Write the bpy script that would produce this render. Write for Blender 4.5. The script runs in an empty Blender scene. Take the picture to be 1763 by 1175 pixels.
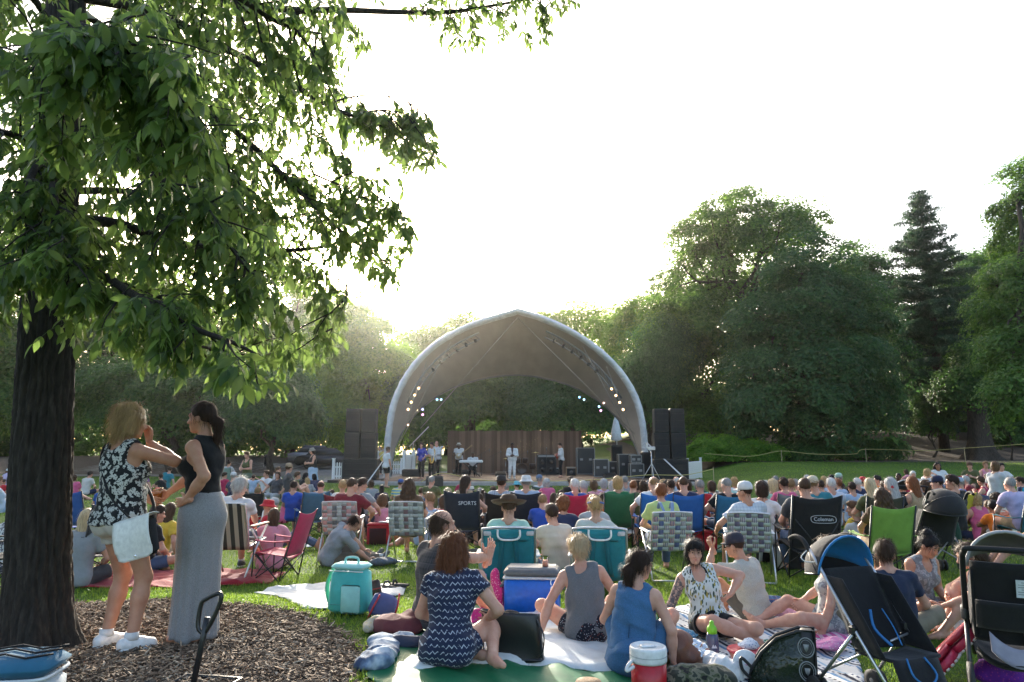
import bpy,math,random
import numpy as np
from mathutils import Matrix,Vector
R=math.radians
SC=bpy.context.scene
COL=SC.collection
rng=random.Random(7)
NR=np.random.RandomState(11)
# camera, sky, sun, exposure
CAM_H,TILT,FPX=1.6,R(9.0),1175.0
cd=bpy.data.cameras.new('camera')
cd.sensor_width=36.0
cd.lens=36.0*FPX/1763.0
cd.clip_start,cd.clip_end=0.05,4000
cam=bpy.data.objects.new('camera',cd)
COL.objects.link(cam)
cam.location=(0,0,CAM_H)
cam.rotation_euler=(R(90)+TILT,0,0)
SC.camera=cam
SUN_EL,SUN_AZ=R(17.5),R(-11.5)
w=bpy.data.worlds.new('World')
SC.world=w
w.use_nodes=True
nt=w.node_tree
bg=nt.nodes['Background']
sky=nt.nodes.new('ShaderNodeTexSky')
sky.sky_type='NISHITA'
sky.sun_disc=False
sky.sun_elevation=SUN_EL
sky.sun_rotation=SUN_AZ
sky.altitude=100
sky.air_density=1.0
sky.dust_density=5.0
sky.ozone_density=1.0
nt.links.new(sky.outputs[0],bg.inputs[0])
bg.inputs[1].default_value=0.15
sd=bpy.data.lights.new('sun','SUN')
sd.energy=2.3
sd.angle=R(0.6)
sd.color=(1.0,0.94,0.82)
sun=bpy.data.objects.new('sun',sd)
COL.objects.link(sun)
_d=Vector((math.sin(SUN_AZ)*math.cos(SUN_EL),math.cos(SUN_AZ)*math.cos(SUN_EL),math.sin(SUN_EL)))
sun.rotation_euler=_d.to_track_quat('Z','Y').to_euler()
sun.location=_d*50
vs=SC.view_settings
vs.view_transform,vs.look,vs.gamma,vs.use_curve_mapping='Standard','None',1.0,False
vs.exposure=1.9
SC.cycles.max_bounces=8
SC.cycles.transparent_max_bounces=8
SC.cycles.use_denoising=True
def ray(px,py):
 u,v=(px-881.5)/FPX,(587.5-py)/FPX
 return Vector((u,math.cos(TILT)-v*math.sin(TILT),math.sin(TILT)+v*math.cos(TILT)))
def at(px,py,Y):
 """world point seen at photograph pixel (px, py), Y metres ahead"""
 d=ray(px,py)
 return Vector((0,0,CAM_H))+d*(Y/d.y)
def sstep(a,b,x):
 t=np.clip((x-a)/(b-a),0,1)
 return t*t*(3-2*t)
MOUND=(-2.6,4.9)
def gz(x,y):
 x,y=np.asarray(x,float),np.asarray(y,float)
 r=np.hypot((x-MOUND[0])/1.25,y-MOUND[1])
 z=0.24*(1-sstep(1.3,3.3,r))
 z=z+2.6*sstep(44,66,y-0.15*x)*(0.35+0.65*sstep(2,14,x))
 z=z+0.80*sstep(26,43,y)*sstep(10.5,15,x)
 z=z-0.27*sstep(11,15.5,y)*(1-sstep(23,30.5,y))
 z=z+0.02*np.sin(x*.9+1)*np.sin(y*.7)*sstep(5,9,y)
 return z
def gnd(px,py):
 d=ray(px,py)
 t=-CAM_H/d.z
 for _ in range(12):
  p=Vector((0,0,CAM_H))+d*t
  t=(float(gz(p.x,p.y))-CAM_H)/d.z
 p=Vector((0,0,CAM_H))+d*t
 return p
 # material helpers
MATS={}
def _bsdf(m):
 return m.node_tree.nodes['Principled BSDF']
def hexc(c):
 """photo-like sRGB 0-255 triple -> linear"""
 return tuple(((v/255.0)/12.92 if v/255.0<=.04045 else((v/255.0+.055)/1.055)**2.4)for v in c)
class NG:
 """tiny node-graph helper"""
 def __init__(s,name):
  s.m=bpy.data.materials.new(name)
  s.m.use_nodes=True
  s.nt=s.m.node_tree
  s.b=s.nt.nodes['Principled BSDF']
 def n(s,t,**k):
  nd=s.nt.nodes.new('ShaderNode'+t)
  for a,v in k.items():
   if a.startswith('i_'):
    key=a[2:]
    nd.inputs[int(key)if key.isdigit()else key].default_value=v
   else:
    setattr(nd,a,v)
  return nd
 def l(s,a,b):
  s.nt.links.new(a,b)
 def co(s,scale=(1,1,1),kind='Object',rot=(0,0,0)):
  t=s.n('TexCoord')
  mp=s.n('Mapping')
  mp.inputs['Scale'].default_value=scale
  mp.inputs['Rotation'].default_value=rot
  s.l(t.outputs[kind],mp.inputs[0])
  return mp.outputs[0]
 def noise(s,vec,scale,detail=3,rough=.55):
  nd=s.n('TexNoise')
  nd.inputs['Scale'].default_value=scale
  nd.inputs['Detail'].default_value=detail
  nd.inputs['Roughness'].default_value=rough
  if vec is not None:
   s.l(vec,nd.inputs['Vector'])
  return nd.outputs[0]
 def ramp(s,fac,stops,interp='LINEAR'):
  r=s.n('ValToRGB')
  r.color_ramp.interpolation=interp
  el=r.color_ramp.elements
  while len(el)<len(stops):
   el.new(.5)
  for e,(p,c)in zip(el,stops):
   e.position=p
   e.color=(*c[:3],1)
  s.l(fac,r.inputs[0])
  return r.outputs[0]
 def math(s,op,a,b=None):
  nd=s.n('Math',operation=op)
  for i,v in enumerate((a,b)):
   if v is None:
    continue
   if isinstance(v,(int,float)):
    nd.inputs[i].default_value=v
   else:
    s.l(v,nd.inputs[i])
  return nd.outputs[0]
 def mix(s,f,a,b):
  nd=s.n('Mix',data_type='RGBA')
  for i,v in((0,f),(6,a),(7,b)):
   if isinstance(v,(int,float)):
    nd.inputs[i].default_value=v
   elif isinstance(v,tuple):
    nd.inputs[i].default_value=(*v[:3],1)
   else:
    s.l(v,nd.inputs[i])
  return nd.outputs[2]
 def bump(s,h,strength=.3,dist=.01):
  b=s.n('Bump')
  b.inputs['Strength'].default_value=strength
  b.inputs['Distance'].default_value=dist
  s.l(h,b.inputs['Height'])
  s.l(b.outputs[0],s.b.inputs['Normal'])
 def base(s,c):
  if isinstance(c,tuple):
   s.b.inputs['Base Color'].default_value=(*c[:3],1)
  else:
   s.l(c,s.b.inputs['Base Color'])
 def rough(s,v):
  s.b.inputs['Roughness'].default_value=v
def plain(name,c,rough=.6,metal=0.,var=.12,scale=30.,bump=.15,spec=.5):
 """solid colour with a little tonal noise and fine relief"""
 key=('plain',name,c,rough,metal)
 if key in MATS:
  return MATS[key]
 g=NG(name)
 v=g.co()
 nz=g.noise(v,scale)
 lo=tuple(x*(1-var)for x in c)
 hi=tuple(min(1,x*(1+var))for x in c)
 g.base(g.ramp(nz,[(.3,lo),(.7,hi)]))
 g.rough(rough)
 g.b.inputs['Metallic'].default_value=metal
 g.b.inputs['Specular IOR Level'].default_value=spec
 if bump:
  g.bump(g.noise(v,scale*4,2),bump,.004)
 MATS[key]=g.m
 return g.m
def cloth(c,pat=None,c2=None,c3=None,sc=1.0):
 """woven fabric; pat None / plaid / stripe_h / stripe_v / floral / chevron / spots / heather / serape"""
 key=('cloth',c,pat,c2,c3,sc)
 if key in MATS:
  return MATS[key]
 g=NG('fabric' if not pat else pat+'_fabric')
 v=g.co()
 fold=g.noise(v,9,3)
 weave=g.noise(v,260,1)
 if pat in('plaid','stripe_h','stripe_v','chevron'):
  sp=g.n('SeparateXYZ')
  g.l(v,sp.inputs[0])
  X,Y,Z=sp.outputs
  def band(s,period,frac,soft=0):
   return g.math('LESS_THAN',g.math('FRACT',g.math('MULTIPLY',s,1/period)),frac)
 if pat=='plaid':
  a,b=band(X,.045*sc,.35),band(Z,.045*sc,.35)
  col=g.mix(g.math('MULTIPLY',g.math('ADD',a,b),.5),c,c2)
  col=g.mix(g.math('MULTIPLY',g.math('MAXIMUM',band(X,.09*sc,.08),band(Z,.09*sc,.08)),.7),col,c3 or c2)
 elif pat=='stripe_h':
  col=g.mix(band(Z,.06*sc,.5),c,c2)
  if c3:
   col=g.mix(band(Z,.12*sc,.2),col,c3)
 elif pat=='stripe_v':
  col=g.mix(band(X,.06*sc,.5),c,c2)
 elif pat=='chevron':
  zig=g.math('MULTIPLY',g.math('ABSOLUTE',g.math('SUBTRACT',g.math('FRACT',g.math('MULTIPLY',g.math('ADD',X,g.math('MULTIPLY',Y,.8)),1/.045)),.5)),.04)
  wob=g.math('ADD',g.math('ADD',Z,zig),g.math('MULTIPLY',fold,.03))
  ln=g.math('LESS_THAN',g.math('FRACT',g.math('MULTIPLY',wob,1/.045)),.17)
  brk=g.math('GREATER_THAN',g.noise(v,60,2),.44)
  col=g.mix(g.math('MULTIPLY',ln,brk),c,c2)
 elif pat=='floral':
  vo=g.n('TexVoronoi',feature='SMOOTH_F1')
  vo.inputs['Scale'].default_value=26/sc
  wv=g.n('VectorMath',operation='ADD')
  nz=g.n('TexNoise')
  nz.inputs['Scale'].default_value=30/sc
  g.l(v,nz.inputs['Vector'])
  sc_=g.n('VectorMath',operation='SCALE')
  sc_.inputs['Scale'].default_value=.05*sc
  g.l(nz.outputs['Color'],sc_.inputs[0])
  g.l(v,wv.inputs[0])
  g.l(sc_.outputs[0],wv.inputs[1])
  g.l(wv.outputs[0],vo.inputs['Vector'])
  pet=g.math('LESS_THAN',vo.outputs['Distance'],.43)
  wob=g.math('GREATER_THAN',g.noise(v,85/sc,2),.58)
  col=g.mix(g.math('MULTIPLY',pet,g.math('SUBTRACT',1.0,wob)),c,c2)
  if c3:
   col=g.mix(g.math('GREATER_THAN',g.noise(v,17/sc,2),.62),col,c3)
 elif pat=='spots':
  vo=g.n('TexVoronoi')
  vo.inputs['Scale'].default_value=55/sc
  g.l(v,vo.inputs['Vector'])
  col=g.mix(g.math('LESS_THAN',vo.outputs['Distance'],.26),c,c2)
  if c3:
   vo2=g.n('TexVoronoi')
   vo2.inputs['Scale'].default_value=41/sc
   g.l(v,vo2.inputs['Vector'])
   col=g.mix(g.math('LESS_THAN',vo2.outputs['Distance'],.2),col,c3)
 elif pat=='leafy':
  def leafmask(rz,scl,thr):
   vv=g.co((scl*3.2,scl*3.2,scl),rot=(rz*.6,rz,rz*.3))
   vo=g.n('TexVoronoi')
   vo.inputs['Scale'].default_value=1.0
   g.l(vv,vo.inputs['Vector'])
   return g.math('LESS_THAN',vo.outputs['Distance'],thr)
  col=g.mix(leafmask(.6,11,.33),c,c2)
  col=g.mix(leafmask(-.7,10,.3),col,c3)
  col=g.mix(leafmask(1.5,13,.24),col,c2)
 elif pat=='camo':
  n1=g.noise(v,14,2)
  col=g.ramp(n1,[(.40,c),(.47,c2),(.56,c3),(.63,(.01,.01,.01))],'CONSTANT')
 elif pat=='heather':
  col=g.ramp(g.noise(v,170,3),[(.3,tuple(x*.75 for x in c)),(.7,tuple(min(1,x*1.25)for x in c))])
 else:
  col=g.ramp(fold,[(.3,tuple(x*.88 for x in c)),(.72,tuple(min(1,x*1.1)for x in c))])
 g.base(col)
 g.rough(.85)
 g.b.inputs['Specular IOR Level'].default_value=.25
 g.b.inputs['Sheen Weight'].default_value=.12
 hgt=g.math('ADD',g.math('MULTIPLY',fold,1.0),g.math('MULTIPLY',weave,.12))
 g.bump(hgt,.35,.02)
 MATS[key]=g.m
 return g.m
def skin(c=(.52,.29,.2)):
 key=('skin',c)
 if key in MATS:
  return MATS[key]
 g=NG('skin')
 v=g.co()
 nz=g.noise(v,14,4)
 g.base(g.mix(g.math('MULTIPLY',g.noise(v,46,4),.35),g.ramp(nz,[(.3,tuple(x*k for x,k in zip(c,(.92,.76,.72)))),(.7,tuple(min(1,x*1.08)for x in c))]),tuple(x*k for x,k in zip(c,(.84,.64,.58)))))
 g.rough(.5)
 g.b.inputs['Subsurface Weight'].default_value=.06
 g.b.inputs['Subsurface Radius'].default_value=(.02,.008,.004)
 g.b.inputs['Specular IOR Level'].default_value=.35
 g.bump(g.noise(v,220,2),.12,.002)
 MATS[key]=g.m
 return g.m
def hairm(c):
 key=('hair',c)
 if key in MATS:
  return MATS[key]
 g=NG('hair')
 v=g.co((1,1,.10))
 nz=g.noise(v,62,4)
 n2=g.noise(g.co(),16,3)
 a=g.ramp(nz,[(.3,tuple(x*.55 for x in c)),(.68,tuple(min(1,x*1.3)for x in c))])
 b=g.mix(g.math('MULTIPLY',n2,.5),a,tuple(x*.7 for x in c))
 g.base(b)
 g.rough(.55)
 g.b.inputs['Specular IOR Level'].default_value=.22
 g.bump(nz,.6,.006)
 MATS[key]=g.m
 return g.m
def leafm(name,c,c2,trans=.45,gloss=.45,veins=False):
 g=NG(name)
 g.nt.nodes.remove(g.b)
 out=g.nt.nodes['Material Output']
 oi=g.n('ObjectInfo')
 geo=g.n('NewGeometry')
 nz=g.noise(g.co(),1.1,2)
 f=g.math('FRACT',g.math('ADD',geo.outputs['Random Per Island'],oi.outputs['Random']))
 f=g.math('ADD',g.math('MULTIPLY',f,.75),g.math('MULTIPLY',nz,.3))
 col=g.ramp(f,[(.15,c),(.9,c2)])
 p=g.n('BsdfPrincipled')
 p.inputs['Roughness'].default_value=gloss
 p.inputs['Specular IOR Level'].default_value=.4
 g.l(col,p.inputs['Base Color'])
 t=g.n('BsdfTranslucent')
 hs=g.n('HueSaturation')
 hs.inputs['Hue'].default_value=.482
 hs.inputs['Saturation'].default_value=1.0
 hs.inputs['Value'].default_value=2.75
 g.l(col,hs.inputs['Color'])
 g.l(hs.outputs[0],t.inputs[0])
 mx=g.n('MixShader')
 mx.inputs[0].default_value=trans
 g.l(p.outputs[0],mx.inputs[1])
 g.l(t.outputs[0],mx.inputs[2])
 g.l(mx.outputs[0],out.inputs[0])
 MATS[name]=g.m
 return g.m
def emit(name,c,s):
 g=NG(name)
 g.b.inputs['Base Color'].default_value=(*c,1)
 g.b.inputs['Emission Color'].default_value=(*c,1)
 g.b.inputs['Emission Strength'].default_value=s
 return g.m
 # mesh helpers
def raw_mesh(name,v,loops,starts,smooth=True):
 me=bpy.data.meshes.new(name)
 me.vertices.add(len(v))
 me.vertices.foreach_set('co',np.asarray(v,np.float32).ravel())
 me.loops.add(len(loops))
 me.loops.foreach_set('vertex_index',np.asarray(loops,np.int32))
 me.polygons.add(len(starts))
 me.polygons.foreach_set('loop_start',np.asarray(starts,np.int32))
 me.polygons.foreach_set('use_smooth',np.full(len(starts),smooth,bool))
 me.update(calc_edges=True)
 me.materials.append(None)
 return me
def quad_mesh(name,v,q,smooth=True):
 q=np.asarray(q,np.int32)
 return raw_mesh(name,v,q.ravel(),np.arange(len(q))*q.shape[1],smooth)
class MB:
 """mesh builder: collects boxes, tubes, sheets, lathes into one mesh"""
 def __init__(s,smooth=False):
  s.v,s.f,s.n,s.smooth=[],[],0,smooth
 def add(s,v,f):
  v=np.asarray(v,float).reshape(-1,3)
  s.v.append(v)
  n=s.n
  s.f+=[tuple(i+n for i in x)for x in f]
  s.n+=len(v)
  return s
 def box(s,c,d,rot=None,taper=1.0,bev=.0):
  hx,hy,hz=d[0]/2,d[1]/2,d[2]/2
  b=min(bev,hx*.9,hy*.9,hz*.9)
  if b<=0:
   v=np.array([(x*hx*(taper if z>0 else 1),y*hy*(taper if z>0 else 1),z*hz)for z in(-1,1)for y in(-1,1)for x in(-1,1)])
   f=[(0,2,3,1),(4,5,7,6),(0,1,5,4),(2,6,7,3),(0,4,6,2),(1,3,7,5)]
  else:
   rings=[]
   for z,i in((-hz,b),(-hz+b,0),(hz-b,0),(hz,b)):
    t=1+(taper-1)*(z+hz)/(2*hz)
    x,y=hx*t-i,hy*t-i
    rings+=[(x-b,-y,z),(x,-y+b,z),(x,y-b,z),(x-b,y,z),(-x+b,y,z),(-x,y-b,z),(-x,-y+b,z),(-x+b,-y,z)]
   v=np.array(rings)
   f=[tuple(range(7,-1,-1)),tuple(range(24,32))]
   for k in range(3):
    for j in range(8):
     f.append((k*8+j,k*8+(j+1)%8,k*8+8+(j+1)%8,k*8+8+j))
  if rot is not None:
   v=v@np.array(rot if not isinstance(rot,Matrix)else rot.to_3x3()).T
  return s.add(v+np.array(c),f)
 def tube(s,pts,r,n=8,closed=False,flat=1.0):
  P=[np.array(p,float)for p in pts]
  m=len(P)
  rr=r if isinstance(r,(list,tuple,np.ndarray))else[r]*m
  up=None
  vs_,fs=[],[]
  for i,p in enumerate(P):
   a=P[(i-1)%m]if(closed or i)else p
   b=P[(i+1)%m]if(closed or i<m-1)else p
   t=b-a
   t/=(np.linalg.norm(t)+1e-9)
   if up is None:
    up=np.array((0,0,1.))if abs(t[2])<.9 else np.array((1.,0,0))
   x=np.cross(up,t)
   x/=np.linalg.norm(x)+1e-9
   up=np.cross(t,x)
   for k in range(n):
    a_=2*math.pi*k/n
    vs_.append(p+rr[i]*(math.cos(a_)*x+math.sin(a_)*up*flat))
  for i in range(m if closed else m-1):
   j=(i+1)%m
   for k in range(n):
    k2=(k+1)%n
    fs.append((i*n+k,i*n+k2,j*n+k2,j*n+k))
  if not closed:
   fs.append(tuple(range(n-1,-1,-1)))
   fs.append(tuple((m-1)*n+k for k in range(n)))
  return s.add(vs_,fs)
 def lathe(s,prof,n=20,c=(0,0,0),rot=None,sx=1.,sy=1.):
  vs_,fs=[],[]
  for r_,z in prof:
   for k in range(n):
    a=2*math.pi*k/n
    vs_.append((r_*math.cos(a)*sx,r_*math.sin(a)*sy,z))
  m=len(prof)
  for i in range(m-1):
   for k in range(n):
    k2=(k+1)%n
    fs.append((i*n+k,i*n+k2,(i+1)*n+k2,(i+1)*n+k))
  if prof[0][0]>1e-6:
   fs.append(tuple(range(n-1,-1,-1)))
  if prof[-1][0]>1e-6:
   fs.append(tuple((m-1)*n+k for k in range(n)))
  v=np.array(vs_)
  if rot is not None:
   v=v@np.array(Matrix(rot).to_3x3()).T
  return s.add(v+np.array(c),fs)
 def sheet(s,f,nu,nv,th=0.):
  """f(u,v) -> point, u,v in 0..1; th>0 gives the sheet real thickness"""
  P=np.array([[f(i/nu,j/nv)for j in range(nv+1)]for i in range(nu+1)],float)
  W=nv+1
  fs=[(i*W+j,(i+1)*W+j,(i+1)*W+j+1,i*W+j+1)for i in range(nu)for j in range(nv)]
  if th<=0:
   return s.add(P.reshape(-1,3),fs)
  du=np.gradient(P,axis=0)
  dv=np.gradient(P,axis=1)
  N=np.cross(du,dv)
  N/=np.linalg.norm(N,axis=2,keepdims=True)+1e-9
  A,B=(P+N*th/2).reshape(-1,3),(P-N*th/2).reshape(-1,3)
  n=len(A)
  fs2=fs+[tuple(n+i for i in reversed(q))for q in fs]
  edge=[i*W for i in range(nu+1)]+[nu*W+j for j in range(1,nv+1)]+[i*W+nv for i in range(nu-1,-1,-1)]+[j for j in range(nv-1,0,-1)]
  for a,b in zip(edge,edge[1:]+edge[:1]):
   fs2.append((b,a,a+n,b+n))
  return s.add(np.vstack([A,B]),fs2)
 def prism(s,poly,th,o=(0,0,0),ax=((1,0,0),(0,0,1))):
  """poly of (a,b) in the plane of ax, extruded th along the plane normal, centred"""
  X,Z=np.array(ax[0],float),np.array(ax[1],float)
  N=np.cross(X,Z)
  o=np.array(o,float)
  n=len(poly)
  f_=[o+a*X+b*Z+N*th/2 for a,b in poly]
  b_=[o+a*X+b*Z-N*th/2 for a,b in poly]
  fs=[tuple(range(n)),tuple(range(2*n-1,n-1,-1))]
  fs+=[((i+1)%n,i,i+n,(i+1)%n+n)for i in range(n)]
  return s.add(f_+b_,fs)
 def mesh(s,name='mesh'):
  v=np.vstack(s.v)if s.v else np.zeros((0,3))
  loops=[i for f in s.f for i in f]
  starts=np.cumsum([0]+[len(f)for f in s.f[:-1]])if s.f else[]
  return raw_mesh(name,v,loops,starts,s.smooth)
def obj(name,geo,m=None,parent=None,loc=None,rot=None,scale=None,mat=None):
 me=geo.mesh(name)if isinstance(geo,MB)else geo
 o=bpy.data.objects.new(name,me)
 COL.objects.link(o)
 if parent is not None:
  o.parent=parent
 if mat is not None:
  o.matrix_local=mat
 else:
  if loc is not None:
   o.location=loc
  if rot is not None:
   o.rotation_euler=rot
  if scale is not None:
   o.scale=scale if isinstance(scale,(tuple,list))else(scale,)*3
 if m is not None:
  if me.users>1 or me.materials[0]is not None:
   if me.materials[0]is not m:
    o.material_slots[0].link='OBJECT'
    o.material_slots[0].material=m
  else:
   me.materials[0]=m
 return o
def tag(o,label=None,cat=None,group=None,kind=None):
 for k,v in(('label',label),('category',cat),('group',group),('kind',kind)):
  if v:
   o[k]=v
 return o
def thing(name,label,cat,loc=(0,0,0),rz=0.,group=None,scale=None):
 o=bpy.data.objects.new(name,None)
 o.empty_display_size=.1
 COL.objects.link(o)
 o.location=loc
 o.rotation_euler=(0,0,rz)
 if scale:
  o.scale=(scale,)*3
 return tag(o,label,cat,group)
def dup(root,loc,rz=0.,label=None,group=None,mats=None,scale=None):
 """copy a thing with its parts and sub-parts; mats maps part name -> material"""
 def cp(o,par):
  c=o.copy()
  COL.objects.link(c)
  if par is not None:
   c.parent=par
  base=o.name.split('.')[0]
  if mats and base in mats and c.type=='MESH':
   c.material_slots[0].link='OBJECT'
   c.material_slots[0].material=mats[base]
  for ch in o.children:
   cp(ch,c)
  return c
 c=cp(root,None)
 c.location=loc
 c.rotation_euler=(0,0,rz)
 if scale:
  c.scale=(scale,)*3
 if label:
  c['label']=label
 if group:
  c['group']=group
 return c
def struct(name,geo,m):
 return tag(obj(name,geo,m),kind='structure')
def text_mesh(body,size,depth=.002):
 cu=bpy.data.curves.new('lettering','FONT')
 cu.body=body
 cu.size=size
 cu.extrude=depth
 cu.align_x,cu.align_y='CENTER','CENTER'
 o=bpy.data.objects.new('lettering_tmp',cu)
 COL.objects.link(o)
 dg=bpy.context.evaluated_depsgraph_get()
 me=bpy.data.meshes.new_from_object(o.evaluated_get(dg))
 bpy.data.objects.remove(o)
 bpy.data.curves.remove(cu)
 if not me.materials:
  me.materials.append(None)
 me.name='lettering'
 return me
 # bodies: smooth-union distance fields, meshed by surface nets
V3=lambda*a:np.array(a,float)
def unit(v):
 v=np.asarray(v,float)
 return v/(np.linalg.norm(v)+1e-9)
def rc(a,b,r1,r2=None,k=.02,cap=(0,0),neg=0,s=None):
 return('c',np.asarray(a,float),np.asarray(b,float),r1,r1 if r2 is None else r2,k,cap,neg,s)
def el(c,r,Rm=None,k=.03,neg=0):
 return('e',np.asarray(c,float),np.asarray(r,float),Rm,k,neg)
def hs(p,n):
 """cut away everything on the side n points to"""
 return('h',np.asarray(p,float),unit(n))
def sdf_mesh(prims,h,smooth=1):
 lo,hi=np.full(3,9.),np.full(3,-9.)
 for p in prims:
  if p[0]=='c' and not p[7]:
   r_=max(p[3],p[4])
   lo=np.minimum(lo,np.minimum(p[1],p[2])-r_)
   hi=np.maximum(hi,np.maximum(p[1],p[2])+r_)
  elif p[0]=='e' and not p[5]:
   r_=p[2]if p[3]is None else np.sqrt((np.asarray(p[3])**2)@(p[2]**2))
   lo=np.minimum(lo,p[1]-r_)
   hi=np.maximum(hi,p[1]+r_)
 lo=lo-3*h
 n=np.ceil((hi+3*h-lo)/h).astype(int)+1
 ax=[(lo[i]+h*np.arange(n[i])).astype(np.float32)for i in range(3)]
 F=np.full(n,.12,np.float32)
 for p in prims:
  if p[0]=='h':
   d=((ax[0]-p[1][0])*p[2][0])[:,None,None]+((ax[1]-p[1][1])*p[2][1])[None,:,None]+((ax[2]-p[1][2])*p[2][2])[None,None,:]
   np.maximum(F,d,out=F)
   continue
  if p[0]=='c':
   a,b,r1,r2,k,cap,neg,_=p[1:]
   r_=max(r1,r2)
   bl,bh=np.minimum(a,b)-r_,np.maximum(a,b)+r_
  else:
   c,r,Rm,k,neg=p[1:]
   r_=r if Rm is None else np.sqrt((np.asarray(Rm)**2)@(r**2))
   bl,bh=c-r_,c+r_
  m=k+3*h
  i0=np.maximum(0,np.floor((bl-m-lo)/h).astype(int))
  i1=np.minimum(n,np.ceil((bh+m-lo)/h).astype(int)+1)
  if(i1<=i0).any():
   continue
  sl=tuple(slice(i0[i],i1[i])for i in range(3))
  X,Y,Z=ax[0][sl[0]][:,None,None],ax[1][sl[1]][None,:,None],ax[2][sl[2]][None,None,:]
  if p[0]=='c':
   ab=b-a
   L2=float(ab@ab)+1e-9
   L=math.sqrt(L2)
   s_=((X-a[0])*ab[0]+(Y-a[1])*ab[1]+(Z-a[2])*ab[2])/L2
   t=np.clip(s_,0,1)
   d=np.sqrt((X-a[0]-t*ab[0])**2+(Y-a[1]-t*ab[1])**2+(Z-a[2]-t*ab[2])**2)-(r1+(r2-r1)*t)
   if cap[0]:
    d=np.maximum(d,-s_*L)
   if cap[1]:
    d=np.maximum(d,(s_-1)*L)
  else:
   x,y,z=X-c[0],Y-c[1],Z-c[2]
   if Rm is not None:
    M=np.asarray(Rm)
    x,y,z=(x*M[0,0]+y*M[1,0]+z*M[2,0]),(x*M[0,1]+y*M[1,1]+z*M[2,1]),(x*M[0,2]+y*M[1,2]+z*M[2,2])
   q=(x/r[0])**2+(y/r[1])**2+(z/r[2])**2
   k0=np.sqrt(q)
   k1=np.sqrt((x/r[0]**2)**2+(y/r[1]**2)**2+(z/r[2]**2)**2)+1e-6
   d=k0*(k0-1)/k1
  f=F[sl]
  if neg:
   d=-d
   hh=np.maximum(k-np.abs(f-d),0)/k
   F[sl]=np.maximum(f,d)+hh*hh*k/4
  else:
   hh=np.maximum(k-np.abs(f-d),0)/k
   F[sl]=np.minimum(f,d)-hh*hh*k/4
   # surface nets
 S=F<0
 cnt=np.zeros(n-1,np.int8)
 for dx in(0,1):
  for dy in(0,1):
   for dz in(0,1):
    cnt+=S[dx:n[0]-1+dx,dy:n[1]-1+dy,dz:n[2]-1+dz]
 I=np.nonzero((cnt>0)&(cnt<8))
 I=np.stack(I,1)
 acc,num=np.zeros((len(I),3)),np.zeros(len(I))
 cs=[(x,y,z)for x in(0,1)for y in(0,1)for z in(0,1)]
 for a_ in cs:
  for d_ in range(3):
   if a_[d_]:
    continue
   b_=list(a_)
   b_[d_]=1
   fa=F[I[:,0]+a_[0],I[:,1]+a_[1],I[:,2]+a_[2]]
   fb=F[I[:,0]+b_[0],I[:,1]+b_[1],I[:,2]+b_[2]]
   m=(fa<0)!=(fb<0)
   t=np.where(m,fa/np.where(m,fa-fb,1),0)
   pt=np.array(a_,float)[None]+t[:,None]*(np.array(b_)-np.array(a_))[None]
   acc+=pt*m[:,None]
   num+=m
 v=acc/num[:,None]+I
 vid=np.full(n-1,-1,np.int32)
 vid[I[:,0],I[:,1],I[:,2]]=np.arange(len(I))
 quads=[]
 for d_ in range(3):
  sa=[slice(1,-1)]*3
  sb=[slice(1,-1)]*3
  sa[d_],sb[d_]=slice(0,-1),slice(1,None)
  A,B=S[tuple(sa)],S[tuple(sb)]
  e=np.stack(np.nonzero(A!=B),1)
  if not len(e):
   continue
  fl=A[e[:,0],e[:,1],e[:,2]]
  off=np.array([1,1,1])
  off[d_]=0
  e=e+off
  u,w_=[(1,2),(2,0),(0,1)][d_]
  U,W=np.zeros(3,int),np.zeros(3,int)
  U[u],W[w_]=1,1
  g=[vid[tuple((e-o).T)]for o in(U+W,W,0*U,U)]
  q=np.stack(g,1)
  q[~fl]=q[~fl][:,::-1]
  quads.append(q)
 q=np.vstack(quads)
 v=v*h+lo
 for _ in range(smooth):
  ed=np.vstack([q[:,[i,(i+1)%4]]for i in range(4)])
  sm,nn=np.zeros_like(v),np.zeros(len(v))
  np.add.at(sm,ed[:,0],v[ed[:,1]])
  np.add.at(nn,ed[:,0],1)
  v=v*.5+.5*sm/np.maximum(nn,1)[:,None]
 return v,q
def vnormals(v,q):
 fn=np.cross(v[q[:,2]]-v[q[:,0]],v[q[:,3]]-v[q[:,1]])
 N=np.zeros_like(v)
 for i in range(4):
  np.add.at(N,q[:,i],fn)
 return N/(np.linalg.norm(N,axis=1,keepdims=True)+1e-12)
def wrinkle(v,q,amp,fr,seed=0,stretch=(1,1,1)):
 """cloth-like folds: sum of a few crossing waves along the normals"""
 r_=np.random.RandomState(seed)
 N=vnormals(v,q)
 s=np.zeros(len(v))
 for i in range(6):
  d=r_.randn(3)*np.array(stretch)
  d/=np.linalg.norm(d)
  wob=np.sin(v@r_.randn(3)*fr*.6+r_.rand()*6)*1.2
  s+=np.sin(v@d*fr*(0.7+r_.rand())+r_.rand()*6+wob)
 return v+N*(amp*s/3.0)[:,None]
def crease(v,q,amp,fr,seed=0):
 """sharp-edged crumples: folded ridges in crossing directions"""
 r_=np.random.RandomState(seed+77)
 N=vnormals(v,q)
 s=np.zeros(len(v))
 for i in range(7):
  d=unit(r_.randn(3))
  ph=v@d*fr*(.6+1.1*r_.rand())+1.5*np.sin(v@unit(r_.randn(3))*fr*.7+r_.rand()*6)+r_.rand()*6
  s+=(1-np.abs(np.sin(ph))**.7)*(.5+.5*np.sin(v@r_.randn(3)*fr*.25+i))
 return v+N*(amp*(s-1.0)/2.2)[:,None]
def qmerge(parts):
 vs_,qs,n=[],[],0
 for v,q in parts:
  vs_.append(v)
  qs.append(q+n)
  n+=len(v)
 return np.vstack(vs_),np.vstack(qs)
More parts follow.
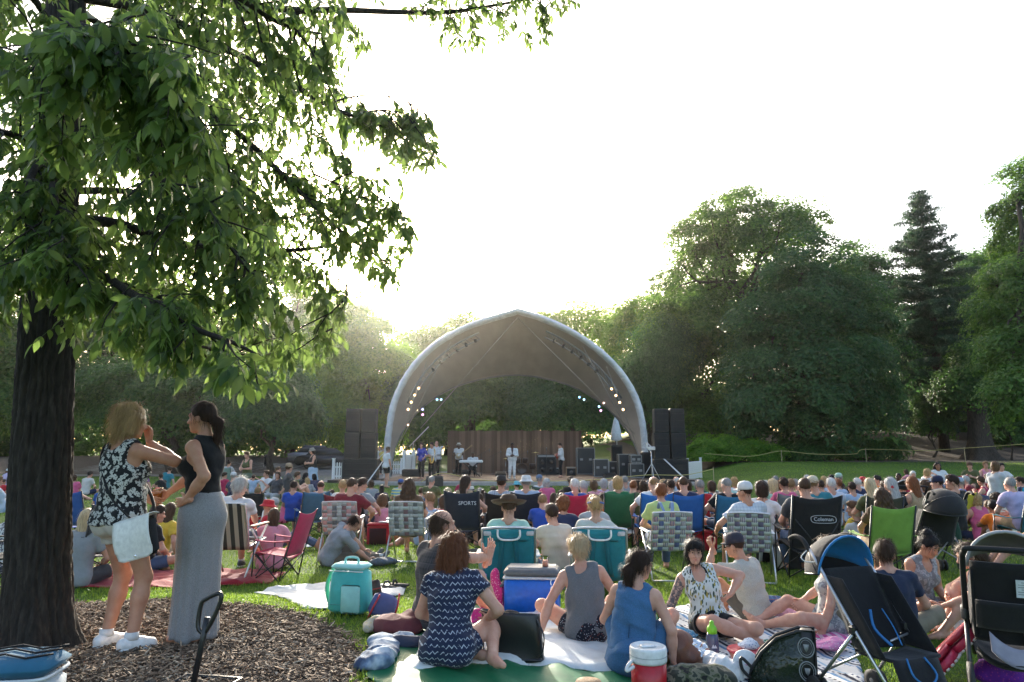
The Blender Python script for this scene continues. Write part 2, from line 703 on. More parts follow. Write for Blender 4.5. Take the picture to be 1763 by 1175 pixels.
def ik(a,t,l1,l2,pole):
 a,t=np.asarray(a,float),np.asarray(t,float)
 d=t-a
 L=np.linalg.norm(d)
 L2=min(max(L,abs(l1-l2)+.01),l1+l2-.004)
 u=d/(L+1e-9)
 t=a+u*L2
 x=(l1*l1-l2*l2+L2*L2)/(2*L2)
 hgt=math.sqrt(max(l1*l1-x*x,0))
 p=np.asarray(pole,float)
 p=p-u*(p@u)
 return a+u*x+unit(p)*hgt,t
def rotx(a):c,s=math.cos(a),math.sin(a);return np.array([[1,0,0],[0,c,-s],[0,s,c]])
def roty(a):c,s=math.cos(a),math.sin(a);return np.array([[c,0,s],[0,1,0],[-s,0,c]])
def rotz(a):c,s=math.cos(a),math.sin(a);return np.array([[c,-s,0],[s,c,0],[0,0,1]])
def skel(P):
 """joints from a pose; x right, y forward, z up, ground at z = 0; angles in degrees"""
 g=lambda k,d:P.get(k,d)
 fem=g('fem',0)
 J=dict(fem=fem,wide=g('wide',1.0))
 pz=g('pz',.95)
 pel=V3(g('px',0),g('py',0),pz)
 tw,sd_=R(g('twist',0)),R(g('side',0))
 R0=rotz(R(g('ptw',0)))@roty(sd_*.4)@rotx(-R(g('lean0',3)))
 R1=rotz(tw)@roty(sd_)@rotx(-R(g('lean1',3)))
 Rm=rotz(tw*.5)@roty(sd_*.7)@rotx(-R((g('lean0',3)+g('lean1',3))/2))
 waist=pel+R0@V3(0,0,.15)
 chest=waist+Rm@V3(0,0,.19)
 neck=chest+R1@V3(0,0,.175)
 Rh=rotz(tw*.6+R(g('hy',0)))@roty(sd_*.3+R(g('hr',0)))@rotx(-R(g('lean1',3)*.25+g('hp',4)))
 hd=neck+R1@V3(0,.012,.075)+Rh@V3(0,.02,.10)
 J.update(pel=pel,waist=waist,chest=chest,neck=neck,head=hd,R0=R0,Rm=Rm,R1=R1,Rh=Rh)
 sw=(.160 if fem else.182)*(.5+.5*J['wide'])
 for s,sx in(('l',-1),('r',1)):
  sh=neck+R1@V3(sx*sw,-.005,-.055+g(s+'shr',0))
  tgt=V3(*g(s+'h',(sx*.24,.08,pz-.10)))
  el_,wr=ik(sh,tgt,.285,.25,g(s+'e',(sx*.5,-1,-.3)))
  J[s+'sh'],J[s+'el'],J[s+'wr']=sh,el_,wr
  J[s+'hd']=unit(g(s+'d',wr-el_))
  J[s+'pn']=unit(g(s+'n',R1@V3(-sx,.1,0)))
  J[s+'cu']=g(s+'c',.35)
  hip=pel+R0@V3(sx*(.092 if fem else.085),0,-.02)
  kn,an=ik(hip,V3(*g(s+'f',(sx*.1,0,.072))),.43,.42,g(s+'k',(sx*.08,1,.1)))
  J[s+'hip'],J[s+'kn'],J[s+'an']=hip,kn,an
  J[s+'toe']=an+unit(g(s+'t',(sx*.2,1,-.28)))*.165
 return J
def torso_prims(J,e=0.,k=.05,loose=0.):
 R0,Rm,R1,f,w=J['R0'],J['Rm'],J['R1'],J['fem'],J['wide']
 hw=(.172 if f else.160)*w+e
 p=[el(J['pel']+R0@V3(0,-.012,-.005),(hw,.122*(.4+.6*w)+e,.125+e),R0,k),el((J['pel']*.45+J['waist']*.55),(((.130 if f else.145)*w+e)+loose,.105*w+e+loose,.16+e),Rm,k),el(J['waist']*.5+J['chest']*.5,(((.132 if f else.155)*(.3+.7*w)+e)+loose,.106*(.4+.6*w)+e+loose*.6,.17+e),Rm,k),el(J['chest']+R1@V3(0,-.005,.02),((.148 if f else.168)*(.5+.5*w)+e,.112*(.6+.4*w)+e,.165+e),R1,k)]
 for s in 'lr':
  sx=-1 if s=='l' else 1
  p.append(el(J[s+'hip']+R0@V3(sx*.0,-.055,-.02),(.085*w+e,.085+e,.088+e),R0,k))
  p.append(rc(J['chest']+R1@V3(sx*.07,-.005,.06),J[s+'sh']+R1@V3(-sx*.01,0,-.008),.08+e,(.050 if f else.058)+e,.045))
  p.append(rc(J['neck']+R1@V3(sx*.02,-.01,.035),J[s+'sh']+R1@V3(-sx*.02,-.005,.012),.036+e*.6,.036+e,.04))
  if f:
   p.append(el(J['chest']+R1@V3(sx*.072,.085,-.02),(.066+e,.062+e,.07+e),R1,.035))
 return p
def arm_prims(J,s,e=0.,upto=2.0,k=.022,cap=0):
 w=.85+.15*J['wide']if not J['fem']else.80+.22*J['wide']-.05
 a,b,c=J[s+'sh'],J[s+'el'],J[s+'wr']
 t=min(upto,1)
 p=[rc(a,a+(b-a)*t,.053*w+e,(.053+(.041-.053)*t)*w+e,k,(0,cap and upto<=1))]
 if upto>1:
  t=upto-1
  p.append(rc(b,b+(c-b)*min(t,1)*.45,.041*w+e,.041*w+e,k))
  p.append(rc(b+(c-b)*min(t,1)*.3,b+(c-b)*t,.041*w+e,(.041+(.027-.041)*t)*w+e,k,(0,cap)))
 return p
def leg_prims(J,s,e=0.,upto=2.0,k=.03,cap=0,flare=0.):
 w=(.55+.45*J['wide'])
 a,b,c=J[s+'hip'],J[s+'kn'],J[s+'an']
 t=min(upto,1)
 p=[rc(a,a+(b-a)*t,.088*w+e,(.088+(.056-.088)*t)*w+e+flare,k,(0,cap and upto<=1))]
 if upto>1:
  t=upto-1
  ca=b+(c-b)*.3+unit(np.cross(np.cross(c-b,b-a),c-b)+1e-6)*-.0
  p.append(rc(b,b+(c-b)*min(t,.35),.055*w+e,.056*w+e,k))
  p.append(rc(b+(c-b)*min(t,.3),b+(c-b)*t,.056*w+e,(.056+(.036-.056)*t)*w+e+flare,k,(0,cap)))
 return p
def foot_prims(J,s,e=0.):
 an,toe=J[s+'an'],J[s+'toe']
 d=unit(toe-an)
 up=unit(V3(0,0,1)-d*d[2])if abs(d[2])<.9 else unit(J[s+'kn']-an)
 heel=an-up*.035-d*.045
 return[rc(an,an-up*.03,.036+e,.036+e,.02),rc(heel,an+d*.07-up*.025,.032+e,.036+e,.02),rc(an+d*.06-up*.02,toe-up*.012-d*.02,.036+e,.024+e,.02)]
def hand_prims(J,s,sc=1.):
 """palm, four unequal fingers with knuckle bends, thumb from the side of the palm"""
 sx=-1 if s=='l' else 1
 w0,d=J[s+'wr'],J[s+'hd']
 n=J[s+'pn']
 n=unit(n-d*(n@d))
 side=np.cross(d,n)*sx
 cu=J[s+'cu']
 f=sc*(.92 if J['fem']else 1.0)
 P=lambda a,b,c:w0+(d*a+side*b+n*c)*f
 p=[rc(P(-.05,0,0),P(.01,0,0),.0255*f,.024*f,.012)]
 for b in(-.026,-.009,.009,.026):
  p.append(rc(P(.015,b*.6,0),P(.085,b*1.05,0),.0145*f,.0125*f,.010))
 for i,(b,ln)in enumerate(((.030,.070),(.0105,.080),(-.0095,.073),(-.028,.056))):
  a=P(.088-abs(i-1.2)*.004,b,0)
  ang=cu*.5
  dirv,sp=d,side*(b*3.2)*(1-min(cu,1)*.7)
  for j,fr in enumerate((.46,.31,.23)):
   dv=unit(d*math.cos(ang)+n*math.sin(ang)+sp)
   b_=a+dv*ln*fr*f
   p.append(rc(a,b_,(.0088-j*.0009)*f,(.0082-j*.0011)*f,.0022))
   a=b_
   ang+=cu*(1.25 if j==0 else.8)
 a=P(.022,.024,.006)
 for ln,rr,(x,y,z)in((.042,.0125,(.62,.72,.25)),(.030,.0105,(.85,.42,.3)),(.025,.0092,(.96,.15,.25+cu*.3))):
  b_=a+unit(d*x+side*y+n*z)*ln*f
  p.append(rc(a,b_,rr*f,rr*.9*f,.005))
  a=b_
 return p
def head_prims(J,big=1.):
 c,M=J['head'],J['Rh']
 f=J['fem']
 b=(.96 if f else 1.0)*big
 T=lambda x,y,z:c+M@(V3(x,y,z)*b)
 E=lambda p_,r_,k=.03,neg=0:el(T(*p_),np.array(r_)*b,M,k,neg)
 C=lambda a,b_,r1,r2=None,k=.012:rc(T(*a),T(*b_),r1*b,(r1 if r2 is None else r2)*b,k)
 p=[E((0,-.015,.032),(.075,.094,.088)),E((0,.022,-.030),(.064,.070,.072),.03),E((0,.040,-.088),(.044 if f else.050,.046,.034),.03),E((0,.074,-.100),(.020,.016,.015),.02)]
 for sx in(-1,1):
  p+=[E((sx*.038,.060,-.030),(.026,.024,.022),.025),E((sx*.077,-.008,-.012),(.011,.024,.033),.006)]
  p.append(E((sx*.031,.104,.004),(.020,.020,.014),.014,1))
 p+=[C((-.042,.076,.022),(.042,.076,.022),.012,None,.02),C((0,.086,.006),(0,.111,-.034),.0095,.0135,.010),E((-.011,.100,-.038),(.009,.011,.008),.006),E((.011,.100,-.038),(.009,.011,.008),.006),C((-.018,.088,-.0625),(.018,.088,-.0625),.0065,None,.006),C((-.015,.088,-.073),(.015,.088,-.073),.0072,None,.006),rc(T(0,-.02,-.05),J['neck']+J['R1']@V3(0,-.005,.0),(.050 if f else.058)*b,(.052 if f else.064),.025)]
 return p
def body_mesh(J,h=.016,hh=.011,hn=.008,feet=True,big=1.):
 pr=torso_prims(J)+[rc(J['neck']+J['R1']@V3(0,0,-.03),J['head']-J['Rh']@V3(0,.015,.055),.054 if not J['fem']else.046,.05 if not J['fem']else.043,.03)]
 for s in 'lr':
  pr+=arm_prims(J,s)+leg_prims(J,s)
  if feet:
   pr+=foot_prims(J,s)
 parts=[sdf_mesh(pr,h),sdf_mesh(head_prims(J,big),hh)]
 for s in 'lr':
  parts.append(sdf_mesh(hand_prims(J,s),hn,0))
 return qmerge(parts)
def top_mesh(J,kind,h=.016,seed=0,e=.019,amp=.009,hem=-.10):
 """tee / long / tank / strap / polo shirt following the torso, open at neck, cuffs and hem"""
 sl={'tee':.62,'long':1.92,'tank':0,'dress':.35,'tight':0,'elbow':1.0}.get(kind,.62)
 lo=.004 if kind=='tight' else(.02 if kind!='dress' else.012)
 pr=torso_prims(J,e,.06,lo)
 R1,R0=J['R1'],J['R0']
 n0=J['neck']+R1@V3(0,0,.04)
 pr.append(hs(n0,R1@V3(0,-.25 if kind not in('tank','tight')else-.1,1)))
 pr.append(hs(J['pel']+R0@V3(0,0,hem),R0@V3(0,0,-1)))
 for s in 'lr':
  if sl:
   pr+=arm_prims(J,s,e+(.004 if sl<=1 else 0),sl,.03,1)
 if kind=='tank':
  pr.append(el(J['neck']+R1@V3(0,.09,.02),(.085,.09,.12),R1,.01,1))
  pr.append(el(J['neck']+R1@V3(0,-.09,.03),(.075,.07,.072),R1,.01,1))
  for s,sx in(('l',-1),('r',1)):
   pr.append(el(J[s+'sh']+R1@V3(sx*.045,0,-.02),(.085,.13,.125),R1,.008,1))
 elif kind=='tight':
  pr.append(el(J['neck']+R1@V3(0,.10,.0),(.07,.10,.12),R1,.01,1))
  for s,sx in(('l',-1),('r',1)):
   pr.append(el(J[s+'sh']+R1@V3(sx*.055,0,-.03),(.085,.13,.13),R1,.008,1))
 else:
  pr.append(el(J['neck']+R1@V3(0,.065,.045),(.06,.05,.05),R1,.015,1))
  pr.append(rc(J['neck']+R1@V3(0,-.01,-.01),J['head'],.066 if not J['fem']else.060,.08,.012,(0,0),1))
 v,q=sdf_mesh(pr,h)
 return wrinkle(v,q,amp,26,seed,(1,1,1.6)),q
def bottom_mesh(J,kind,h=.016,seed=0,amp=.004):
 up={'shorts':.72,'short':.36,'long':1.93,'capri':1.5}[kind]
 e=.012 if kind!='short' else.010
 R0,w=J['R0'],J['wide']
 pr=[el(J['pel']+R0@V3(0,-.012,-.005),(((.172 if J['fem']else.160)*w)+e,.122*(.4+.6*w)+e,.125+e),R0,.05),el((J['pel']*.6+J['waist']*.4),((.130 if J['fem']else.145)*w+e,.105*w+e,.11+e),J['Rm'],.05)]
 for s in 'lr':
  pr.append(el(J[s+'hip']+R0@V3(0,-.055,-.02),(.085*w+e,.085+e,.088+e),R0,.05))
  pr+=leg_prims(J,s,e,up,.03,1,.012 if up<1 else.006)
 v,q=sdf_mesh(pr,h)
 return wrinkle(v,q,amp,30,seed),q
def shoe_mesh(J,s,h=.008):
 an,toe=J[s+'an'],J[s+'toe']
 d=unit(toe-an)
 up=unit(V3(0,0,1)-d*d[2])if abs(d[2])<.9 else unit(J[s+'kn']-an)
 pr=foot_prims(J,s,.010)+[rc(an-up*.055-d*.05,toe-up*.03,.022,.022,.02)]
 pr[0]=rc(an+up*.0,an-up*.03,.046,.046,.02,(1,0))
 return sdf_mesh(pr,h)
def hair_mesh(style,h=.011,seed=0,amp=None,strands=0,fem=1):
 """hair in head space (y = face)"""
 b=.97 if fem else 1.0
 pr=[el((0,-.016,.036),(.085,.104,.097),None,.02)]
 if style in('short','buzz','pony','bun','curly','bald','grey','twist','bun2'):
  if style in('short','grey'):
   pr+=[el((0,.02,.095),(.062,.072,.045),None,.03)]
  if style=='buzz':
   pr=[el((0,-.015,.033),(.079,.098,.092),None,.02)]
  if style=='curly':
   pr=[el((0,-.018,.045),(.102,.118,.108),None,.02),el((0,-.05,-.03),(.09,.08,.08),None,.03)]
  if style=='bald':
   pr=[el((0,-.016,.030),(.081,.098,.088),None,.02),hs((0,0,.045),(0,.5,1))]
  slope=1.05
  pr.append(hs((0,.0,-.018 if style!='curly' else-.03),(0,slope,-1)))
  pr.append(el((0,.12,-.01),(.066,.075,.082),None,.02,1))
  if style in('pony','twist'):
   pr.append(rc((0,-.10,.0),(0,-.135,-.05),.034,.040,.02))
   pr.append(rc((0,-.135,-.05),(0.01,-.125,-.17 if style=='pony' else-.20),.042,.026,.03))
   pr.append(rc((0.01,-.125,-.17),(0.015,-.115,-.24),.026,.010,.03))
  if style=='bun2':
   pr+=[el((.0,-.115,.045),(.055,.042,.055),None,.015),el((.02,-.10,.075),(.035,.04,.03),None,.01),el((.015,-.125,.0),(.022,.02,.05),None,.02)]
  if style=='bun':
   pr.append(el((0,-.075,.12),(.052,.05,.046),None,.01))
 else:
  if style=='bob2':
   pr+=[el((0,-.03,.045),(.098,.112,.100),None,.03),el((0,-.05,-.05),(.115,.088,.13),None,.04),el((0,-.07,-.14),(.105,.062,.09),None,.04)]
  if style=='bob':
   pr+=[el((0,-.028,-.035),(.098,.092,.105),None,.03),el((0,-.03,.04),(.094,.108,.098),None,.03)]
  elif style=='bangs':
   pr+=[el((0,-.02,-.03),(.092,.082,.10),None,.03),el((0,.035,.078),(.074,.072,.05),None,.03)]
  elif style=='wavy':
   pr+=[el((0,-.05,-.05),(.125,.085,.12),None,.03),el((0,-.07,-.17),(.14,.065,.12),None,.04)]
  else:
   L=-.20 if style=='long' else-.10
   pr+=[el((0,-.04,-.03),(.095,.082,.10),None,.03),el((0,-.075,L),(.098,.048,.16),None,.04)]
  pr.append(el((0,.105,-.035 if style!='bangs' else-.055),(.066,.085,.115 if style!='bangs' else.105),None,.02,1))
  if style=='bangs':
   pr.append(el((0,.13,.0),(.055,.06,.05),None,.01,1))
 v,q=sdf_mesh(pr,h,1)
 A=amp if amp is not None else{'curly':.011,'bob':.008,'bob2':.013,'bun2':.007,'wavy':.010,'buzz':.001,'bald':.001}.get(style,.004)
 v=wrinkle(v,q,A,70 if style!='curly' else 110,seed,(1.6,1.6,.5))
 v=v*b
 if strands:
  r_=np.random.RandomState(seed+5)
  N=vnormals(v,q)
  out=[]
  pick=r_.choice(len(v),strands)
  for i in pick:
   p,n=v[i],N[i]
   g_=V3(r_.randn()*.35,-.35+r_.randn()*.35,-1)
   t=unit(g_-n*(g_@n)+n*(.12+.3*r_.rand()))
   L=.035+.075*r_.rand()
   sd_=unit(np.cross(t,n))*.0011
   p0,p1,p2=p-n*.004,p+t*L*.5+n*.004,p+unit(t+V3(0,0,-.5))*L+V3(*r_.randn(3))*.005
   out.append(np.array([p0-sd_,p0+sd_,p1+sd_,p1-sd_,p2+sd_*.3,p2-sd_*.3]))
  sv=np.vstack(out)
  k=np.arange(strands)[:,None]*6
  sq=np.vstack([k+np.array([[0,1,2,3]]),k+np.array([[3,2,4,5]])])
  v,q=qmerge([(v,q),(sv,sq)])
 return v,q
def headM(J):
 M=Matrix([list(r_)+[0]for r_ in J['Rh']]+[[0,0,0,1]])
 return Matrix.Translation(J['head'])@M
 # face pieces shared by every head that shows its face
def _ball(r_,n=10):
 b=MB(True)
 b.lathe([(r_*math.sin(math.pi*i/8),-r_*math.cos(math.pi*i/8))for i in range(9)],n)
 return b
EYE=_ball(.0118).mesh('eye')
_ir=MB(True)
_ir.lathe([(0.0001,.0124),(.0040,.0121),(.0074,.0100),(.0078,.0085)],10,rot=Matrix.Rotation(R(-90),3,'X'))
IRIS=_ir.mesh('iris')
BROW=MB(True).tube([(-.020,-.004,-.004),(-.008,.002,.002),(.008,.002,.003),(.019,-.005,-.001)],[.002,.0042,.004,.0015],6).mesh('eyebrow')
_lp=MB(True)
for zz,bow in((.0045,.002),(-.0045,-.002)):
 _lp.tube([(-.022,-.008,0),(-.011,.000,zz+bow*.5),(0,.003,zz),(.011,.000,zz+bow*.5),(.022,-.008,0)],[.001,.0042,.005,.0042,.001],6)
LIPS=_lp.mesh('lips')
def add_face(root,J,browc=(.05,.03,.02),lipc=(.45,.16,.13),eyec=(.06,.035,.02),big=1.):
 H=headM(J)
 b=(.96 if J['fem']else 1.0)*big
 sw,sd_=plain('eye_white',(.55,.50,.47),.3,bump=0),plain('iris',eyec,.2,bump=0)
 S=Matrix.Scale(b,4)
 for sx in(-1,1):
  e=obj('eye',EYE,sw,root,mat=H@Matrix.Translation(V3(sx*.031,.0745,.004)*b)@S)
  obj('iris',IRIS,sd_,e)
  obj('eyebrow',BROW,hairm(browc),root,mat=H@Matrix.Translation(V3(sx*.033,.0885,.0285)*b)@Matrix.Rotation(R(-14*sx),4,'Z')@S)
 obj('lips',LIPS,plain('lips',lipc,.45,bump=0),root,mat=H@Matrix.Translation(V3(0,.0905,-.0675)*b)@S)
 # hats, in head space
def hat_geo(kind):
 m=MB(True)
 if kind in('cap','capback'):
  m.lathe([(.093,.035),(.096,.060),(.092,.095),(.075,.128),(.045,.146),(.012,.151),(0.0001,.152)],20,(0,-.012,0),sy=1.12)
  m.lathe([(.093,.035),(.091,.038),(.0001,.12)],20,(0,-.012,0),sy=1.10)
  m.lathe([(.010,.150),(.009,.157),(.0001,.159)],8,(0,-.012,0))
  sg=1 if kind=='cap' else-1
  m.sheet(lambda u,v:((u-.5)*.15*(1-.25*v*v),(-.012+sg*(.085+.085*v*(1-(2*u-1)**2*.55)-.05*(2*u-1)**2)),.046-.012*v-.022*(2*u-1)**2),10,5,.004)
 elif kind=='bucket':
  m.lathe([(.150,.018),(.128,.034),(.100,.058),(.097,.072),(.090,.120),(.070,.140),(.0001,.145)],22,(0,-.014,0),sy=1.08)
  m.lathe([(.150,.018),(.126,.030),(.096,.055),(.090,.10),(.0001,.13)],22,(0,-.014,0),sy=1.08)
 elif kind=='fedora':
  m.lathe([(.150,.052),(.125,.045),(.100,.050),(.098,.075),(.093,.125),(.080,.152),(.050,.150),(.0001,.138)],22,(0,-.014,0),sy=1.12)
  m.lathe([(.150,.052),(.125,.041),(.094,.046),(.088,.1),(.0001,.13)],22,(0,-.014,0),sy=1.12)
 elif kind=='wide':
  P=[(.215,.075),(.19,.052),(.15,.040),(.105,.045),(.100,.080),(.094,.125),(.070,.150),(.03,.156),(.0001,.150)]
  m.lathe(P,28,(0,-.014,0),sy=1.1)
  m.lathe([(.215,.075),(.19,.048),(.15,.036),(.098,.04),(.09,.1),(.0001,.14)],28,(0,-.014,0),sy=1.1)
 elif kind=='visor':
  m.tube([(.094*math.cos(a),-.014+.106*math.sin(a),.045)for a in np.linspace(0,2*math.pi,24,False)],.012,6,True)
  m.sheet(lambda u,v:((u-.5)*.15,(.085+.07*v*(1-(2*u-1)**2*.5)-.05*(2*u-1)**2),.046-.01*v-.02*(2*u-1)**2),8,4,.004)
 return m
HATS={}
def hat_mesh(kind):
 if kind not in HATS:
  HATS[kind]=hat_geo(kind).mesh('hat')
 return HATS[kind]
def hat_band(kind):
 k=kind+'_band'
 if k not in HATS:
  m=MB(True)
  r0={'fedora':.101,'wide':.104,'bucket':.1005}[kind]
  z0={'fedora':.052,'wide':.05,'bucket':.06}[kind]
  m.lathe([(r0,z0),(r0+.001,z0+.012),(r0-.002,z0+.026)],24,(0,-.014,0),sy=1.12 if kind=='fedora' else 1.09)
  HATS[k]=m.mesh('hat_band')
 return HATS[k]
 # shared pose library for the crowd
POSES={'chair':dict(pz=.47,lean0=-14,lean1=-6,hp=6,lh=(-.17,.28,.60),rh=(.17,.28,.60),lf=(-.13,.52,.072),rf=(.13,.52,.072),lk=(0,.3,1),rk=(0,.3,1),le=(-1,-.6,-.3),re=(1,-.6,-.3),lc=.7,rc=.7),'chair_l':dict(pz=.47,lean0=-14,lean1=-4,side=-4,hp=3,hy=38,lh=(-.36,.22,.60),rh=(.12,.25,.62),lf=(-.13,.54,.072),rf=(.05,.60,.30),lk=(0,.3,1),rk=(0,.3,1),le=(-1,-.8,-.2),re=(1,-.6,-.3)),'chair_r':dict(pz=.47,lean0=-10,lean1=2,side=3,hp=5,hy=-42,lh=(-.12,.3,.64),rh=(.34,.22,.60),lf=(-.13,.5,.072),rf=(.16,.54,.072),lk=(0,.3,1),rk=(0,.3,1),le=(-1,-.8,-.2),re=(1,-.6,-.3)),'chair_up':dict(pz=.47,lean0=-8,lean1=6,hp=0,hy=8,lh=(-.10,.30,.78),rh=(.12,.32,.80),lf=(-.13,.5,.072),rf=(.13,.54,.072),lk=(0,.3,1),rk=(0,.3,1),le=(-1,-.2,-1),re=(1,-.2,-1),lc=.9,rc=.9),'floor':dict(pz=.11,lean0=6,lean1=16,hp=2,lh=(-.14,.30,.20),rh=(.14,.30,.20),lf=(.10,.26,.06),rf=(-.10,.33,.07),lk=(-1,.4,.25),rk=(1,.4,.25),le=(-1,-.5,-.2),re=(1,-.5,-.2),lt=(1,.1,-.1),rt=(-1,.1,-.1),lc=.7,rc=.7),'floor_back':dict(pz=.11,lean0=-24,lean1=-14,hp=10,hy=14,lh=(-.30,-.30,.06),rh=(.30,-.30,.06),lf=(-.12,.80,.06),rf=(.12,.74,.07),lk=(0,0,1),rk=(0,0,1),le=(-1,-.3,0),re=(1,-.3,0),ld=(-.4,-1,-.2),rd=(.4,-1,-.2),lt=(-.2,.3,1),rt=(.2,.3,1),ln=(0,0,-1),rn=(0,0,-1),lc=.05,rc=.05),'floor_knee':dict(pz=.11,lean0=10,lean1=22,hp=-4,hy=-16,lh=(.05,.46,.40),rh=(-.05,.47,.38),lf=(-.11,.50,.07),rf=(.11,.48,.07),lk=(0,.1,1),rk=(0,.1,1),le=(-1,.1,-.3),re=(1,.1,-.3),lc=.8,rc=.8),'floor_side':dict(pz=.11,lean0=2,lean1=8,side=12,hp=4,hy=24,lh=(-.10,.28,.2),rh=(.40,-.02,.05),lf=(-.50,.06,.06),rf=(-.42,.20,.06),lk=(.2,1,.25),rk=(.3,1,.15),lt=(-1,-.5,-.1),rt=(-1,-.3,-.1),le=(-1,-.5,-.2),re=(.6,-1,0),rd=(.4,.2,-1),rn=(0,0,-1),rc=.1),'stand':dict(pz=.935,lean0=1,lean1=3,hp=4,lh=(-.22,.16,1.0),rh=(.22,.10,.86),lf=(-.10,.02,.072),rf=(.12,-.04,.072),le=(-.6,-1,0),re=(.6,-1,0)),'stand_hold':dict(pz=.935,lean0=0,lean1=2,hp=10,lh=(-.07,.28,1.13),rh=(.08,.27,1.10),lf=(-.10,.02,.072),rf=(.13,-.02,.072),le=(-1,-.4,-1),re=(1,-.4,-1),lc=.8,rc=.8),'stand_arms':dict(pz=.935,lean0=0,lean1=-2,hp=-2,lh=(-.07,.22,1.60),rh=(.10,.24,1.58),lf=(-.10,.02,.072),rf=(.13,-.02,.072),le=(-1,.2,-.5),re=(1,.2,-.5),lc=.8,rc=.8),}
POSES['chair_b']=dict(POSES['chair'],lean0=-18,lean1=-10,hy=20,hp=12,side=3,lh=(-.33,.16,.60),rh=(.33,.2,.60),lf=(-.2,.5,.072),rf=(.16,.42,.072))
POSES['chair_c']=dict(POSES['chair'],lean0=12,lean1=26,hy=-14,hp=-14,lh=(-.10,.42,.60),rh=(.12,.40,.60),hr=6)
POSES['chair_d']=dict(POSES['chair'],lean0=-12,lean1=-2,hy=-24,hp=4,side=-6,hr=-8,lh=(-.12,.16,.86),rh=(.2,.24,.6),le=(-1,-.2,-1))
POSES['floor_b']=dict(POSES['floor_side'],side=-9,hy=-20,lh=(-.40,-.06,.05),rh=(.10,.28,.2),ld=(-.4,.2,-1),rd=(0,1,0),lf=(.46,.06,.06),rf=(.40,.22,.06),lk=(-.3,1,.15),rk=(-.2,1,.25),ln=(0,0,-1),lt=(1,-.4,-.1),rt=(1,-.2,-.1))
POSES['floor_c']=dict(POSES['floor'],lean0=12,lean1=30,hy=22,hp=-6,hr=-6)
CACHE={}
def lib(kind,pose,sex,sub='',fine=0):
 key=(kind,pose,sex,sub,fine)
 if key in CACHE:
  return CACHE[key]
 P=dict(POSES[pose]if isinstance(pose,str)else pose)
 P['fem']=1 if sex in 'fk' else 0
 P.setdefault('wide',1.0 if sex!='M' else 1.25)
 jk=('J',pose,sex)
 if jk not in CACHE:
  CACHE[jk]=skel(P)
 J=CACHE[jk]
 h=.016 if not fine else.012
 if kind=='J':
  return J
 if kind=='body':
  g=body_mesh(J,h,.010 if not fine else.007,.007 if not fine else.0052,True,1.0)
 elif kind=='top':
  g=top_mesh(J,sub,h,len(CACHE))
 elif kind=='bottom':
  g=bottom_mesh(J,sub,h,len(CACHE))
 elif kind=='shoe':
  g=shoe_mesh(J,sub)
 nm={'body':'body','top':'shirt','bottom':'trousers','shoe':'shoe'}[kind]
 CACHE[key]=quad_mesh(nm,*g)
 return CACHE[key]
def hairlib(style,fem,var=0,strands=350):
 key=('hair',style,fem,var)
 if key not in CACHE:
  CACHE[key]=quad_mesh('hair',*hair_mesh(style,.010,var,None,strands if style not in('buzz','bald')else 60,fem))
 return CACHE[key]
HC=dict(black=(.012,.010,.010),dark=(.034,.017,.010),brown=(.065,.034,.018),mid=(.13,.07,.035),blond=(.42,.27,.12),sandy=(.26,.15,.07),red=(.20,.065,.022),auburn=(.15,.05,.02),grey=(.26,.25,.24),white=(.62,.60,.57),silver=(.42,.41,.40),pale=(.55,.42,.25))
SK=dict(l=(.56,.33,.24),m=(.47,.26,.17),t=(.33,.17,.10),d=(.075,.036,.022))
CROWD='spectators on the lawn'
def person(x,y,rz,pose,sex,hair,hc,top,tc,bot,bc,label,sk='l',hat=None,hatc=None,hatband=None,scale=1.0,z=None,tsub=None,group=CROWD,face=False,shoes=None,cat='person',tmat=None,fine=0):
 """one member of the crowd; meshes come from the shared library, colours are per person"""
 z=float(gz(x,y))if z is None else z
 t=thing('person',label,cat,(x,y,z),rz,group,scale)
 J=lib('J',pose,sex)
 obj('body',lib('body',pose,sex,'',fine),skin(SK[sk]if isinstance(sk,str)else sk),t)
 obj('shirt',lib('top',pose,sex,top,fine),tmat or cloth(tc),t)
 if bot=='skirt':
  b=skirt_geo(J)
  obj('skirt',b,cloth(bc),t)
 else:
  obj('trousers',lib('bottom',pose,sex,bot,fine),cloth(bc),t)
 H=headM(J)
 if hair:
  obj('hair',hairlib(hair,J['fem'],hash(label)%3 if hair in('long','short','bob')else 0),hairm(HC[hc]if isinstance(hc,str)else hc),t,mat=H)
 if hat:
  b=.97 if J['fem']else 1.0
  o=obj('hat',hat_mesh(hat),cloth(hatc),t,mat=H@Matrix.Scale(b,4))
  if hatband:
   obj('hat_band',hat_band(hat),cloth(hatband),o)
 if shoes:
  for s in 'lr':
   obj('shoe',lib('shoe',pose,sex,s),plain('shoe',shoes,.6),t)
 if face:
  add_face(t,J,tuple(c*.6 for c in(HC[hc]if isinstance(hc,str)else hc)))
 return t
def skirt_geo(J,zlow=.42,r0=.15,r1=.27,folds=11,nz=12,z0=1.02,seed=1):
 m=MB(True)
 r_=random.Random(seed)
 ph=[r_.random()*6 for _ in range(4)]
 def f(u,v):
  a=u*2*math.pi
  rr=r0+(r1-r0)*v**.9
  k=v*.16*(math.sin(folds*a+ph[0])+.5*math.sin((folds*2-3)*a+ph[1]+v))
  hipb=.035*math.exp(-((v-.22)/.16)**2)
  rr=rr*(1+k*.5)+hipb
  return(rr*math.cos(a)*1.05,rr*math.sin(a)*.82-.01-.02*math.exp(-((v-.25)/.16)**2)*(math.sin(a)<0),z0+(zlow-z0)*v)
 m.sheet(f,72,nz,.004)
 return m
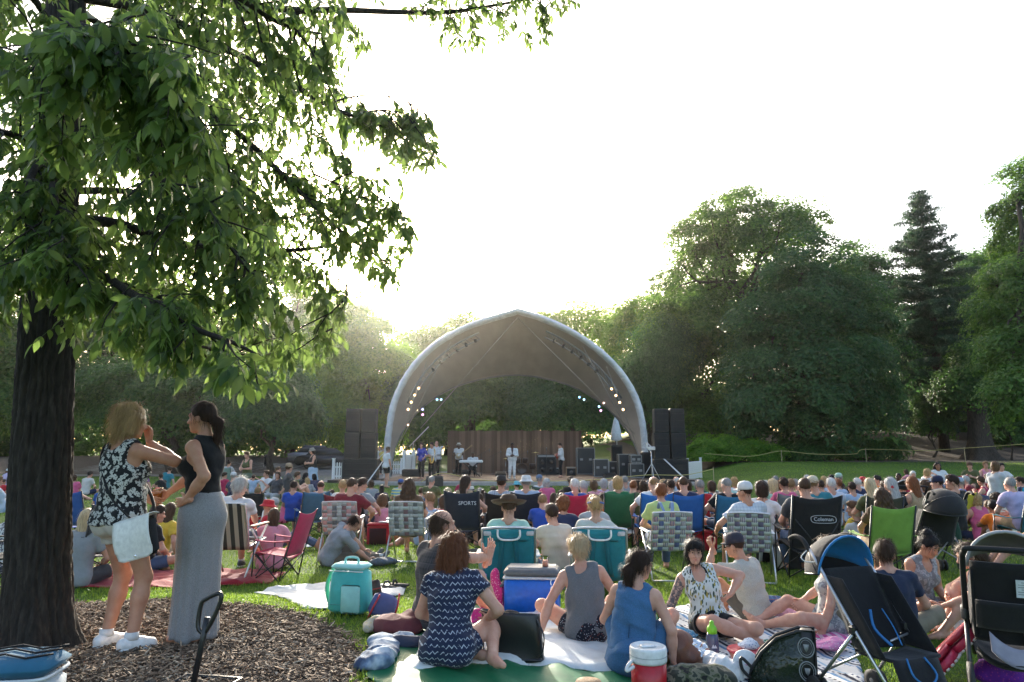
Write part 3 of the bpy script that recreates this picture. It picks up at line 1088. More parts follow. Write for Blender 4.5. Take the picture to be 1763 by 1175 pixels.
 # ground, mulch, path
def inpoly(x,y,poly):
 x,y=np.asarray(x,float),np.asarray(y,float)
 r_=np.zeros(x.shape,bool)
 n=len(poly)
 for i in range(n):
  (x1,y1),(x2,y2)=poly[i][:2],poly[(i+1)%n][:2]
  c=((y1>y)!=(y2>y))&(x<(x2-x1)*(y-y1)/(y2-y1+1e-12)+x1)
  r_^=c
 return r_
def proj(P):
 """photograph pixel of world points"""
 P=np.asarray(P,float)
 y,z=P[...,1],P[...,2]-CAM_H
 f=y*math.cos(TILT)+z*math.sin(TILT)
 u=-y*math.sin(TILT)+z*math.cos(TILT)
 f=np.where(f<.05,.05,f)
 return 881.5+FPX*P[...,0]/f,587.5-FPX*u/f
def gp(px,py):
 p=gnd(px,py)
 return(p.x,p.y)
g=NG('grass_ground')
v=g.co()
big=g.noise(v,.35,4)
fine=g.noise(v,9,4)
c=g.ramp(g.math('ADD',g.math('MULTIPLY',big,.55),g.math('MULTIPLY',fine,.45)),[(.34,(.034,.065,.008)),(.5,(.060,.120,.014)),(.68,(.098,.170,.022))])
g.base(c)
g.rough(.9)
g.b.inputs['Specular IOR Level'].default_value=.2
g.bump(g.noise(v,40,4),.8,.04)
GRASS_G=g.m
ys=np.concatenate([np.linspace(-8,3,8),np.linspace(3.3,30,110),np.linspace(30.6,85,80),np.linspace(88,240,12)])
xs=np.concatenate([np.linspace(-170,-62,8),np.linspace(-60,-9,40),np.linspace(-8.6,8.6,72),np.linspace(9,60,40),np.linspace(62,170,8)])
XX,YY=np.meshgrid(xs,ys,indexing='ij')
ZZ=gz(XX,YY)
W=len(ys)
ii,jj=np.meshgrid(np.arange(len(xs)-1),np.arange(W-1),indexing='ij')
q=np.stack([ii*W+jj,(ii+1)*W+jj,(ii+1)*W+jj+1,ii*W+jj+1],-1).reshape(-1,4)
struct('ground',quad_mesh('ground',np.stack([XX,YY,ZZ],-1).reshape(-1,3),q),GRASS_G)
def patch(name,poly,m,lift=.004,step=.25,kind='structure'):
 """a sheet that follows the ground inside a polygon"""
 P=np.array([p[:2]for p in poly])
 x0,y0=P.min(0)
 x1,y1=P.max(0)
 gx,gy=np.arange(x0,x1+step,step),np.arange(y0,y1+step,step)
 X,Y=np.meshgrid(gx,gy,indexing='ij')
 cx,cy=(X[:-1,:-1]+X[1:,1:])/2,(Y[:-1,:-1]+Y[1:,1:])/2
 ins=inpoly(cx,cy,poly)
 a,b=np.nonzero(ins)
 Wy=len(gy)
 q=np.stack([a*Wy+b,(a+1)*Wy+b,(a+1)*Wy+b+1,a*Wy+b+1],-1)
 v=np.stack([X,Y,gz(X,Y)+lift],-1).reshape(-1,3)
 used,inv=np.unique(q,return_inverse=True)
 o=obj(name,quad_mesh(name,v[used],inv.reshape(-1,4)),m)
 return tag(o,kind=kind)
MULCH=[gp(*p)for p in((-330,1052),(110,1044),(300,1038),(440,1046),(520,1060),(580,1088),(622,1130),(604,1175),(560,1260),(-600,1260))]
g=NG('mulch')
v=g.co()
g.base(g.ramp(g.noise(v,60,4),[(.3,(.035,.022,.014)),(.55,(.085,.058,.040)),(.75,(.16,.115,.08))]))
g.rough(.95)
g.bump(g.noise(v,45,4),1.0,.03)
patch('mulch_bed',MULCH,g.m,.006,.06)
g=NG('wood_chips')
geo=g.n('NewGeometry')
g.base(g.ramp(geo.outputs['Random Per Island'],[(0,(.042,.026,.016)),(.35,(.115,.072,.045)),(.7,(.22,.15,.098)),(.9,(.35,.26,.18)),(1,(.46,.38,.29))]))
g.rough(.9)
CHIP=g.m
P=np.array(MULCH)
n=90000
cx,cy=NR.uniform(-6.3,-.4,n),NR.uniform(4.15,6.6,n)
k=inpoly(cx+NR.randn(n)*.05,cy+NR.randn(n)*.05,MULCH)
u_,_v=proj(np.stack([cx,cy,gz(cx,cy)],-1))
k&=(u_>-160)
cx,cy=cx[k][:26000],cy[k][:26000]
n=len(cx)
cz=gz(cx,cy)+.010+NR.rand(n)*.022
L,Wd,T=NR.uniform(.008,.034,n)*(1+(NR.rand(n)<.12)),NR.uniform(.003,.009,n),NR.uniform(.001,.003,n)
ya,pa,ra=NR.rand(n)*6.28,NR.randn(n)*.28,NR.randn(n)*.4
ax_=np.stack([np.cos(ya)*np.cos(pa),np.sin(ya)*np.cos(pa),np.sin(pa)],-1)
bx_=np.stack([-np.sin(ya),np.cos(ya),ra],-1)
bx_/=np.linalg.norm(bx_,axis=1,keepdims=True)
nx_=np.cross(ax_,bx_)
c0=np.stack([cx,cy,cz],-1)
vv=np.stack([c0+sx*ax_*L[:,None]+sy*bx_*(Wd*(1 if sx<0 else.5))[:,None]+sz*nx_*T[:,None]for sz in(-1,1)for sx,sy in((-1,-1),(1,-1),(1,1),(-1,1))],1)
qb=np.array([[3,2,1,0],[4,5,6,7],[0,1,5,4],[1,2,6,5],[2,3,7,6],[3,0,4,7]])
tag(obj('wood_chips',quad_mesh('wood_chips',vv.reshape(-1,3),(np.arange(n)[:,None,None]*8+qb).reshape(-1,4),False),CHIP),'shredded brown wood chips mulching the ground under the shade tree','mulch',kind='stuff')
g=NG('asphalt')
v=g.co()
g.base(g.ramp(g.noise(v,3,5),[(.3,(.14,.13,.12)),(.7,(.24,.225,.21))]))
g.rough(.9)
g.bump(g.noise(v,120,2),.3,.01)
ASPH=g.m
patch('path',[(-30,41),(-14.5,41),(-11.2,36),(-9.6,33.5),(-6,33.0),(-6,49),(-13,52),(-30,56)],ASPH,.02,.5)
g=NG('bark_mulch')
v=g.co()
g.base(g.ramp(g.noise(v,30,5),[(.3,(.045,.032,.024)),(.7,(.13,.098,.075))]))
g.rough(.95)
g.bump(g.noise(v,25,5),1.0,.06)
patch('mulch_slope',[(8.5,45.0),(14,43.6),(24,42.0),(40,41),(60,40),(60,75),(9,75)],g.m,.02,.6)
patch('mulch_shade',[(-60,40),(-22,43.5),(-15.5,45),(-13,52),(-13,75),(-60,75)],g.m,.02,.8)
# grass blades
BARE=[MULCH]
def blades(n,d0,d1,h0,w0,seg):
 r_=NR
 d=np.sqrt(r_.uniform(d0*d0,d1*d1,n))
 a=r_.uniform(-.74,.74,n)
 x,y=d*np.tan(a),d*np.ones(n)
 k=np.ones(n,bool)
 for p in BARE:
  k&=~inpoly(x,y,p)
 k&=~((np.abs(x+.3)<9.2)&(y>31.5))
 k&=~(y-.15*x>43.5)
 x,y=x[k],y[k]
 n=len(x)
 base=np.stack([x,y,gz(x,y)-.004],-1)
 # uneven turf: height varies in patches
 hh=h0*(.55+.9*r_.rand(n))*(.8+.35*np.sin(x*2.1+1.3*np.sin(y*1.7))*np.sin(y*2.7+x))
 yaw=r_.rand(n)*6.283
 lean=r_.rand(n)*.9
 dv=np.stack([np.cos(yaw),np.sin(yaw),np.zeros(n)],-1)
 sv=np.stack([-np.sin(yaw+r_.randn(n)*.5),np.cos(yaw),np.zeros(n)],-1)*(w0*(.6+.8*r_.rand(n)))[:,None]
 up=np.array([0,0,1.])
 m1=base+dv*(hh*lean*.3)[:,None]+up*(hh*.55)[:,None]
 tp=base+dv*(hh*lean)[:,None]+up*(hh*(1-.35*lean))[:,None]
 if seg==2:
  vv=np.stack([base-sv,base+sv,m1+sv*.8,m1-sv*.8,tp],1).reshape(-1,3)
  k5=np.arange(n)[:,None]*5
  lo=np.concatenate([k5+0,k5+1,k5+2,k5+3,k5+3,k5+2,k5+4],1).ravel()
  st=(np.arange(n)[:,None]*7+np.array([0,4])).ravel()
 else:
  vv=np.stack([base-sv,base+sv,tp],1).reshape(-1,3)
  lo=np.arange(n*3)
  st=np.arange(n)*3
 return raw_mesh('grass',vv,lo,st,False)
def grow_grass():
 m=leafm('grass_blades',(.045,.095,.009),(.125,.215,.024),.42,.5)
 for a in((150000,4.1,9.2,.048,.0026,2),(120000,9.2,17,.055,.0055,1),(130000,17,44,.065,.011,1)):
  tag(obj('grass',blades(*a),m),'green mown lawn grass of the concert lawn','grass',kind='stuff')
  # trees
def leaves_mesh(p,nrm,size,asp=.55,name='leaves',droop=0.,rs=NR):
 """rhombic folded leaves: positions, preferred normals, lengths"""
 n=len(p)
 nn=nrm+rs.randn(n,3)*.28
 nn/=np.linalg.norm(nn,axis=1,keepdims=True)+1e-9
 t=rs.randn(n,3)
 t[:,2]-=droop
 t-=nn*(t*nn).sum(1,keepdims=True)
 t/=np.linalg.norm(t,axis=1,keepdims=True)+1e-9
 b=np.cross(nn,t)
 s=(size*(.6+.8*rs.rand(n)))[:,None]
 v=np.stack([p-t*s*.5,p+b*s*asp*.5+nn*s*.06,p+t*s*.5-nn*s*.1,p-b*s*asp*.5+nn*s*.06],1).reshape(-1,3)
 q=np.arange(n*4).reshape(-1,4)
 return quad_mesh(name,v,q,False)
def crown_points(blobs,nclump,per,cr,seed,inner=.25,flat=.55,lump=.25):
 rs=np.random.RandomState(seed)
 vol=np.array([(b[3]*b[4]+b[4]*b[5]+b[3]*b[5])for b in blobs])
 cnt=np.maximum(6,(nclump*vol/vol.sum()).astype(int))
 pts,nrs=[],[]
 for b,c_ in zip(blobs,cnt):
  ctr,rad=np.array(b[:3]),np.array(b[3:6])
  d=rs.randn(c_,3)
  d/=np.linalg.norm(d,axis=1,keepdims=True)
  d[:,2]=np.where(d[:,2]<-.6,-d[:,2]*.5,d[:,2])
  rr=np.where(rs.rand(c_)<inner,rs.uniform(.3,.8,c_),rs.uniform(.82,1.06,c_))
  rr*=1+lump*np.sin(d@np.array([3.1,2.3,4.2])+seed)*.5+lump*.4*rs.randn(c_)
  cc=ctr+d*rad*rr[:,None]
  for j in range(c_):
   m=int(per*rs.uniform(.6,1.4))
   r0=cr*rs.uniform(.6,1.35)
   e=rs.randn(m,3)
   e/=np.linalg.norm(e,axis=1,keepdims=True)
   e*=(rs.rand(m,1)**.42)
   o=d[j]*.6+np.array([0,0,.55])
   o/=np.linalg.norm(o)
   dn=e@o
   off=e-np.outer(dn,o)*(1-flat)
   off=off-np.outer((1-np.minimum(1,np.linalg.norm(off,axis=1)))*-.25+.25,o)*.5
   pts.append(cc[j]+off*r0)
   nrs.append(np.tile(o,(m,1))+.85*e)
 return np.vstack(pts),np.vstack(nrs)
g=NG('bark')
v=g.co((1,1,.25))
g.base(g.ramp(g.noise(v,14,5),[(.3,(.030,.022,.017)),(.7,(.085,.066,.052))]))
g.rough(.95)
g.bump(g.noise(v,22,5),1.,.05)
BARK=g.m
def limb_path(a,b,sag,seed,n=7):
 rs=random.Random(seed)
 a,b=Vector(a),Vector(b)
 L=(b-a).length
 pts=[]
 for i in range(n):
  t=i/(n-1)
  p=a.lerp(b,t)+Vector((rs.gauss(0,.03)*L,rs.gauss(0,.03)*L,sag*L*math.sin(math.pi*t)+rs.gauss(0,.015)*L))*(1 if 0<i<n-1 else 0)
  pts.append(p)
 return pts
TREES='trees behind the lawn'
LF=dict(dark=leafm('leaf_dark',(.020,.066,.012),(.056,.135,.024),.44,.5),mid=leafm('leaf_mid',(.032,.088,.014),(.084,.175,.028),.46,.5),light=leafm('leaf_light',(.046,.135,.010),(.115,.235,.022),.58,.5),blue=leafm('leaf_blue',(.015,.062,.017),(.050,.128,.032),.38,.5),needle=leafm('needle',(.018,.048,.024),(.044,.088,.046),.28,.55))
def bg_tree(name,label,base,blobs,mt,nclump=260,per=120,cr=.9,size=.2,tr=.25,seed=1,cat='tree',group=TREES,inner=.25,droop=0.,asp=.55,flat=.55,lump=.25,trunk=True,lean=(0,0)):
 bx,by=base
 bz=float(gz(bx,by))
 t=thing(name,label,cat,(bx,by,bz),0,group)
 o0=np.array([bx,by,bz])
 pts,nr=crown_points([(b[0]-bx,b[1]-by,b[2]-bz,*b[3:6])for b in blobs],int(nclump*1.0),per*1.5,cr*1.22,seed,inner,flat*.75,lump)
 k=pts[:,2]>.05
 pts,nr=pts[k],nr[k]
 obj('crown',leaves_mesh(pts,nr,np.full(len(pts),size*1.12),asp,'crown',droop,np.random.RandomState(seed+99)),LF[mt],t)
 if trunk:
  top=max(b[2]+b[5]*.3 for b in blobs)-bz
  m=MB(True)
  c=np.mean([[b[0]-bx,b[1]-by]for b in blobs],axis=0)
  P=limb_path((0,0,-.1),(c[0]*.7,c[1]*.7,top),.0,seed,8)
  m.tube(P,[tr*(1.35 if i==0 else 1-.1*i)for i in range(8)],10)
  obj('trunk',m,BARK,t)
  m=MB(True)
  for i,b in enumerate(blobs):
   h0=P[min(6,2+i%5)]
   for j in range(3):
    rs=random.Random(seed*31+i*7+j)
    e=Vector((b[0]-bx+rs.uniform(-.7,.7)*b[3],b[1]-by+rs.uniform(-.7,.7)*b[4],b[2]-bz+rs.uniform(-.3,.7)*b[5]))
    if(e-h0).length>.5:
     m.tube(limb_path(h0,e,.05,seed+i*5+j),[tr*.42*(1-.13*k)for k in range(7)],6)
  if m.n:
   obj('limbs',m,BARK,t)
 return t
def blob(px,py,rx,ry,Y,dy=None):
 """crown lobe whose middle is seen at (px,py); rx, ry in photograph pixels, Y metres ahead"""
 c=at(px,py,Y)
 k=Y/(FPX*math.cos(TILT))*1.0
 return(c.x,c.y,c.z,rx*k,dy if dy else(rx+ry)/2*k,ry*k)
def base_at(px,Y):
 p=at(px,780,Y)
 return(p.x,Y)
def build_trees():
# right-hand group
 bg_tree('shade_tree','tallest round crowned deciduous tree right of the bandstand, sky showing through its upper limbs',base_at(1290,58),[blob(1285,400,105,75,58),blob(1210,440,75,80,57),blob(1365,400,65,60,58),blob(1180,540,70,90,56),blob(1290,520,120,110,60),blob(1225,620,85,110,56),blob(1200,710,60,70,55),blob(1290,700,60,80,57)],'mid',520,120,1.25,.25,.45,3)
 bg_tree('shade_tree','dense dark maple with a rounded mound of foliage down to the lawn edge',base_at(1400,50),[blob(1395,500,95,85,50),blob(1330,590,85,90,49),blob(1450,590,90,100,50),blob(1395,650,130,90,48),blob(1310,700,62,70,47),blob(1470,700,75,75,49),blob(1390,725,110,45,48)],'blue',620,120,1.15,.22,.4,5)
 bg_tree('shade_tree','broad crown behind the spruce and the maple, dark against the white sky',base_at(1470,66),[blob(1465,480,70,70,66),blob(1510,560,80,120,68),blob(1450,600,80,100,68)],'dark',280,110,1.4,.28,.4,8)
 bg_tree('shade_tree','dark spreading tree right of the spruce at the woodland edge',base_at(1680,62),[blob(1690,520,70,90,62),blob(1660,600,80,80,60),blob(1720,470,45,60,64),blob(1620,640,70,60,64)],'dark',380,110,1.3,.26,.4,9)
 bg_tree('shade_tree','light leaved tree standing cut off at the right edge of the lawn',base_at(1800,38),[blob(1780,370,45,110,38),blob(1790,520,90,120,38),blob(1760,600,60,70,37),blob(1775,680,60,60,36)],'mid',330,120,.85,.19,.35,10)
 # behind and beside the bandstand
 bg_tree('weeping_tree','weeping tree with trailing foliage just right of the canopy',base_at(1120,54),[blob(1115,650,60,70,54),blob(1150,620,55,60,55),blob(1090,690,45,55,53)],'blue',260,120,1.0,.24,.25,12,droop=2.5,asp=.3,flat=1.2)
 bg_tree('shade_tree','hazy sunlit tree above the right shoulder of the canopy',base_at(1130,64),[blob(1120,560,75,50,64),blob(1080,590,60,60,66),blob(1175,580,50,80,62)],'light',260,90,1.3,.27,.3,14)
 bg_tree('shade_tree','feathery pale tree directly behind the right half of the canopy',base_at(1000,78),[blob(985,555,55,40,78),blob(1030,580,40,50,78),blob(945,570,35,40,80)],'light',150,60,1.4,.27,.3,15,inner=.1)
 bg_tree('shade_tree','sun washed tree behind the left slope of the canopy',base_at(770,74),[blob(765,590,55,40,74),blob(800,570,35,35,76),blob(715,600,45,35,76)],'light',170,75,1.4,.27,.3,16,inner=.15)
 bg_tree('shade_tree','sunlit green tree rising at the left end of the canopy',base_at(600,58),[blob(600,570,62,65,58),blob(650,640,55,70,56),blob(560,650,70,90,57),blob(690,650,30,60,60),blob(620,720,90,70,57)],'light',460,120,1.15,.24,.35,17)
 bg_tree('shade_tree','tall loosely leaved tree in the woods left of the canopy',base_at(500,64),[blob(500,560,80,80,64),blob(440,610,80,90,64),blob(530,640,60,60,62),blob(470,720,110,70,62)],'mid',380,110,1.3,.27,.4,18)
 bg_tree('yew_shrub','bushy fringed evergreen to the right of the standing women',base_at(470,42),[blob(465,700,75,65,42),blob(510,710,45,50,41),blob(420,710,50,50,42),blob(470,660,60,40,43)],'blue',330,110,.8,.19,.2,19,'shrub')
 bg_tree('yew_shrub','dark evergreen mass between the trunk and the standing women',base_at(300,44),[blob(250,690,90,60,44),blob(340,690,80,70,44),blob(180,670,80,70,45),blob(400,670,60,60,45)],'dark',400,110,.95,.21,.25,20,'shrub')
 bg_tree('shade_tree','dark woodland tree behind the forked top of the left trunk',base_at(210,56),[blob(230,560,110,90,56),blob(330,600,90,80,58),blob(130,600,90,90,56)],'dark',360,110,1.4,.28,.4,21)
 bg_tree('shade_tree','leafy tree at the far left edge of the lawn',base_at(-40,44),[blob(-40,600,100,110,44),blob(40,660,60,60,44),blob(-60,700,60,50,42)],'mid',300,110,1.1,.23,.35,22)
 bg_tree('shade_tree','dark leafy backdrop tree behind the stage fence, seen under the canopy',base_at(810,56),[blob(800,690,70,60,56),blob(730,700,60,60,55),blob(870,680,60,60,58)],'dark',360,110,1.1,.25,.25,23)
 bg_tree('shade_tree','grey green leafy tree behind the right half of the stage fence',base_at(980,52),[blob(985,700,60,50,52),blob(925,690,55,60,55),blob(1040,700,40,50,52),blob(960,660,80,30,56)],'blue',360,110,1.0,.23,.25,24)
 # low planting
 bg_tree('juniper_shrub','low spreading juniper mound beside the right speaker stack',base_at(1260,46),[blob(1250,778,66,26,46,2.2),blob(1305,785,50,20,46,1.8),blob(1220,785,40,20,45,1.6)],'light',240,110,.55,.15,.1,30,'shrub','low shrubs on the mulch bank',trunk=False)
 bg_tree('juniper_shrub','dark ground hugging juniper below the maple',base_at(1410,47),[blob(1400,778,70,20,47,2),blob(1500,772,50,18,49,2)],'dark',200,100,.6,.15,.1,31,'shrub','low shrubs on the mulch bank',trunk=False)
 bg_tree('rounded_shrub','small rounded shrub below the spruce on the mulch bank',base_at(1605,52),[blob(1605,715,28,45,52,1.3)],'dark',90,100,.5,.16,.08,32,'shrub','low shrubs on the mulch bank')
 bg_tree('rounded_shrub','dark shrub at the right end of the mulch bank',base_at(1740,50),[blob(1745,735,30,45,50,1.4)],'dark',90,100,.5,.16,.08,33,'shrub','low shrubs on the mulch bank')
 for i,(px,Y,ry,lb)in enumerate(((1130,70,120,'distant woodland tree behind the right speaker stack'),(880,84,60,'distant woodland tree centred behind the canopy'),(1560,78,130,'distant dark tree filling the gap behind the spruce'),(670,80,75,'distant tree filling the gap left of the canopy'),(60,70,160,'distant dark tree behind the left trunk'),(1860,60,150,'distant tree beyond the right edge of the lawn'),(380,74,150,'distant tree behind the evergreens on the left'))):
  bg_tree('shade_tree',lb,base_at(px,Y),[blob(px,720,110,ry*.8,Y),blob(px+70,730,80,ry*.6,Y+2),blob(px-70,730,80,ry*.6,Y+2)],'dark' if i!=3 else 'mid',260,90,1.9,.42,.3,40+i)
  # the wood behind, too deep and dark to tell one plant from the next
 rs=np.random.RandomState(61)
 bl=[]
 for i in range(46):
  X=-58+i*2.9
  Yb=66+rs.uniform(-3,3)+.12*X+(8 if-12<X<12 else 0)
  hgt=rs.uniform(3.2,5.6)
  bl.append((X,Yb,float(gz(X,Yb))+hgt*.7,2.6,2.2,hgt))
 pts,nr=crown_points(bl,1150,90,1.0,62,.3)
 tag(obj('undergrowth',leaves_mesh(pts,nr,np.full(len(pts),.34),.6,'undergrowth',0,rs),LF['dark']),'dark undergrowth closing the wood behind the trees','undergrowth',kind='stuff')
 # flared trunk on the bank, its crown above it
 p=base_at(1690,50)
 t=bg_tree('flared_tree','thick flared dark trunk on the mulch bank behind the folding chairs',p,[blob(1700,640,55,50,50),blob(1660,670,40,30,50)],'dark',200,100,1.0,.22,.1,50,trunk=False)
 m=MB(True)
 def tf(u,v_):
  a=u*2*math.pi
  f=math.exp(-v_*9)*1.0
  r_=.75+f*(.85+.35*math.sin(5*a+1))-.2*v_
  return(r_*math.cos(a),r_*math.sin(a),-.2+v_*6)
 m.sheet(tf,30,16)
 obj('trunk',m,BARK,t)
 # the spruce
 bx,by=at(1582,322,56).x,56.0
 bz=float(gz(bx,by))
 topz=at(1582,322,56).z
 t=thing('spruce_tree','tall narrow spruce with drooping tiers standing above the other trees on the right','tree',(bx,by,bz),0,TREES)
 Hh=topz-bz
 m=MB(True)
 m.tube([(0,0,-.1),(.1,0,Hh*.5),(0,0,Hh)],[.42,.25,.03],10)
 obj('trunk',m,BARK,t)
 rs=np.random.RandomState(77)
 pts,nrm=[],[]
 tb=MB(True)
 z=Hh*.10
 while z<Hh*.985:
  f=1-z/Hh
  reach=.3+8.6*f**.85
  if f>.55:
   reach=min(reach,5.2)
  nb=int(5+5*min(1,f*2))
  for j in range(nb):
   a=rs.rand()*6.28
   L=reach*rs.uniform(.45,1.12)
   nseg=max(4,int(L*9))
   tt=np.linspace(.05,1,nseg)
   rise=.13*L*np.sin(tt*2.2)-.30*L*tt**1.5+(.10+.22*(f<.45))*L*tt**2.2
   line=np.stack([np.cos(a)*L*tt,np.sin(a)*L*tt,z+rise],-1)
   if j%2==0:
    tb.tube([tuple(line[0]),tuple(line[len(line)//2]),tuple(line[-1])],[.05,.03,.008],5)
   for q_ in line[1:]:
    m_=20
    wd=.30*(1.1-np.linalg.norm(q_[:2])/(L+.01))+.10
    o=rs.randn(m_,3)*np.array([wd,wd,.06])
    o[:,2]-=np.abs(rs.randn(m_))*.16
    pts.append(q_+o)
    nrm.append(np.tile([0,0,.4],(m_,1)))
  z+=(.36+.62*f)*rs.uniform(.7,1.3)
 P_,N_=np.vstack(pts),np.vstack(nrm)
 obj('crown',leaves_mesh(P_,N_,np.full(len(P_),.24),.28,'crown',1.4,rs),LF['needle'],t)
 obj('limbs',tb,BARK,t)
 # the shade tree in the foreground
def near_tree():
 base=Vector((-3.42,4.95,0))
 base.z=float(gz(base.x,base.y))
 t=thing('shade_tree','big shade tree in the foreground with a ridged dark trunk and hanging leaves','tree',base)
 cl=[at(px,py,4.95)-base for px,py in((62,1112),(64,980),(68,850),(77,700),(85,540),(94,380),(104,200),(112,30),(120,-150),(126,-320),(130,-520))]
 m=MB(True)
 zt=[c.z for c in cl]
 def ctr(z):
  return np.interp(z,zt,[c.x for c in cl]),np.interp(z,zt,[c.y for c in cl])
 rs=np.random.RandomState(4)
 NU,NV=150,230
 uu,vv_=np.meshgrid(np.arange(NU)/NU,np.arange(NV+1)/NV,indexing='ij')
 zz=-.25+vv_**1.1*6.6
 ang=uu*2*math.pi
 rad=np.interp(zz,[-.25,0,.12,.3,.7,1.5,3,6.3],[.37,.275,.235,.210,.196,.185,.165,.11])
 rad=rad+.05*np.exp(-np.clip(zz,0,9)*5)*np.sin(5*ang+.6)+.012*np.sin(3*ang+zz)
 # interlaced vertical ridges of bark
 ph=ang*22+1.6*np.sin(zz*5.0+2*np.sin(ang*3))+.9*np.sin(zz*13+ang*5)
 rg=1-np.abs(np.sin(ph*.5))**.6
 brk=np.sin(zz*31+3*np.sin(ang*9)+2*np.sin(zz*7))>.88
 rad=rad-.022*rg-.006*brk+rs.randn(NU,NV+1)*.0022
 cx_,cy_=ctr(zz)
 V=np.stack([cx_+rad*np.cos(ang),cy_+rad*np.sin(ang),zz],-1).reshape(-1,3)
 i_,j_=np.meshgrid(np.arange(NU),np.arange(NV),indexing='ij')
 Wd=NV+1
 q=np.stack([i_*Wd+j_,((i_+1)%NU)*Wd+j_,((i_+1)%NU)*Wd+j_+1,i_*Wd+j_+1],-1).reshape(-1,4)
 g=NG('ridged_bark')
 v=g.co((1,1,.22))
 g.base(g.ramp(g.noise(v,38,5),[(.28,(.010,.007,.005)),(.55,(.026,.020,.015)),(.78,(.054,.043,.033))]))
 g.rough(.95)
 g.bump(g.noise(v,70,4),.7,.012)
 obj('trunk',quad_mesh('trunk',V,q),g.m,t)
 brs=[[(112,40,4.95),(240,90,4.7),(300,170,4.9),(400,222,5.2),(500,315,5.5),(590,400,5.8),(670,455,6.0)],[(120,-90,4.95),(330,-40,5.2),(450,12,5.6),(600,18,5.9),(760,22,6.2),(860,8,6.3),(950,-8,6.4)],[(112,-10,4.95),(260,20,5.2),(370,75,5.5),(470,125,5.8),(570,185,6.0),(650,215,6.1),(730,262,6.2)],[(98,380,4.95),(200,385,5.2),(310,420,5.4),(420,430,5.7),(540,428,6.0),(640,400,6.2)],[(92,430,4.9),(170,470,4.2),(250,520,3.7),(320,560,3.4),(400,590,3.3),(440,610,3.3)],[(104,220,4.9),(90,110,3.6),(110,60,2.9),(170,70,2.7),(260,110,2.7),(300,180,2.8)],[(100,300,4.9),(40,240,4.4),(-60,220,4.0),(-140,240,3.7)],[(106,180,5.0),(190,250,6.6),(310,300,8.0),(430,400,9.0),(520,470,9.6)],[(98,330,5.0),(170,440,6.2),(280,500,7.2),(400,550,7.8),(510,590,8.2)],[(116,-40,5.0),(220,-30,6.6),(350,30,7.6),(480,100,8.4),(590,150,9)],[(110,100,4.95),(60,0,4.4),(-30,-60,4.0),(-150,-60,3.8)],[(94,420,4.95),(50,450,4.6),(0,480,4.4),(-60,520,4.2)],[(106,150,4.9),(180,220,4.2),(270,300,3.8),(350,370,3.7),(430,470,3.7)],[(110,60,5.0),(230,150,5.8),(340,250,6.3),(420,330,6.8),(480,440,7)],[(100,290,4.9),(92,320,4.2),(102,390,3.9),(125,470,3.8)],[(104,250,4.9),(60,290,4.3),(46,370,4.0),(58,450,3.9)],[(600,200,6.0),(660,190,6.0),(710,205,6.0),(750,265,6.0)],[(560,180,6.0),(620,165,6.1),(690,170,6.1),(735,200,6.1)],[(560,380,5.7),(620,340,5.8),(670,350,5.8),(700,400,5.8)],[(600,410,5.8),(650,430,5.8),(685,470,5.8)],[(500,430,5.9),(560,470,6.0),(600,500,6.0),(560,590,6.0)],[(540,300,5.4),(590,320,5.5),(640,325,5.5),(690,350,5.5)],[(100,330,5.0),(220,330,5.6),(330,350,6.2),(450,380,6.6),(560,360,7.0)],[(104,200,5.0),(60,160,6.2),(20,120,7.2),(-60,60,8)],[(98,350,5.0),(60,330,5.8),(10,380,6.6),(-80,420,7)],[(108,120,4.95),(200,160,4.6),(280,200,4.3),(360,250,4.3),(430,330,4.5)],[(96,420,5.0),(180,520,5.4),(260,570,5.8),(360,600,6.1),(470,620,6.3)],[(94,400,5.0),(150,400,5.6),(240,440,6.0),(320,500,6.4)],[(112,0,5.0),(200,60,5.4),(300,110,6.0),(400,160,6.4),(520,220,6.8),(600,270,7)],[(118,-60,4.9),(250,-60,4.0),(380,-20,3.8),(480,40,3.9),(560,60,4.2)],]
 ok=[(-260,-260),(1010,-260),(992,60),(935,92),(880,55),(838,118),(770,112),(720,95),(655,118),(600,145),(650,165),(735,178),(752,235),(762,300),(700,295),(655,262),(600,270),(612,300),(700,320),(725,395),(700,490),(640,515),(605,440),(585,470),(600,520),(600,580),(570,645),(480,700),(420,690),(360,660),(300,655),(240,640),(170,600),(128,600),(100,660),(-260,690)]
 rs=np.random.RandomState(21)
 wood,twig=MB(True),MB(True)
 LP,LD,LN,LL=[],[],[],[]
 for bi,br in enumerate(brs):
  P=[at(*p)-base for p in br]
  # smooth
  S=[]
  for i in range(len(P)-1):
   for k in range(5):
    t_=k/5
    p0,p1,p2,p3=P[max(i-1,0)],P[i],P[i+1],P[min(i+2,len(P)-1)]
    S.append(.5*((2*p1)+(p2-p0)*t_+(2*p0-5*p1+4*p2-p3)*t_**2+(3*p1-p0-3*p2+p3)*t_**3))
  S.append(P[-1])
  n=len(S)
  r0=.050 if bi in(0,1,2,3)else.034 if br[0][0]<300 else.011
  bm=MB(True)
  bm.tube(S,[r0*(1-.88*i/n)for i in range(n)],8)
  obj('branch',bm,g.m,t)
  tot=sum((S[i+1]-S[i]).length for i in range(n-1))
  nsec=int(tot*(14 if bi==5 or br[0][0]>300 else 9.8))
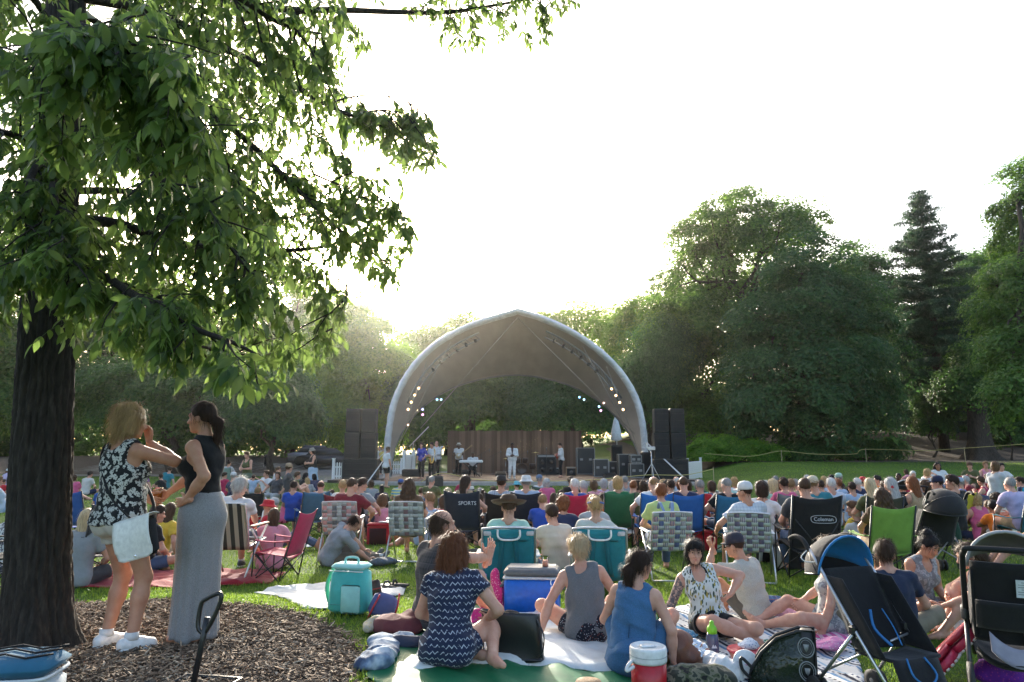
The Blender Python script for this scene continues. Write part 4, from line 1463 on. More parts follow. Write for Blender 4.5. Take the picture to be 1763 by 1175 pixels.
  for s_ in range(nsec):
   f=.14+.86*(s_+rs.rand())/nsec
   i=min(int(f*(n-1)),n-2)
   p=S[i].lerp(S[i+1],f*(n-1)-i)
   d=(S[i+1]-S[i]).normalized()
   sd_=Vector(rs.randn(3))
   sd_=(sd_-d*sd_.dot(d)).normalized()
   if br[-1][2]>6.5 and rs.rand()<.2:
    continue
   dirv=(d*rs.uniform(.2,.9)+sd_*rs.uniform(.5,1.0)+Vector((0,0,-.18))).normalized()
   L=rs.uniform(.22,.72)*(1.0 if f<.9 else.6)*(.8 if br[-1][2]<4 else 1.1)
   pts=[p]
   nn=5
   for k in range(1,nn):
    dirv=(dirv+Vector((rs.randn()*.14,rs.randn()*.14,-.10))).normalized()
    pts.append(pts[-1]+dirv*L/(nn-1))
   u_,v_=proj(np.array([pts[-1]+base,pts[2]+base]))
   # the crown thins out towards its sunlit side
   if br[0][0]<300 and rs.rand()<.30*float(sstep(380,660,u_[0]))*(1.1 if v_[0]>90 else.6):
    continue
   if not inpoly(u_[:1],v_[:1],ok)[0]:
    continue
   wood.tube(pts,[.009,.007,.0055,.004,.002],5)
   # compound twigs: leaflets in pairs hanging from a thin stalk
   for k in range(1,nn):
    for side in range(2 if k<nn-1 else 3):
     o=pts[k].lerp(pts[k-1],rs.rand()*.9)
     td=(Vector(rs.randn(3))*.8+dirv*.7+Vector((0,0,-.35))).normalized()
     tl=rs.uniform(.10,.24)
     tp=[o]
     for j in range(4):
      td=(td+Vector((0,0,-.22))).normalized()
      tp.append(tp[-1]+td*tl/4)
     uu_,vv2=proj(np.array([tp[-1]+base]))
     if not inpoly(uu_,vv2,ok)[0]:
      continue
     twig.tube([tp[0],tp[2],tp[4]],[.0022,.0017,.0012],4)
     for j in range(1,5):
      for sg in((-1,1)if j<4 else(0,)):
       if rs.rand()<.10:
        continue
       sidev=td.cross(Vector((0,0,1)))
       if sidev.length<.05:
        sidev=Vector((1,0,0))
       sidev.normalize()
       ld=(td*.45+sidev*sg*.85+Vector((0,0,-.62))+Vector(rs.randn(3))*.32).normalized()
       LP.append(tp[j])
       LD.append(ld)
       LN.append((Vector((0,0,1))+sidev*sg*.5+Vector(rs.randn(3))*.6))
       LL.append(rs.uniform(.050,.112))
 tag(obj('twigs',wood,g.m,t),kind='stuff')
 tag(obj('leaf_stalks',twig,plain('leaf_stalk',(.05,.07,.02),.6),t),kind='stuff')
 # one leaf: pointed oval, folded along the midrib and curved down
 st=[(0,0,0),(.08,.085,0),(.26,.175,-.01),(.48,.195,-.03),(.70,.15,-.07),(.88,.065,-.12),(1.0,0,-.17)]
 lv,lf=[],[]
 for x,wd,z in st:
  lv+=[(x,-wd,z+wd*.22),(x,0,z),(x,wd,z+wd*.22)]
 for k in range(6):
  lf+=[(k*3,k*3+3,k*3+4,k*3+1),(k*3+1,k*3+4,k*3+5,k*3+2)]
 lv,lf=np.array(lv),np.array(lf)
 leaf=quad_mesh('leaf',lv,lf)
 LM=leafm('hanging_leaf',(.036,.072,.016),(.084,.138,.034),.60,.36)
 P_=np.array([list(p)for p in LP])
 D_=np.array([list(p)for p in LD])
 N_=np.array([list(p)for p in LN])
 N_-=D_*(N_*D_).sum(1,keepdims=True)
 N_/=np.linalg.norm(N_,axis=1,keepdims=True)+1e-9
 B_=np.cross(N_,D_)
 L_=np.array(LL)
 wp=P_+np.array(base)
 u_,v_=proj(wp)
 dist=np.linalg.norm(wp-np.array([0,0,CAM_H]),axis=1)
 keep=(dist>1.6)
 vis=keep&(u_>0)&(u_<1763)&(v_>0)&(v_<700)
 order=np.argsort(np.where(vis,dist/L_,1e9))
 solo=order[:300]
 rest=np.setdiff1d(np.nonzero(keep)[0],solo)
 print('LEAVES',len(P_),len(rest))
 V=(P_[rest][:,None,:]+(lv[None,:,0:1]*D_[rest][:,None,:]+lv[None,:,1:2]*B_[rest][:,None,:]+lv[None,:,2:3]*N_[rest][:,None,:])*L_[rest][:,None,None]).reshape(-1,3)
 q=(np.arange(len(rest))[:,None,None]*len(lv)+lf[None]).reshape(-1,4)
 tag(obj('foliage',quad_mesh('foliage',V,q),LM,t),kind='stuff')
 leaf.materials[0]=LM
 for i in solo:
  M=Matrix(((D_[i][0],B_[i][0],N_[i][0],P_[i][0]),(D_[i][1],B_[i][1],N_[i][1],P_[i][1]),(D_[i][2],B_[i][2],N_[i][2],P_[i][2]),(0,0,0,1)))
  obj('leaf',leaf,None,t,mat=M@Matrix.Scale(L_[i],4))
def haze_box(density=.004):
 m=bpy.data.materials.new('haze_air')
 m.use_nodes=True
 n=m.node_tree
 n.nodes.remove(n.nodes['Principled BSDF'])
 pv=n.nodes.new('ShaderNodeVolumePrincipled')
 pv.inputs['Color'].default_value=(.95,.93,.90,1)
 pv.inputs['Density'].default_value=density
 pv.inputs['Anisotropy'].default_value=.92
 n.links.new(pv.outputs[0],n.nodes['Material Output'].inputs['Volume'])
 b=MB()
 b.box((0,116,15.5),(380,280,36))
 o=obj('haze',b,m)
 tag(o,'thin evening haze over the lawn','haze',kind='stuff')
 # bandstand
DECK_Z=.15
WHITE_P=plain('white_paint',(.74,.74,.72),.5,bump=.05)
BLACK_P=plain('black_paint',(.016,.016,.017),.45,bump=.1)
BLACK_F=plain('black_mesh',(.011,.011,.012),.8,scale=200)
ALU=plain('aluminium',(.55,.55,.56),.35,.9,bump=.05)
STEEL=plain('galvanised_steel',(.30,.31,.32),.4,.8,bump=.1)
CHROME=plain('chrome',(.75,.75,.76),.15,1.,bump=0)
def S(px,py,Y):
 return at(px,py,Y)
def smooth_path(P,n=8):
 P=[Vector(p)for p in P]
 out=[]
 for i in range(len(P)-1):
  p0,p1,p2,p3=P[max(i-1,0)],P[i],P[i+1],P[min(i+2,len(P)-1)]
  for k in range(n):
   t=k/n
   out.append(.5*((2*p1)+(p2-p0)*t+(2*p0-5*p1+4*p2-p3)*t*t+(3*p1-p0-3*p2+p3)*t**3))
 out.append(P[-1])
 return out
def resample(P,n):
 P=np.array([list(p)for p in P])
 s=np.concatenate([[0],np.cumsum(np.linalg.norm(np.diff(P,axis=0),axis=1))])
 t=np.linspace(0,s[-1],n)
 return np.stack([np.interp(t,s,P[:,i])for i in range(3)],-1)
def build_stage():
# deck: laid boards on a low step
 d=struct('stage_deck',MB().box((.75,38.5,DECK_Z-.115),(14.6,14.6,.21)),plain('concrete',(.22,.20,.185),.9,scale=6))
 g=NG('deck_boards')
 oi=g.n('ObjectInfo')
 g.base(g.ramp(g.math('ADD',g.math('MULTIPLY',oi.outputs['Random'],.6),g.math('MULTIPLY',g.noise(g.co((.6,8,8)),6,4),.4)),[(.2,(.11,.062,.040)),(.8,(.23,.135,.085))]))
 g.rough(.7)
 bm=MB().box((0,0,0),(13.6,.29,.03)).mesh('board')
 bm.materials[0]=g.m
 for i in range(32):
  obj('board',bm,None,d,loc=(.75,32.2+i*.305,DECK_Z+.004+(i*7%3)*.001))
 obj('kerb',MB().box((.75,31.0,.07),(14.8,.4,.18),bev=.02),plain('kerb_stone',(.33,.31,.29),.9,scale=8),d)
 # canopy: front arch, rear arch, membrane between them
 FY,RY=36.0,43.5
 front=[S(664,822,FY),S(664,790,FY),S(667,745,FY),S(677,692,FY),S(703,640,FY),S(746,594,FY),S(800,563,FY),S(850,546,FY),S(882,537,FY),S(891,534,FY),S(902,537,FY),S(937,548,FY),S(988,572,FY),S(1034,604,FY),S(1071,642,FY),S(1097,687,FY),S(1109,735,FY),S(1113,785,FY),S(1114,822,FY)]
 rear=[S(672,822,37.2),S(674,795,37.4),S(682,765,38.2),S(700,732,39.6),S(728,700,41.2),S(770,672,42.6),S(815,656,43.3),S(855,648,RY),S(880,646,RY),S(888,645.5,RY),S(898,646,RY),S(925,649,RY),S(968,659,43.2),S(1010,677,42.4),S(1047,704,41.0),S(1075,735,39.6),S(1094,767,38.2),S(1104,797,37.4),S(1107,822,37.2)]
 NP=90
 F_,R_=resample(smooth_path(front),NP),resample(smooth_path(rear),NP)
 t=thing('stage_canopy','white rimmed tensile canopy arching over the stage','canopy',(0,FY,0))
 o=np.array([0,FY,0])
 def memb(u,v):
  i=u*(NP-1)
  a=int(min(i,NP-2))
  f=i-a
  pf,pr=F_[a]*(1-f)+F_[a+1]*f,R_[a]*(1-f)+R_[a+1]*f
  p=pf*(1-v)+pr*v-o
  p[2]+=.5*math.sin(math.pi*v)*math.sin(math.pi*u)*-1.0+.9*math.sin(math.pi*v)*(1-abs(2*u-1))
  return p
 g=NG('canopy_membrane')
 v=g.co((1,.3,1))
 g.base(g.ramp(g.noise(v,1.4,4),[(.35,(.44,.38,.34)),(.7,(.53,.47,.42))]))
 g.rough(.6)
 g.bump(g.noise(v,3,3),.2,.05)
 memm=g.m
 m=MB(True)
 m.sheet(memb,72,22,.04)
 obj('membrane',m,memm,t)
 # white wrapped rim
 rs=np.random.RandomState(3)
 m=MB(True)
 nr=14
 vv,ff=[],[]
 ctr_=np.array([890-881.5,0,0])
 for i in range(NP):
  a,b=F_[max(i-1,0)],F_[min(i+1,NP-1)]
  tg=unit(b-a)
  out=unit(np.cross(tg,V3(0,1,0)))
  if out@(F_[i]-V3(.1,FY,2.5))<0:
   out=-out
  wv=.165+.012*math.sin(i*2.9)+.006*rs.randn()
  for k in range(nr):
   an=2*math.pi*k/nr
   vv.append(F_[i]-o+out*(wv*math.cos(an)-.05)+V3(0,1,0)*(.36*math.sin(an)+.1))
 for i in range(NP-1):
  for k in range(nr):
   ff.append((i*nr+k,i*nr+(k+1)%nr,(i+1)*nr+(k+1)%nr,(i+1)*nr+k))
 m.add(vv,ff)
 g=NG('rim_fabric')
 g.base(g.ramp(g.noise(g.co((1,1,1)),3,4),[(.35,(.60,.62,.63)),(.7,(.78,.79,.79))]))
 g.rough(.55)
 g.bump(g.noise(g.co((1,.3,2)),5,4),.8,.12)
 obj('rim',m,g.m,t)
 m=MB(True)
 m.tube([tuple(p-o)for p in R_[::3]],.07,8)
 obj('rear_arch',m,STEEL,t)
 m=MB(True)
 pk=F_[NP//2]-o+V3(0,.3,-.35)
 for a,b in((pk,S(724,738,38)-Vector(o)),(pk,S(1102,757,38)-Vector(o)),(F_[30]-o+V3(.3,.3,-.2),S(690,760,37.5)-Vector(o)),(F_[60]-o+V3(-.3,.3,-.2),S(1090,760,37.5)-Vector(o)),(F_[24]-o+V3(.3,.3,-.2),S(684,775,37)-Vector(o)),(F_[66]-o+V3(-.3,.3,-.2),S(1098,772,37)-Vector(o))):
  m.tube([tuple(a),tuple(b)],.018,5)
 obj('stay_cable',m,plain('wire_rope',(.42,.40,.38),.5,.3),t)
 # lighting truss: short bars and lamps hung inside the front arch, some of them lit
 warm=emit('lamp_lit',(1.0,.60,.25),2.2)
 can=MB(True)
 can.lathe([(.03,.17),(.085,.14),(.095,0),(.105,-.12),(.098,-.12),(.085,-.05),(.0001,-.02)],12)
 can.tube([(-.12,0,0),(-.13,0,.12),(0,0,.26),(.13,0,.12),(.12,0,0)],.012,5)
 canm=can.mesh('housing')
 lens=MB(True).lathe([(.09,-.10),(.05,-.125),(.0001,-.13)],12).mesh('lens')
 grp='stage lamps along the canopy arch'
 first=True
 def lamp(p,aim,lab,lit=None):
  th=thing('stage_lamp',lab,'lamp',p,0,grp)
  th.rotation_euler=(Vector(p)-Vector(aim)).to_track_quat('Z','Y').to_euler()
  th.scale=(.72,)*3
  obj('housing',canm,BLACK_P,th)
  obj('lens',lens,lit or plain('lens_glass',(.10,.10,.11),.1,bump=0),th)
  return th
 for lo,hi in((15,36),(NP-37,NP-16)):
  bar=MB(True)
  bar.tube([tuple(F_[i]-o+V3(.55 if i<45 else-.55,.75,-.28))for i in range(lo,hi,2)],.05,8)
  bar.tube([tuple(F_[i]-o+V3(.62 if i<45 else-.62,.75,-.62))for i in range(lo,hi,2)],.035,8)
  for i in range(lo,hi-1):
   sx=.55 if i<45 else-.55
   bar.tube([tuple(F_[i]-o+V3(sx,.75,-.28)),tuple(F_[i+1]-o+V3(sx*1.1,.75,-.62))],.015,4)
  obj('lighting_truss',bar,STEEL,t)
 for side in(0,1):
  sd_='left' if side==0 else 'right'
  for j,i in enumerate((15,16.5,18,19.5,24,26,28,30,32,34)):
   k=i if side==0 else NP-1-i
   p=F_[int(k)]*(1-k%1)+F_[min(int(k)+1,NP-1)]*(k%1)+V3(.62 if side==0 else-.62,.55,-.62)
   if j<4:
    lab='glowing amber stage lamp on the %s canopy leg, %s of four'%(sd_,('lowest','second lowest','second highest','topmost')[j])
   else:
    lab='unlit black stage lamp under the %s canopy shoulder, %s of six'%(sd_,('lowest','second','third','fourth','fifth','highest')[j-4])
   lamp(p,(-.3+(-1 if side==0 else 1)*.5,33,1)if j>=4 else(0,18,2.0),lab,warm if j<4 else None)
 for px,py,Y,c,lab in((752,688,41.5,(.25,.55,1),'pale blue lamp at the left of a pair, left side of rear arch'),(759,688,41.5,(.35,.6,1),'pale blue lamp at the right of a pair, left side of rear arch'),(717,706,40.6,(1,.75,.45),'warm white lamp on the rear arch, left side'),(727,705,40.4,(.4,.45,1),'violet lamp on the rear arch above a pink one, left side'),(727,714,40.4,(1,.35,.8),'pink lamp hung below the violet one, left side'),(702,732,39.6,(1,.7,.4),'lowest warm lamp on the rear arch, left side'),(998,684,42.2,(.25,.55,1),'left lamp of the pale blue pair on the rear arch, right side'),(1006,688,42.0,(.35,.65,1),'right lamp of the pale blue pair on the rear arch, right side'),(1032,700,41.2,(.35,.65,1),'pale blue lamp above the pink one on the rear arch, right side'),(1035,707,41.2,(1,.4,.85),'bright pink lamp on the rear arch, right side'),(1040,694,41,(1,.6,.5),'warm rose lamp on the rear arch, right side')):
  lamp(S(px,py,Y),(0,30,1.6),lab,emit('coloured_lens',c,1.5))
  # board fence behind the band
 y0=42.4
 a,b=S(771,742,y0),S(1001,742,y0)
 t=thing('board_fence','tall brown board fence across the back of the stage','fence',(0,y0,DECK_Z))
 g=NG('weathered_boards')
 oi=g.n('ObjectInfo')
 g.base(g.ramp(g.math('ADD',g.math('MULTIPLY',oi.outputs['Random'],.6),g.math('MULTIPLY',g.noise(g.co((8,8,.6)),6,4),.4)),[(.2,(.105,.060,.040)),(.8,(.25,.150,.105))]))
 g.rough(.85)
 g.bump(g.noise(g.co((20,20,1)),8,3),.4,.01)
 nb=46
 wd=(b.x-a.x)/nb
 hgt=a.z-DECK_Z
 bm=MB().box((0,0,hgt/2),(wd*.985,.025,hgt)).mesh('board')
 bm.materials[0]=g.m
 for i in range(nb):
  dz=rng.uniform(-.03,.03)
  obj('board',bm,None,t,loc=(a.x+(i+.5)*wd,(i%2)*.012+rng.uniform(-.003,.003),dz))
 m=MB()
 for z in(.3,hgt*.5,hgt-.3):
  m.box(((a.x+b.x)/2,.08,z),(b.x-a.x,.05,.09))
 obj('rails',m,g.m,t)
 # picket fences
 pk_=MB()
 pk_.prism([(-.035,0),(.035,0),(.035,.84),(0,.90),(-.035,.84)],.02)
 pkm=pk_.mesh('picket')
 pkm.materials[0]=WHITE_P
 def pickets(p0,p1,label,n=None,h=1.0):
  p0,p1=Vector((*p0,0)),Vector((*p1,0))
  L=(p1-p0).length
  n=n or max(3,int(L/.13))
  d=(p1-p0).normalized()
  rz=math.atan2(d.y,d.x)
  t=thing('picket_fence',label,'fence',(p0.x,p0.y,float(gz(p0.x,p0.y))),rz,None,h)
  L/=h
  for i in range(n):
   obj('picket',pkm,None,t,loc=((i+.5)*L/n,0,.05))
  for z in(.25,.70):
   obj('rail',MB().box((L/2,.03,z),(L,.035,.07)),WHITE_P,t)
  for x in(0,L):
   m=MB().box((x,.02,.55),(.11,.11,1.1))
   m.box((x,.02,1.12),(.14,.14,.04))
   obj('post',m,WHITE_P,t)
 pickets(gp(573,829),(S(600,800,33.5).x,34.5),'low white picket fence at the lawn end of the left speaker stack',None,1.0)
 pickets((S(1180,800,36).x,35.5),gp(1208,824),'low white picket fence beside the right speaker stack',None,1.0)
 pickets((S(699,800,41).x,40.4),(S(707,800,41).x,42.5),'short white picket panel standing behind the singers on the left',12,1.35)
 pickets((S(650,800,44).x,44),(S(690,800,44).x,44.2),'white picket run seen behind the left canopy leg',None,.9)
 # PA stacks: stacked cabinets
 def cabinet(w_,h_,dp,sub=False):
  m=MB().box((0,0,h_/2),(w_,dp,h_),bev=.02)
  return m
 def stack(xc,Y,sgn,side):
  w_=1.52
  zb=DECK_Z
  lab='black loudspeaker cabinet in the %s stack, '%side
  rows=[(.98,1,'wide subwoofer at the bottom',1.75),(1.28,2,'middle tier',1.52),(1.16,2,'top tier',1.45)]
  z=zb
  for h_,n,nm,ww in rows:
   for j in range(n):
    cw=ww/n
    x=xc+(j-(n-1)/2)*cw
    th=thing('loudspeaker',lab+nm+((', left one' if j==0 else ', right one')if n==2 else ''),'loudspeaker',(x,Y,z),(0.07 if j else-.07)if n==2 else 0,'loudspeakers of the %s stack'%side)
    obj('cabinet',MB().box((0,0,h_/2),(cw*.965,.8,h_-.012),bev=.02),BLACK_P,th)
    obj('grille',MB().box((0,-.405,h_/2),(cw*.88,.02,h_*.9),bev=.005),BLACK_F,th)
    m=MB(True)
    for zz in(.22,.5,.78):
     m.tube([(-cw*.40,-.425,h_*zz),(cw*.40,-.425,h_*zz)],.006,4)
    obj('grille_bars',m,BLACK_P,th)
    m=MB()
    for sx in(-1,1):
     m.box((sx*cw*.484,-.1,h_*.55),(.012,.22,.10))
    obj('handle',m,plain('handle_plate',(.05,.05,.052),.5),th)
   z+=h_
  th=thing('platform','low black platform under the %s loudspeaker stack'%side,'platform',(xc+sgn*.1,Y,0.0))
  m=MB()
  m.box((0,0,.075),(2.6,1.6,.13))
  obj('deck',m,BLACK_P,th)
  obj('skirt',MB().box((0,-.815,.07),(2.6,.02,.14)),BLACK_F,th)
 stack(S(623,760,34.0).x,34.0,-1,'left')
 stack(S(1151,760,34.0).x,34.0,1,'right')
 # straps and tripods holding the canopy feet
 strapm=plain('strap_webbing',(.62,.61,.58),.7)
 def strap(p0,p1,lab,w_=.07):
  c=(Vector(p0)+Vector(p1))/2
  t=obj('guy_strap',MB(True).tube([tuple(Vector(p0)-c),tuple((Vector(p1)-c))],w_/2,6,flat=.5),strapm,loc=c)
  tag(t,lab,'strap','straps staying the canopy feet')
 strap(S(668,768,35.6),gnd(597,824)+Vector((0,0,.03)),'outermost pale strap from the left canopy leg past the speaker stack')
 strap(S(667,775,35.6),gnd(612,829)+Vector((0,0,.03)),'middle pale strap from the left canopy leg past the speaker stack')
 strap(S(668,782,35.6),gnd(630,836)+Vector((0,0,.03)),'steepest pale strap from the left canopy leg to the ground')
 strap(S(1113,762,35.6),gnd(1190,836)+Vector((0,0,.03)),'upper pale strap from the right canopy leg to the lawn',.10)
 strap(S(1113,768,35.6),gnd(1158,830)+Vector((0,0,.03)),'lower pale strap from the right canopy leg to the lawn',.08)
 def tripod(x,y,h_,lab,sp=.55,head=True):
  z0=float(gz(x,y))
  t=thing('tripod_stand',lab,'stand',(x,y,z0))
  obj('pole',MB(True).tube([(0,0,.25),(0,0,h_)],.022,8),ALU,t)
  for k in range(3):
   a=k*2.094+.5
   obj('leg',MB(True).tube([(0,0,h_*.62),(sp*math.cos(a),sp*math.sin(a),.01)],.016,6),ALU,t)
  if head:
   obj('bracket',MB().box((0,0,h_+.08),(.34,.16,.16),bev=.02).box((-.2,0,h_+.2),(.08,.1,.22)),ALU,t)
  return t
 tripod(S(1122,800,31).x,31,1.55,'silver tripod stand in front of the right canopy leg',.62)
 # rope along the stage front and round the shrubs
 ropem=plain('yellow_rope',(.52,.44,.16),.8)
 def rope(pts,lab,stakes=()):
  P=smooth_path(pts,8)
  b=Vector((P[0].x,P[0].y,float(gz(P[0].x,P[0].y))))
  t=thing('rope_barrier',lab,'rope',b)
  obj('rope',MB(True).tube([tuple(p-b)for p in P],.016,5),ropem,t)
  for p in stakes:
   obj('stake',MB().box((p.x-b.x,p.y-b.y,(p.z-b.z)/2),(.03,.03,p.z-b.z+.06)),plain('stake_wood',(.36,.30,.18),.8),t)
 rope([S(725,830,30.6),S(760,815,30.6),S(815,825,30.8),S(870,830,30.8),S(930,829,30.8),S(1010,827,30.8),S(1070,822,30.8),S(1120,818,30.8),S(1180,818,31),S(1228,808,31.5)],'sagging yellow rope along the front of the stage',[S(1228,806,31.5)])
 rope([S(1212,781,43),S(1290,786,43),S(1345,777,43),S(1400,782,43.4),S(1470,782,43.4),S(1490,774,43.2),S(1590,776,43),S(1660,772,43),S(1763,765,42.5)],'slack yellow rope in front of the shrubs on the right',[S(1345,776,43),S(1490,773,43.2),S(1660,771,43)])
 # road cases, amplifiers, monitors
 ALE=plain('case_edge',(.26,.26,.26),.45,.6)
 def road_case(px,py,Y,w_,h_,lab,z=DECK_Z,label_col=None,dp=.6,rz=0.):
  p=S(px,py,Y)
  th=thing('road_case',lab,'road case',(p.x,Y,z),rz,'road cases on the right of the stage')
  obj('case',MB().box((0,0,h_/2+.06),(w_,dp,h_),bev=.01),plain('case_black',(.022,.024,.026),.5),th)
  m=MB()
  for sx in(-1,1):
   for sy in(-1,1):
    m.box((sx*w_/2,sy*dp/2,h_/2+.06),(.035,.035,h_))
  for zz in(.06,.06+h_):
   for sy in(-1,1):
    m.box((0,sy*dp/2,zz),(w_,.036,.036))
  obj('edging',m,ALE,th)
  for sx in(-1,1):
   m=MB().box((sx*w_*.25,-dp/2-.006,h_*.6),(.16,.012,.12),bev=.01)
   m.tube([(sx*w_*.25-.05,-dp/2-.02,h_*.6),(sx*w_*.25+.05,-dp/2-.02,h_*.6)],.01,5)
   obj('latch',m,ALE,th)
  return th
 road_case(1008,800,39.5,1.0,1.45,'tallest upright road case at the left of the gear, silver edged')
 road_case(1034,800,36.0,.72,.86,'square road case with silver edging in the middle of the gear')
 road_case(1079,800,36.5,.90,1.12,'tall road case right of centre among the gear')
 road_case(1095,800,34.8,.66,.66,'lower road case of the small pair near the right canopy leg')
 road_case(1094,800,35.0,.52,.34,'small road case stacked on another near the right canopy leg',DECK_Z+.74)
 road_case(1060,800,38.5,.8,.7,'low dark road case behind the middle of the gear')
 for px,Y,h_,lab in((1115,35.2,1.3,'narrow black cabinet by the foot of the right canopy leg'),(1062,40,1.7,'tall draped black rack at the back of the gear')):
  p=S(px,800,Y)
  th=thing('equipment_rack',lab,'rack',(p.x,Y,DECK_Z))
  obj('cabinet',MB().box((0,0,h_/2),(.62,.5,h_),bev=.03),BLACK_P,th)
  obj('front_panel',MB().box((0,-.255,h_/2),(.5,.02,h_*.85),bev=.01),BLACK_F,th)
 def amp(px,Y,w_,h_,lab,col,cones=1,z=DECK_Z):
  p=S(px,800,Y)
  th=thing('guitar_amplifier',lab,'amplifier',(p.x,Y,z))
  obj('cabinet',MB().box((0,0,h_/2),(w_,.35,h_),bev=.025),col,th)
  obj('grille',MB().box((0,-.178,h_*.46),(w_*.86,.015,h_*.76)),BLACK_F,th)
  obj('control_panel',MB().box((0,-.178,h_*.92),(w_*.86,.015,h_*.08)),ALE,th)
  for j in range(cones):
   m=MB(True)
   cx_=(j%2-.5)*w_*.44 if cones>1 else 0
   cz_=h_*(.27+.37*(j//2))if cones>1 else h_*.45
   m.lathe([(.12 if cones>1 else.1,-.192),(.10,-.188),(.03,-.186),(.0001,-.196)],14,(cx_,0,cz_),rot=Matrix.Rotation(R(90),3,'X')@Matrix.Scale(-1,3,Vector((0,0,1))))
   obj('speaker_cone',m,plain('cone_paper',(.09,.085,.08),.6),th)
 amp(983,37.5,.55,.5,'small tan guitar amplifier beside the guitarist in suspenders',plain('tan_tolex',(.30,.19,.10),.7))
 amp(941,39.5,1.1,1.15,'black four speaker bass cabinet at the back of the stage',BLACK_P,4)
 amp(958,39.6,.4,.4,'small pale faced amplifier beside the four speaker cabinet',plain('grey_tolex',(.25,.25,.26),.7))
 def wedge(px,py,w_,lab,rz=0.):
  p=gnd(px,py)
  th=thing('stage_monitor',lab,'monitor speaker',(p.x,p.y,0),rz)
  m=MB()
  m.prism([(-.28,0),(.28,0),(.28,.12),(.02,.42),(-.28,.30)],w_,ax=((0,1,0),(0,0,1)))
  obj('cabinet',m,BLACK_P,th)
  obj('grille',MB().box((0,-.15,.385),(w_*.85,.30,.012),rot=Matrix.Rotation(R(20),3,'X')),BLACK_F,th)
 for px,py,w_,lab in((793,822,.9,'black floor monitor at the keyboard end of the stage front'),(1050,829,.62,'black floor monitor at the right of the stage front'),(1038,826,.62,'black floor monitor in front of the road cases'),(748,838,.75,'dark covered monitor on the ground at the left of the stage front'),(862,826,.55,'black floor monitor just left of the singer')):
  wedge(px,py,w_,lab,.1)
  # keyboard on its stand
 p=S(811,800,36.6)
 t=thing('keyboard','white keyboard on a black stand, played by the seated man','keyboard',(p.x,36.6,DECK_Z))
 obj('case',MB().box((0,0,.80),(1.25,.34,.12),bev=.03),plain('keyboard_white',(.72,.72,.70),.4),t)
 km=MB().box((0,0,0),(.03,.14,.02)).mesh('key')
 for i in range(36):
  obj('key',km,WHITE_P,t,loc=(-.56+i*.032,.08,.872))
 m=MB(True)
 for s in(-1,1):
  m.tube([(s*.5,-.2,.02),(-s*.4,.2,.74)],.02,6)
  m.tube([(s*.5,.2,.02),(-s*.4,-.2,.74)],.02,6)
 obj('stand',m,BLACK_P,t)
 t=thing('keyboard_stool','black stool under the keyboard player','stool',(p.x+.05,37.25,DECK_Z))
 obj('seat',MB().box((0,0,.46),(.5,.36,.08),bev=.03),BLACK_F,t)
 for sx in(-1,1):
  for sy in(-1,1):
   obj('leg',MB(True).tube([(sx*.18,sy*.12,.43),(sx*.22,sy*.16,0)],.015,6),BLACK_P,t)
   # drum kit in the shadow of the fence
 p=S(925,800,40.6)
 t=thing('drum_kit','dark drum kit with cymbals on stands before the board fence','drum kit',(p.x-.9,40.6,DECK_Z))
 dm,hm=plain('drum_shell',(.06,.035,.03),.3),plain('drum_head',(.55,.53,.5),.6)
 RX=Matrix.Rotation(R(90),3,'X')
 obj('bass_drum',MB(True).lathe([(.29,-.2),(.31,-.2),(.31,.2),(.29,.2),(.28,.19),(.0001,.19)],24,(0,0,.32),RX),dm,t)
 for x,z,r_ in((-.22,.78,.15),(.2,.78,.16),(.62,.45,.2),(-.6,.58,.18)):
  dr=obj('drum',MB(True).lathe([(r_,-.15),(r_,.14),(r_*.96,.15),(.0001,.145)],18,(x,.05,z)),dm,t)
  obj('drum_head',MB(True).lathe([(r_*.95,.151),(.0001,.152)],18,(x,.05,z)),hm,dr)
  obj('drum_leg',MB(True).tube([(x,.05,z-.15),(x+.05,.15,0)],.012,5),CHROME,dr)
 for x,z,r_ in((-.75,1.15,.22),(.8,1.25,.25),(-.95,.9,.18)):
  cs=obj('cymbal',MB(True).lathe([(r_,-.02),(r_*.4,.0),(.05,.03),(.0001,.035),(.0001,.03),(r_,-.022)],20,(x,.1,z)),plain('cymbal_brass',(.55,.40,.16),.3,.9),t)
  obj('cymbal_stand',MB(True).tube([(x,.1,z),(x,.1,.35),(x+.25,.2,0)],.01,5).tube([(x,.1,.35),(x-.25,0,0)],.01,5).tube([(x,.1,.35),(x,.4,0)],.01,5),CHROME,cs)
  # microphone and music stands
 def mic(px,Y,h_,lab,boom=True):
  q=S(px,800,Y)
  t=thing('microphone_stand',lab,'mic stand',(q.x,Y,DECK_Z),rng.uniform(-.5,.5),'microphone stands on the stage')
  obj('base',MB(True).lathe([(.16,0),(.16,.02),(.03,.035),(.0001,.04)],16),BLACK_P,t)
  obj('pole',MB(True).tube([(0,0,.03),(0,0,h_)],.012,6),BLACK_P,t)
  if boom:
   obj('boom',MB(True).tube([(-.25,0,h_-.12),(.45,0,h_+.22)],.009,6),BLACK_P,t)
  e=(.45,h_+.22)if boom else(0,h_+.05)
  obj('microphone',MB(True).lathe([(.012,-.15),(.018,-.03),(.028,0),(.026,.03),(.0001,.045)],10,(e[0],0,e[1])),plain('mic_mesh',(.12,.12,.13),.4,.6),t)
 for a in((759,33.6,1.25,'microphone stand in front of the saxophonist',False),(874,35.2,1.25,'microphone stand at the singer with no boom',False),(849,39.6,1.1,'boom microphone stand behind the singer, left',True),(895,39.8,1.1,'boom microphone stand behind the singer, right',True),(941,37.0,1.45,'microphone stand left of the guitarist in suspenders',False),(829,37.2,1.2,'boom microphone stand at the keyboard',True),(779,38.8,1.3,'boom microphone stand between the horns and the guitarist in the hat',True)):
  mic(*a)
